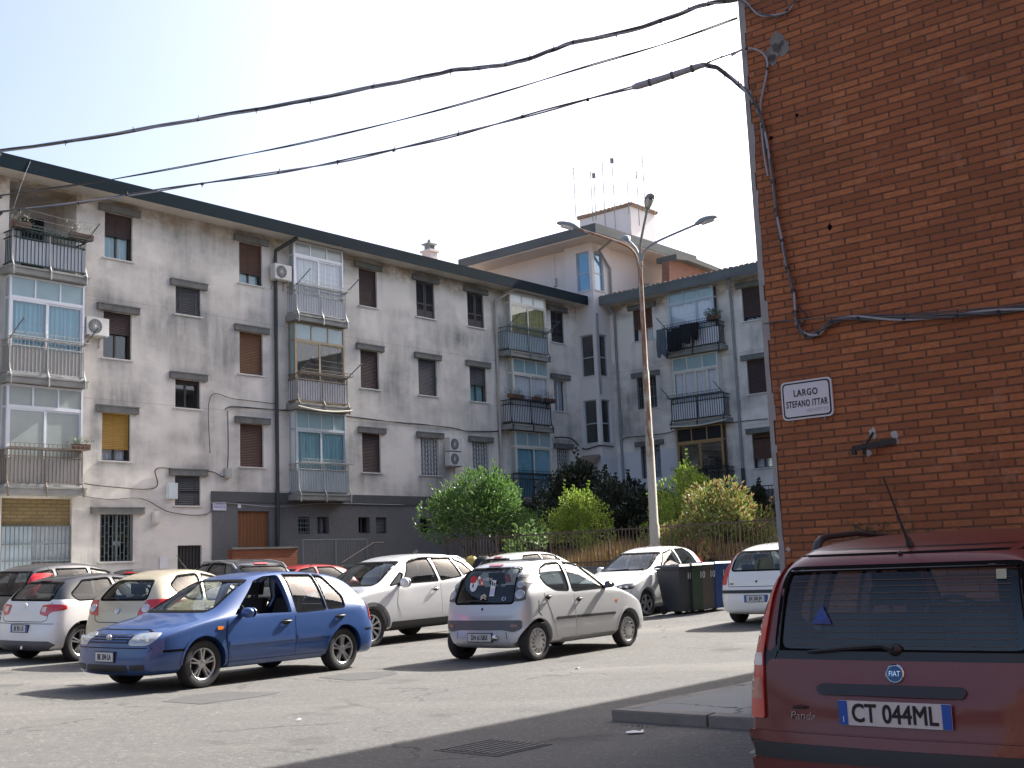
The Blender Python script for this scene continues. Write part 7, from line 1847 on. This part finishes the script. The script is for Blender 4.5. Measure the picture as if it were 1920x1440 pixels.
def build_garden():
    mb = MB(); us = [UF + .15 + i for i in range(17)]; vs_ = [-26 + i for i in range(27)]
    rr = random.Random(3)
    for u in us:
        for v in vs_: p = UV(min(u, 42.2), v); mb.v.append((p.x, p.y, garden_z(u, v) + rr.uniform(-.05, .05)))
    n = len(vs_); mb.f = [(i * n + j, (i + 1) * n + j, (i + 1) * n + j + 1, i * n + j + 1) for i in range(len(us) - 1) for j in range(n - 1)]; mb.m = [0] * len(mb.f)
    tag(mb.build('garden_soil', M['earth'], smooth=180), kind='structure')
    # retaining wall and fence
    W = Matrix.Translation(PA) @ Matrix.Rotation(PI / 2 - AZ, 4, 'Z')
    o = empty('garden_wall', UV(UF, -16), PI / 2 - AZ, 'low stained concrete wall carrying the garden fence', 'wall')
    mb = MB(); mb.box(-.14, .14, -10, 10.0, -.2, 1.235); mb.build('wall_body', M['concrete'], o)
    mb = MB(); mb.box(-.18, .18, -10, 10.02, 1.238, 1.305); mb.build('coping', M['hood'], o)
    f = empty('iron_fence', UV(UF, -16, 1.31), PI / 2 - AZ, 'long rusty iron railing in front of the garden shrubs', 'fence')
    mb = MB()
    for z in (.10, .93): mb.box(-.015, .015, -10, 10.0, z - .02, z + .02)
    M['rustiron'] = simple('rusted_railing', (.085, .062, .050), .8, var=.5, scale=7); mb.build('rail', M['rustiron'], f)
    n = 0; mb = MB()
    for i in range(170):
        y = -10 + i * .118; mb.box(-.008, .008, y - .008, y + .008, .0, 1.0 if i % 2 else .93)
    mb.build('baluster', M['rustiron'], f)
    f.children[-1]['kind'] = 'stuff'
    for i in range(11): mb = MB(); y = -9.94 + i * 1.995; mb.box(-.016, .016, y - .016, y + .016, -.01, 1.0); mb.build('fence_post', M['rustiron'], f)
    # railing of the stair against the long wing, sloping hand rail
    e = empty('stair_railing', UV(24.3, -1.2, 1.5), PI / 2 - AZ, 'plain grey railing by the basement windows of the long wing', 'railing')
    mb = MB()
    for z in (.12, .98): mb.box(0, 2.75, -.013, .013, z - .013, z + .013)
    mb.build('rail', M['irondull'], e)
    mb = MB()
    for i in range(26): mb.box(i * .11 - .007, i * .11 + .007, -.007, .007, .12, .98)
    mb.build('baluster', M['irondull'], e); 
    for i in range(3): mb = MB(); mb.box(i * 1.365, i * 1.365 + .03, -.02, .02, -.9, 1.0); mb.build('post', M['irondull'], e)
    a = onplane(700, 1018, PA + NA * 3.0, NA); b = onplane(640, 1056, PA + NA * 3.0, NA)
    e = empty('hand_rail', b, 0, 'single sloping hand rail of the garden stair', 'hand rail')
    mb = MB(); mb.tube([Vector((0, 0, 0)), a - b, a - b + Vector((.3, .2, 0))], .018, 8); mb.build('rail', M['rustiron'], e)
    mb = MB(); mb.bar(Vector((0, 0, .0)), Vector((0, 0, -1.0)), .035); mb.bar(a - b, a - b + Vector((0, 0, -1.2)), .025); mb.build('post', M['rustiron'], e)
    # brick parapet of the door steps
    pz = .2
    e = empty('stair_parapet', UV(22.8, -.9, pz), PI / 2 - AZ, 'low red brick parapet in front of the boarded brown door', 'parapet')
    mb = MB(); mb.box(-1.05, 1.45, -.12, .12, -.3, 2.02); mb.build('parapet_wall', brickmat('red_brick', (.36, .12, .055), (.27, .085, .04), .075, (.14, .12, .10)), e)
    mb = MB(); mb.box(-1.08, 1.48, -.15, .15, 2.023, 2.08); mb.build('coping', M['hood'], e)
    # terrace with the maroon parapet in front of the shop
    e = empty('terrace_wall', UV(15.2, -3.2, .1), PI / 2 - AZ, 'maroon tiled terrace wall with a pale coping before the shop front', 'wall')
    mb = MB(); mb.box(-3, 2.7, 0, 3.1, -.3, 1.38); mb.build('wall_body', M['maroonwall'], e)
    mb = MB(); mb.box(-3.05, 2.75, -.05, 3.1, 1.383, 1.45); mb.build('coping', M['sill'], e)
    # railing on the walk before the right wing
    z = at_u(1420, 912, 40.4).z
    e = empty('terrace_railing', UV(40.4, -8, z - .95), PI / 2 - AZ, 'dark railing along the foot of the right wing', 'railing')
    mb = MB()
    for q in (.1, .95): mb.box(-.015, .015, -8, 6.3, q - .018, q + .018)
    mb.build('rail', M['iron'], e); mb = MB()
    for i in range(100): y = -8 + i * .143; mb.box(-.008, .008, y - .008, y + .008, .0, .95)
    mb.build('baluster', M['iron'], e)
    e = empty('retaining_wall', UV(40.5, -8, 1.5), PI / 2 - AZ, 'dark retaining wall below the railing of the right wing', 'wall')
    mb = MB(); mb.box(-.1, 1.6, -8, 6.3, -.5, z - .95 - 1.5 - .003); mb.build('wall_body', M['roughcast'], e)

def leaf_mat(name, c1, c2, trans=.25):
    m, nt, b = new_mat(name)
    oi = nd(nt, 'ShaderNodeTexCoord'); n = noise(nt, oi.outputs['Object'], 2.2, 4, .7); n2 = noise(nt, oi.outputs['Object'], 21, 2, .6)
    c = mixc(nt, n, c1, c2); c = mixc(nt, ramp(nt, n2, [(.35, 0), (.7, .5)]), c, tuple(x * 1.6 for x in c2))
    nt.links.new(c, b.inputs['Base Color']); b.inputs['Roughness'].default_value = .38; b.inputs['Specular IOR Level'].default_value = .5
    tr = nd(nt, 'ShaderNodeBsdfTranslucent'); nt.links.new(c, tr.inputs[0]); mx = nd(nt, 'ShaderNodeMixShader'); mx.inputs[0].default_value = trans
    nt.links.new(b.outputs[0], mx.inputs[1]); nt.links.new(tr.outputs[0], mx.inputs[2]); nt.links.new(mx.outputs[0], nt.nodes['Material Output'].inputs[0])
    return m

def bush(name, label, o, rx, ry, h, mats, n=3500, leaf=(.13, .028), clumps=26, seed=1, up=.4, stems=9, tips=None, hang=0.0, cat='shrub', low=.1, shoots=20):
    """stems fan out of the ground and carry clumps of small leaves"""
    rr = random.Random(seed); e = empty(name, o, 0, label, cat)
    C = []
    for i in range(clumps):
        a = rr.uniform(0, 2 * PI); k = math.sqrt(rr.uniform(0, 1)); z = rr.uniform(low, 1) ** .8
        w = (1 - .62 * max(0, (z - .3) / .7) ** 2) * (1 if z > .3 else .75 + z * .8)
        c = Vector((rx * k * w * math.cos(a), ry * k * w * math.sin(a), h * z * (.80 + .2 * (1 - k)) ))
        C.append((c, rr.uniform(.24, .44) * min(rx, h * .6)))
    st = MB()
    for i in range(stems):
        c, _ = C[i * len(C) // stems]; p = Vector((rr.uniform(-.2, .2) * rx, rr.uniform(-.2, .2) * ry, -.1)); q = p.lerp(c, .5) + Vector((rr.uniform(-.1, .1), rr.uniform(-.1, .1), .12 * h))
        st.tube(spline([p, q, c], 4), [.03, .027, .024, .021, .018, .014, .011, .008, .005], 5)
    M_ = MB(); L, Wd = leaf
    for i in range(shoots):      # loose shoots break the outline
        c, r = C[rr.randrange(len(C))]; g = Vector((c.x / rx, c.y / ry, .9)).normalized(); q = c + g * r * .6; ln = rr.uniform(.10, .24) * h; pts = [q]
        for k in range(4): pts.append(pts[-1] + (g + Vector((rr.uniform(-.35, .35), rr.uniform(-.35, .35), rr.uniform(-.1, .3)))).normalized() * ln / 4)
        st.tube(pts, [.008, .007, .006, .004, .002], 4)
        for q in pts[1:]:
            for _ in range(5):
                d = (g + Vector((rr.uniform(-1.1, 1.1), rr.uniform(-1.1, 1.1), rr.uniform(-.3, .7)))).normalized(); s = d.cross(Vector((rr.uniform(-1, 1), rr.uniform(-1, 1), rr.uniform(-1, 1)))).normalized(); l = L * rr.uniform(.6, 1.1)
                M_.add([q, q + d * l * .45 + s * Wd, q + d * l, q + d * l * .45 - s * Wd], [(0, 1, 2, 3)], len(mats) - 1 if tips and rr.random() < .5 else 0)
    st.build('stem', M['bark'], e)
    for i in range(n):
        c, r = C[rr.randrange(len(C))]
        g = Vector((rr.gauss(0, 1), rr.gauss(0, 1), rr.gauss(0, 1))).normalized() * r * (rr.uniform(.15, 1.0) ** .4)
        p = c + g
        if p.z < .03: p.z = abs(p.z) + .03
        d = (g.normalized() * .9 + Vector((rr.uniform(-.7, .7), rr.uniform(-.7, .7), up + rr.uniform(-.5, .6) - hang))).normalized()
        s = d.cross(Vector((rr.uniform(-1, 1), rr.uniform(-1, 1), rr.uniform(-1, 1)))).normalized(); l = L * rr.uniform(.6, 1.25); w = Wd * rr.uniform(.7, 1.2); nn = s.cross(d) * l * .10
        mi = 0
        if tips and rr.random() < tips and g.z > 0: mi = 2 if len(mats) > 2 else 1
        elif len(mats) > 1 and rr.random() < .22: mi = 1
        M_.add([p, p + d * l * .45 + s * w + nn, p + d * l, p + d * l * .45 - s * w + nn], [(0, 1, 2, 3)], mi)
    M_.build('leaves', mats, e)
    return e

def build_plants():
    M['bark'] = simple('stem_bark', (.12, .09, .065), .9, var=.3, scale=9)
    og = leaf_mat('oleander_leaf', (.060, .120, .030), (.12, .22, .055), .38); og2 = leaf_mat('oleander_young_leaf', (.14, .24, .07), (.20, .30, .10))
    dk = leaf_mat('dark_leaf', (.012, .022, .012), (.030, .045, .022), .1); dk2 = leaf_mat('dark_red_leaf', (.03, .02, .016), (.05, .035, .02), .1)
    br = leaf_mat('lime_leaf', (.15, .24, .035), (.26, .36, .06), .40); br2 = leaf_mat('yellow_leaf', (.30, .36, .06), (.38, .42, .10), .4)
    ol = leaf_mat('olive_leaf', (.11, .14, .032), (.24, .24, .06), .36); dead = leaf_mat('withered_leaf', (.32, .19, .09), (.42, .29, .16), .3)
    dry = simple('dry_grass', (.42, .30, .13), .9, var=.4, scale=3); 
    def place(px, ybot, u): p = at_u(px, ybot, u); return p
    def B(name, label, pxc, pxw, ytop, u, mats, **kw):
        p = at_u(pxc, ytop, u); z0 = garden_z(u, 0); q = at_u(pxc + pxw, ytop, u); rx = (q - p).length
        o = Vector((p.x, p.y, z0)); return bush(name, label, o, rx, rx * kw.pop('flat', .8), p.z - z0, mats, **kw)
    B('oleander_bush', 'large glossy green oleander standing by the long wing, leftmost shrub', 894, 80, 894, 28.2, [og, og2], n=11000, leaf=(.15, .028), clumps=34, seed=2, up=.35, low=.38)
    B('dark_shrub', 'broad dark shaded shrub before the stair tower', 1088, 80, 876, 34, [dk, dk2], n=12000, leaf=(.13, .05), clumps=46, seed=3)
    B('lime_shrub', 'small bright lime shrub in front of the broad dark one', 1080, 54, 926, 28.8, [br, br2], n=7000, leaf=(.08, .024), clumps=26, seed=4, up=1.0)
    B('lime_shrub', 'large bright lime shrub just right of the lamp post', 1286, 70, 882, 30.0, [br, br2], n=9500, leaf=(.09, .026), clumps=30, seed=5, up=.9)
    B('withered_oleander', 'olive shrub with withered pinkish flower heads at the fence, right of the lamp post', 1345, 90, 912, 27.6, [ol, og2, dead], n=8500, leaf=(.13, .026), clumps=34, seed=6, up=.5, tips=.24)
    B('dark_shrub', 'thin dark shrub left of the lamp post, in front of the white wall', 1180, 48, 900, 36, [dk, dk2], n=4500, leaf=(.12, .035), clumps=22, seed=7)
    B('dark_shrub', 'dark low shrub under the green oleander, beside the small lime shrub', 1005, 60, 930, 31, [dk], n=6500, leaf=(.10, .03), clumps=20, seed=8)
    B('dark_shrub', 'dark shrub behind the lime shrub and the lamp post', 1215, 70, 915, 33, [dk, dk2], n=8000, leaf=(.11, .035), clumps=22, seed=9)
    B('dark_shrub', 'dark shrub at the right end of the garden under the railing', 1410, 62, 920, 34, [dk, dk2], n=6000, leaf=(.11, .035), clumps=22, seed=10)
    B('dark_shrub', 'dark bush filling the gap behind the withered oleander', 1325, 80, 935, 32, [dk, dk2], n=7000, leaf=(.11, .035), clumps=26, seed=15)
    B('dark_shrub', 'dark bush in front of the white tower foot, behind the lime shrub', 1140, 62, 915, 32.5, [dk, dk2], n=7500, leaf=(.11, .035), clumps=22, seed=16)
    B('creeper', 'straggling pale-leaved creeper climbing the fence below the oleander', 985, 30, 985, 26.3, [og2, og], n=700, leaf=(.10, .03), clumps=14, seed=11)
    B('fence_weed', 'rusty brown weed clump at the foot of the fence, behind the white hatchback', 1330, 60, 1008, 26.4, [dead, ol], n=2200, leaf=(.09, .016), clumps=22, seed=12, up=1.0)
    # dry grass behind the fence
    rr = random.Random(12); mb = MB()
    for i in range(15000):
        v = rr.uniform(-19.5, -6.2); u = UF + .25 + rr.random() ** 1.5 * 4.5
        dens = .5 + .5 * math.sin(v * 1.3 + 1) * math.sin(v * .57 + .4 * u)
        if rr.random() > dens * 1.15 + .08: continue
        p = UV(u, v, garden_z(u, v) - .02); h = rr.uniform(.2, .80) * (.35 + .75 * dens); a = rr.uniform(0, 2 * PI); d = Vector((math.cos(a), math.sin(a), 0)); w = Vector((-d.y, d.x, 0)) * rr.uniform(.006, .014); bnd = rr.uniform(.05, .35) * h
        q = p + d * bnd * .35 + Vector((0, 0, h * .55)); t = p + d * bnd + Vector((0, 0, h))
        mb.add([p - w, p + w, q + w * .7, q - w * .7, t], [(0, 1, 2, 3), (3, 2, 4)], 0 if rr.random() < .8 else 1)
    g = mb.build('grass', [dry, simple('reddish_dry_weed', (.26, .13, .06), .9, var=.4, scale=4)]); tag(g, 'tall dry straw-coloured grass behind the iron railing', 'grass', kind='stuff')

def build_antennas():
    pts = (((1075, 313, 396), 'tall plain antenna mast at the left end of the roof hut', 46.2, 1), ((1107, 322, 394), 'short antenna mast with a stub head, second from the left', 46.4, 0), ((1113, 324, 392), 'antenna mast with a small square head, third from the left', 46.6, 2),
           ((1129, 305, 416), 'slim antenna mast without crossbars in the middle of the hut', 46.0, 0), ((1147, 296, 416), 'antenna mast with a rounded tip right of the slim one', 46.0, 2), ((1176, 343, 380), 'low antenna with a long slanting boom on the hut ridge', 47.0, 3),
           ((1193, 320, 402), 'antenna with several crossbars above the hut corner', 46.2, 1), ((1204, 292, 390), 'tallest antenna with stacked crossbars, rightmost on the roof', 47.5, 4))
    for (px, y0, y1), lab, u, kind in pts:
        a = at_u(px, y0, u); b = at_u(px, y1, u); b = Vector((a.x, a.y, b.z)); H = a.z - b.z
        e = empty('tv_antenna', b, 0, lab, 'antenna', 'antennas on the tower roof')
        mb = MB(); mb.tube([(0, 0, -.6), (0, 0, H)], .022, 6); mb.build('mast', M['pipegrey'], e)
        bx = MB(); X = lambda z, w, th=.014: bx.bar((-w, .2 * w, z), (w, -.2 * w, z), th)
        if kind == 0: X(H - .05, .06); X(H - .12, .05)
        if kind == 1:
            for z in (H - .08, H - .35, H - .62, H * .3): X(z, .13)
        if kind == 2: bx.box(-.09, .09, -.03, .03, H - .28, H - .02); X(H * .55, .08)
        if kind == 3:
            bx.bar((0, 0, H - .02), (.75, 0, H + .50), .022)
            for t in (.2, .45, .7, .95): bx.bar((.75 * t, -.22, H + .50 * t), (.75 * t, .22, H + .50 * t), .014)
        if kind == 4:
            for z, w in ((H - .06, .12), (H - .3, .16), (H - .55, .2), (H - .85, .22), (H - 1.2, .25)): X(z, w); bx.bar((-w, 0, z), (-w, 0, z + .12), .012); bx.bar((w, 0, z), (w, 0, z + .12), .012)
        bx.build('crossbar', M['pipegrey'], e)

def build_small():
    # air conditioners on the long wing
    ac_unit(TA, 17.62, F2 + 1.40, 'white air conditioner beside the glazed balcony at the far left')
    ac_unit(TA, 24.35, F3 + 1.13, 'white air conditioner over the dark rainwater pipe')
    ac_unit(TA, 32.52, F1 + 1.78, 'upper of two stacked air conditioners between the white grilles')
    ac_unit(TA, 32.50, F1 + 1.22, 'lower of two stacked air conditioners between the white grilles')
    # small street plate and boxes on the long wing
    p = TA @ Vector((22.0, -.04, 3.62)); r = empty('street_sign', p, PI / 2 - AZ, 'small white street plate on the dark basement wall by the boarded door', 'street sign')
    T = Matrix.Rotation(PI / 2, 4, 'X'); mb = MB(T); mb.box(-.25, .25, -.16, .16, -.01, .012); mb.build('panel', simple('plate_lilac', (.58, .58, .66), .5), r)
    text_mesh('lettering', 'LARGO', .085, M['plateblue'], r, T @ Matrix.Translation((0, .05, .0135)), .0006); text_mesh('lettering', 'STEFANO ITTAR', .08, M['plateblue'], r, T @ Matrix.Translation((0, -.065, .0135)), .0006, sx=.75)
    for (u, z, w, h, lab, m) in ((20.28, 4.02, .34, .48, 'pale green meter box left of the small grilled window', 'frostpale'), (19.75, 3.22, .22, .36, 'small cream junction box above the grilled ground floor window', 'alucream'), (20.05, 1.9, .28, .34, 'white notice pinned beside the low cellar door', 'whitepaint'), (22.75, 3.60, .12, .12, 'tiny white house number on the dark basement wall', 'whitepaint'), (22.30, 4.62, .24, .30, 'grey junction box under the first floor window', 'irongrey')):
        p = TA @ Vector((u, -.005, z)); nm = 'house_number' if 'number' in lab else 'notice' if 'notice' in lab else 'junction_box'
        r = empty(nm, p, PI / 2 - AZ, lab, nm.replace('_', ' ')); d = .012 if nm != 'junction_box' else .12; off = -.03 if z < 4 and u > 21.7 else 0
        mb = MB(); mb.box(-w / 2, w / 2, off - d, off - .002, -h / 2, h / 2); mb.build('casing' if nm == 'junction_box' else 'panel', M[m], r, bevel=.006 if d > .05 else 0)
        if nm == 'junction_box': mb = MB(); mb.box(-w / 2 + .03, w / 2 - .03, off - d - .008, off - d - .001, -h / 2 + .03, h / 2 - .03); mb.build('cover', M[m], r)
    # plants on the balconies
    tub = simple('brown_planter', (.14, .07, .045), .7); pl = leaf_mat('pot_leaf', (.04, .075, .03), (.10, .14, .06)); gl = leaf_mat('grey_leaf', (.09, .10, .08), (.16, .16, .12))
    def planter(T, u, v, z, L, lab, leaf, n=160, h=.3, seed=1, red=False):
        rr = random.Random(seed); e = empty('planter', T @ Vector((u, v, z)), T.to_euler().z, lab, 'planter')
        mb = MB(); mb.prism([(-.09, .16), (-.07, 0), (.07, 0), (.09, .16)], 0, -L / 2, L / 2); mb.build('trough', tub, e)
        mb = MB()
        for i in range(n):
            p = Vector((rr.uniform(-L / 2, L / 2), rr.uniform(-.07, .07), .14)); d = Vector((rr.uniform(-.6, .6), rr.uniform(-.7, .5), rr.uniform(.2, 1))).normalized(); p = p + d * rr.uniform(0, h); s = d.orthogonal().normalized() * .018; l = rr.uniform(.05, .12)
            mb.add([p, p + d * l * .5 + s, p + d * l, p + d * l * .5 - s], [(0, 1, 2, 3)])
        mb.build('leaves', leaf, e)
    planter(TA, 16.9, -.62, F3 + 1.04, .7, 'cactus-like plants in a trough at the right end of the top left balcony', gl, 120, .35, 1)
    planter(TA, 15.15, -.62, F3 + 1.04, .5, 'trough of dried plants at the left end of the top left balcony', gl, 120, .25, 2)
    planter(TA, 17.0, -.62, F1 + 1.04, .5, 'small flowering planter on the lowest balcony at the far left', pl, 130, .22, 3)
    planter(TA, 35.85, -.62, F2 + 1.04, .9, 'bushy trough at the left end of the middle balcony by the tower', pl, 260, .30, 4)
    planter(TA, 38.0, -.62, F2 + 1.04, .6, 'spiky trough at the right end of the middle balcony by the tower', gl, 200, .45, 5)
    planter(TA, 37.2, -.62, F2 + 1.04, .5, 'low trough in the middle of the balcony by the tower', pl, 100, .15, 6)
    planter(TB, -24.0, -.60, F3 + 1.04, .6, 'ragged trough on the top balcony of the right wing', pl, 200, .3, 7)
    # washing on the right wing's top balcony
    dkc = [simple('navy_cloth', (.010, .012, .018), .95), simple('black_cloth', (.008, .008, .010), .95), simple('slate_cloth', (.085, .11, .125), .95)]
    rr = random.Random(5)
    items = ((-26.42, .95, .50, 2, 'slate blue garment at the left end of the washing line', 1.15), (-25.92, .80, .42, 0, 'black garment hung second on the washing line', .85), (-25.68, .85, .42, 1, 'long dark garment in the middle of the washing line', .90), (-25.22, .98, .5, 0, 'dark trousers hanging on the washing line', .82), (-24.78, .95, .38, 1, 'short dark top at the right end of the washing line', .70))
    for u, ztop, w, mi, lab, ln in items:
        p = TB @ Vector((u, -.86, F3 + ztop + .05)); e = empty('hung_garment', p, TB.to_euler().z, lab, 'garment', 'washing on the right wing balcony')
        mb = MB(); n, k = 10, 7; vs = []
        for j in range(k + 1):
            t = j / k
            for i in range(n + 1):
                s = i / n - .5; ww = w * (1 - .12 * t + .10 * math.sin(t * 5 + u)); vs.append((s * ww, .035 * math.sin(s * 14 + t * 3 + u * 3) * (.3 + t), -ln * t * (1 + .06 * math.sin(s * 9 + u))))
        mb.add(vs, [(j * (n + 1) + i, j * (n + 1) + i + 1, (j + 1) * (n + 1) + i + 1, (j + 1) * (n + 1) + i) for j in range(k) for i in range(n)])
        mb.add([(x, y + .02, z) for x, y, z in vs], [(j * (n + 1) + i, (j + 1) * (n + 1) + i, (j + 1) * (n + 1) + i + 1, j * (n + 1) + i + 1) for j in range(k) for i in range(n)])
        mb.build('cloth', dkc[mi], e, 60)
    # refuse by the fence
    p = gpt(893, 1075); p = at_u(885, 1049, 24.9); z = zg(p.x, p.y)
    for dx, r_, h, m, lab in ((0, .34, 1.45, simple('yellow_sack', (.40, .30, .06), .6, var=.4), 'yellow rubbish sack heaped before the iron railing'), (.45, .38, 1.55, simple('black_sack', (.012, .012, .014), .35, var=.3), 'black rubbish sack heaped beside the yellow one')):
        mb = MB(); mb.ball((0, 0, 0), (r_, r_ * .9, .5), 14, 9)
        q = random.Random(int(dx * 100)); mb.v = [(x * q.uniform(.88, 1.12), y * q.uniform(.88, 1.12), zz * q.uniform(.9, 1.1)) for x, y, zz in mb.v]
        e = mb.build('rubbish_sack', m, None, 60); e.location = Vector((p.x, p.y, p.z - .42)) + NA * dx; tag(e, lab, 'rubbish sack')
    zt = p.z - .92
    e = empty('refuse_skip', Vector((p.x, p.y, z)) + NA * .2, PI / 2 - AZ, 'dark open refuse skip holding sacks, before the iron railing', 'skip')
    mb = MB(); mb.prism([(-.9, 0), (.9, 0), (1.05, zt - z + .1), (-1.05, zt - z + .1)], 0, -.45, .45); mb.build('container', M['iron'], e)

def build_opposite():
    """the houses behind us: they mirror in glass and paint, and the dark one shades the foreground"""
    for (x, y, w, h, rz, lab, col) in ((-19, -26, 24, 9.5, .25, 'ochre block of flats across the street, behind the viewer', (.42, .28, .15)), (12, -8.5, 34, 12.5, -.12, 'unseen dark brick house behind the viewer, shaped to shade the foreground', (.14, .06, .035))):  # dark house shaped close, tall and dark to block sky light
        r = empty('opposite_house', (x, y, 0), rz, lab, 'house')
        H = [(-w / 2 + 1.5 + i * 3.2, -w / 2 + 2.7 + i * 3.2, z, z + 1.5) for i in range(int((w - 3) / 3.2) + 1) for z in (1.2, 4.2, 7.2)]
        H = [q for q in H if q[1] < w / 2 - .5]
        T = Matrix.Rotation(PI, 4, 'Z'); m = simple('opposite_render', col, .9, var=.2, scale=.6)
        wall_holes('wall', T, -w / 2, w / 2, 0, h, H, m, r)
        mb = MB(); mb.box(-w / 2, w / 2, -9, -.75, 0, h); mb.build('wall', m, r)
        mb = MB(T)
        for q in H: mb.box(q[0], q[1], .15, .18, q[2], q[3])
        mb.build('shutter', M['shbrown'], r)
        mb = MB(); mb.prism([(.7, h + .002), (-4.5, h + 1.4), (-9.7, h + .002)], 0, -w / 2 - .5, w / 2 + .5); mb.build('roof', M['tile'], r)

def build_litter():
    for i, (px, py, w, lab) in enumerate(((1189, 1376, .11, 'white paper scrap on the road below the kerb'), (1206, 1374, .05, 'tiny pale scrap beside the larger paper on the road'), (1176, 1193, .06, 'pale pebble on the sunlit road by the silver hatchback'), (1082, 1255, .05, 'small white scrap on the sunlit road before the kerb'), (560, 1352, .05, 'pale crumb of litter on the open road'))):
        p = gpt(px, py); rr = random.Random(i + 3); mb = MB(); n = 7
        ring = [(w * rr.uniform(.6, 1) * math.cos(2 * PI * j / n), w * .5 * rr.uniform(.6, 1) * math.sin(2 * PI * j / n)) for j in range(n)]
        mb.add([(x, y, rr.uniform(.004, .02)) for x, y in ring] + [(0, 0, .03), (0, 0, .001)], [(j, (j + 1) % n, n) for j in range(n)] + [((j + 1) % n, j, n + 1) for j in range(n)])
        o = mb.build('pebble' if 'pebble' in lab else 'paper_scrap', M['whitepaint']); o.location = p; o.rotation_euler = (0, 0, i); tag(o, lab, 'pebble' if 'pebble' in lab else 'paper scrap')
    p = gpt(1200, 1362); weed('kerb_weed', p + Vector((0, 0, .02)), 'small dry weed rooted at the foot of the kerb', .16, 8)
# ------------------------------------------------------------------ everything
def far_cars():
    # rows behind: only roofs and glass show over the nearer cars
    far_hatch('parked_car', 'black estate with silver roof bars before the brick parapet', M['black'], [((2.0, .58, 1.62), (365, 1062), .6), ((3.75, .5, 1.60), (478, 1057), .8), ((2.7, 0, 1.68), (425, 1053), 1)], 30, (-7, 27), .22, 1)
    far_hatch('parked_car', 'red car with only roof and windows showing between the blue hatchback and the crossover', M['redpaint'], [((2.6, 0, 1.45), (575, 1057), 1), ((1.2, .68, .98), (500, 1082), .4), ((3.9, 0, 1.0), (648, 1082), .3)], 215, (-5, 27.5), 0)
    far_hatch('parked_car', 'white hatchback behind the silver one, red brake light lit by the sun', M['white'], [((3.55, 0, 1.36), (935, 1045), 1), ((2.2, -.0, 1.46), (1000, 1031), .6)], 48, (.3, 27.5), .04)
    far_hatch('parked_car', 'dark car roof showing behind the beige one, at the cream wall', M['darkgrey'], [((2.7, 0, 1.45), (250, 1070), 1), ((3.56, 0, 1.37), (285, 1074), .8)], 32, (-10, 29), 0)
    far_hatch('parked_car', 'grey car roof showing between the people carrier and the white black-roofed hatchback', M['darkgrey'], [((2.7, 0, 1.45), (120, 1076), 1), ((3.56, 0, 1.37), (150, 1079), .6)], 32, (-11, 27), 0)

def main():
    mats_common(); mats_building(); setup_view()
    build_site(); build_block(); build_wall_things(); build_cables(); build_lamp(); build_bins(); build_garden(); build_plants(); build_antennas(); build_small(); build_opposite(); build_litter()
    for fn in (blue_hatch, silver_city, white_suv, white_black_roof, beige_car, dark_carrier, white_facing, white_rear, red_panda): fn()
    far_cars()
main()
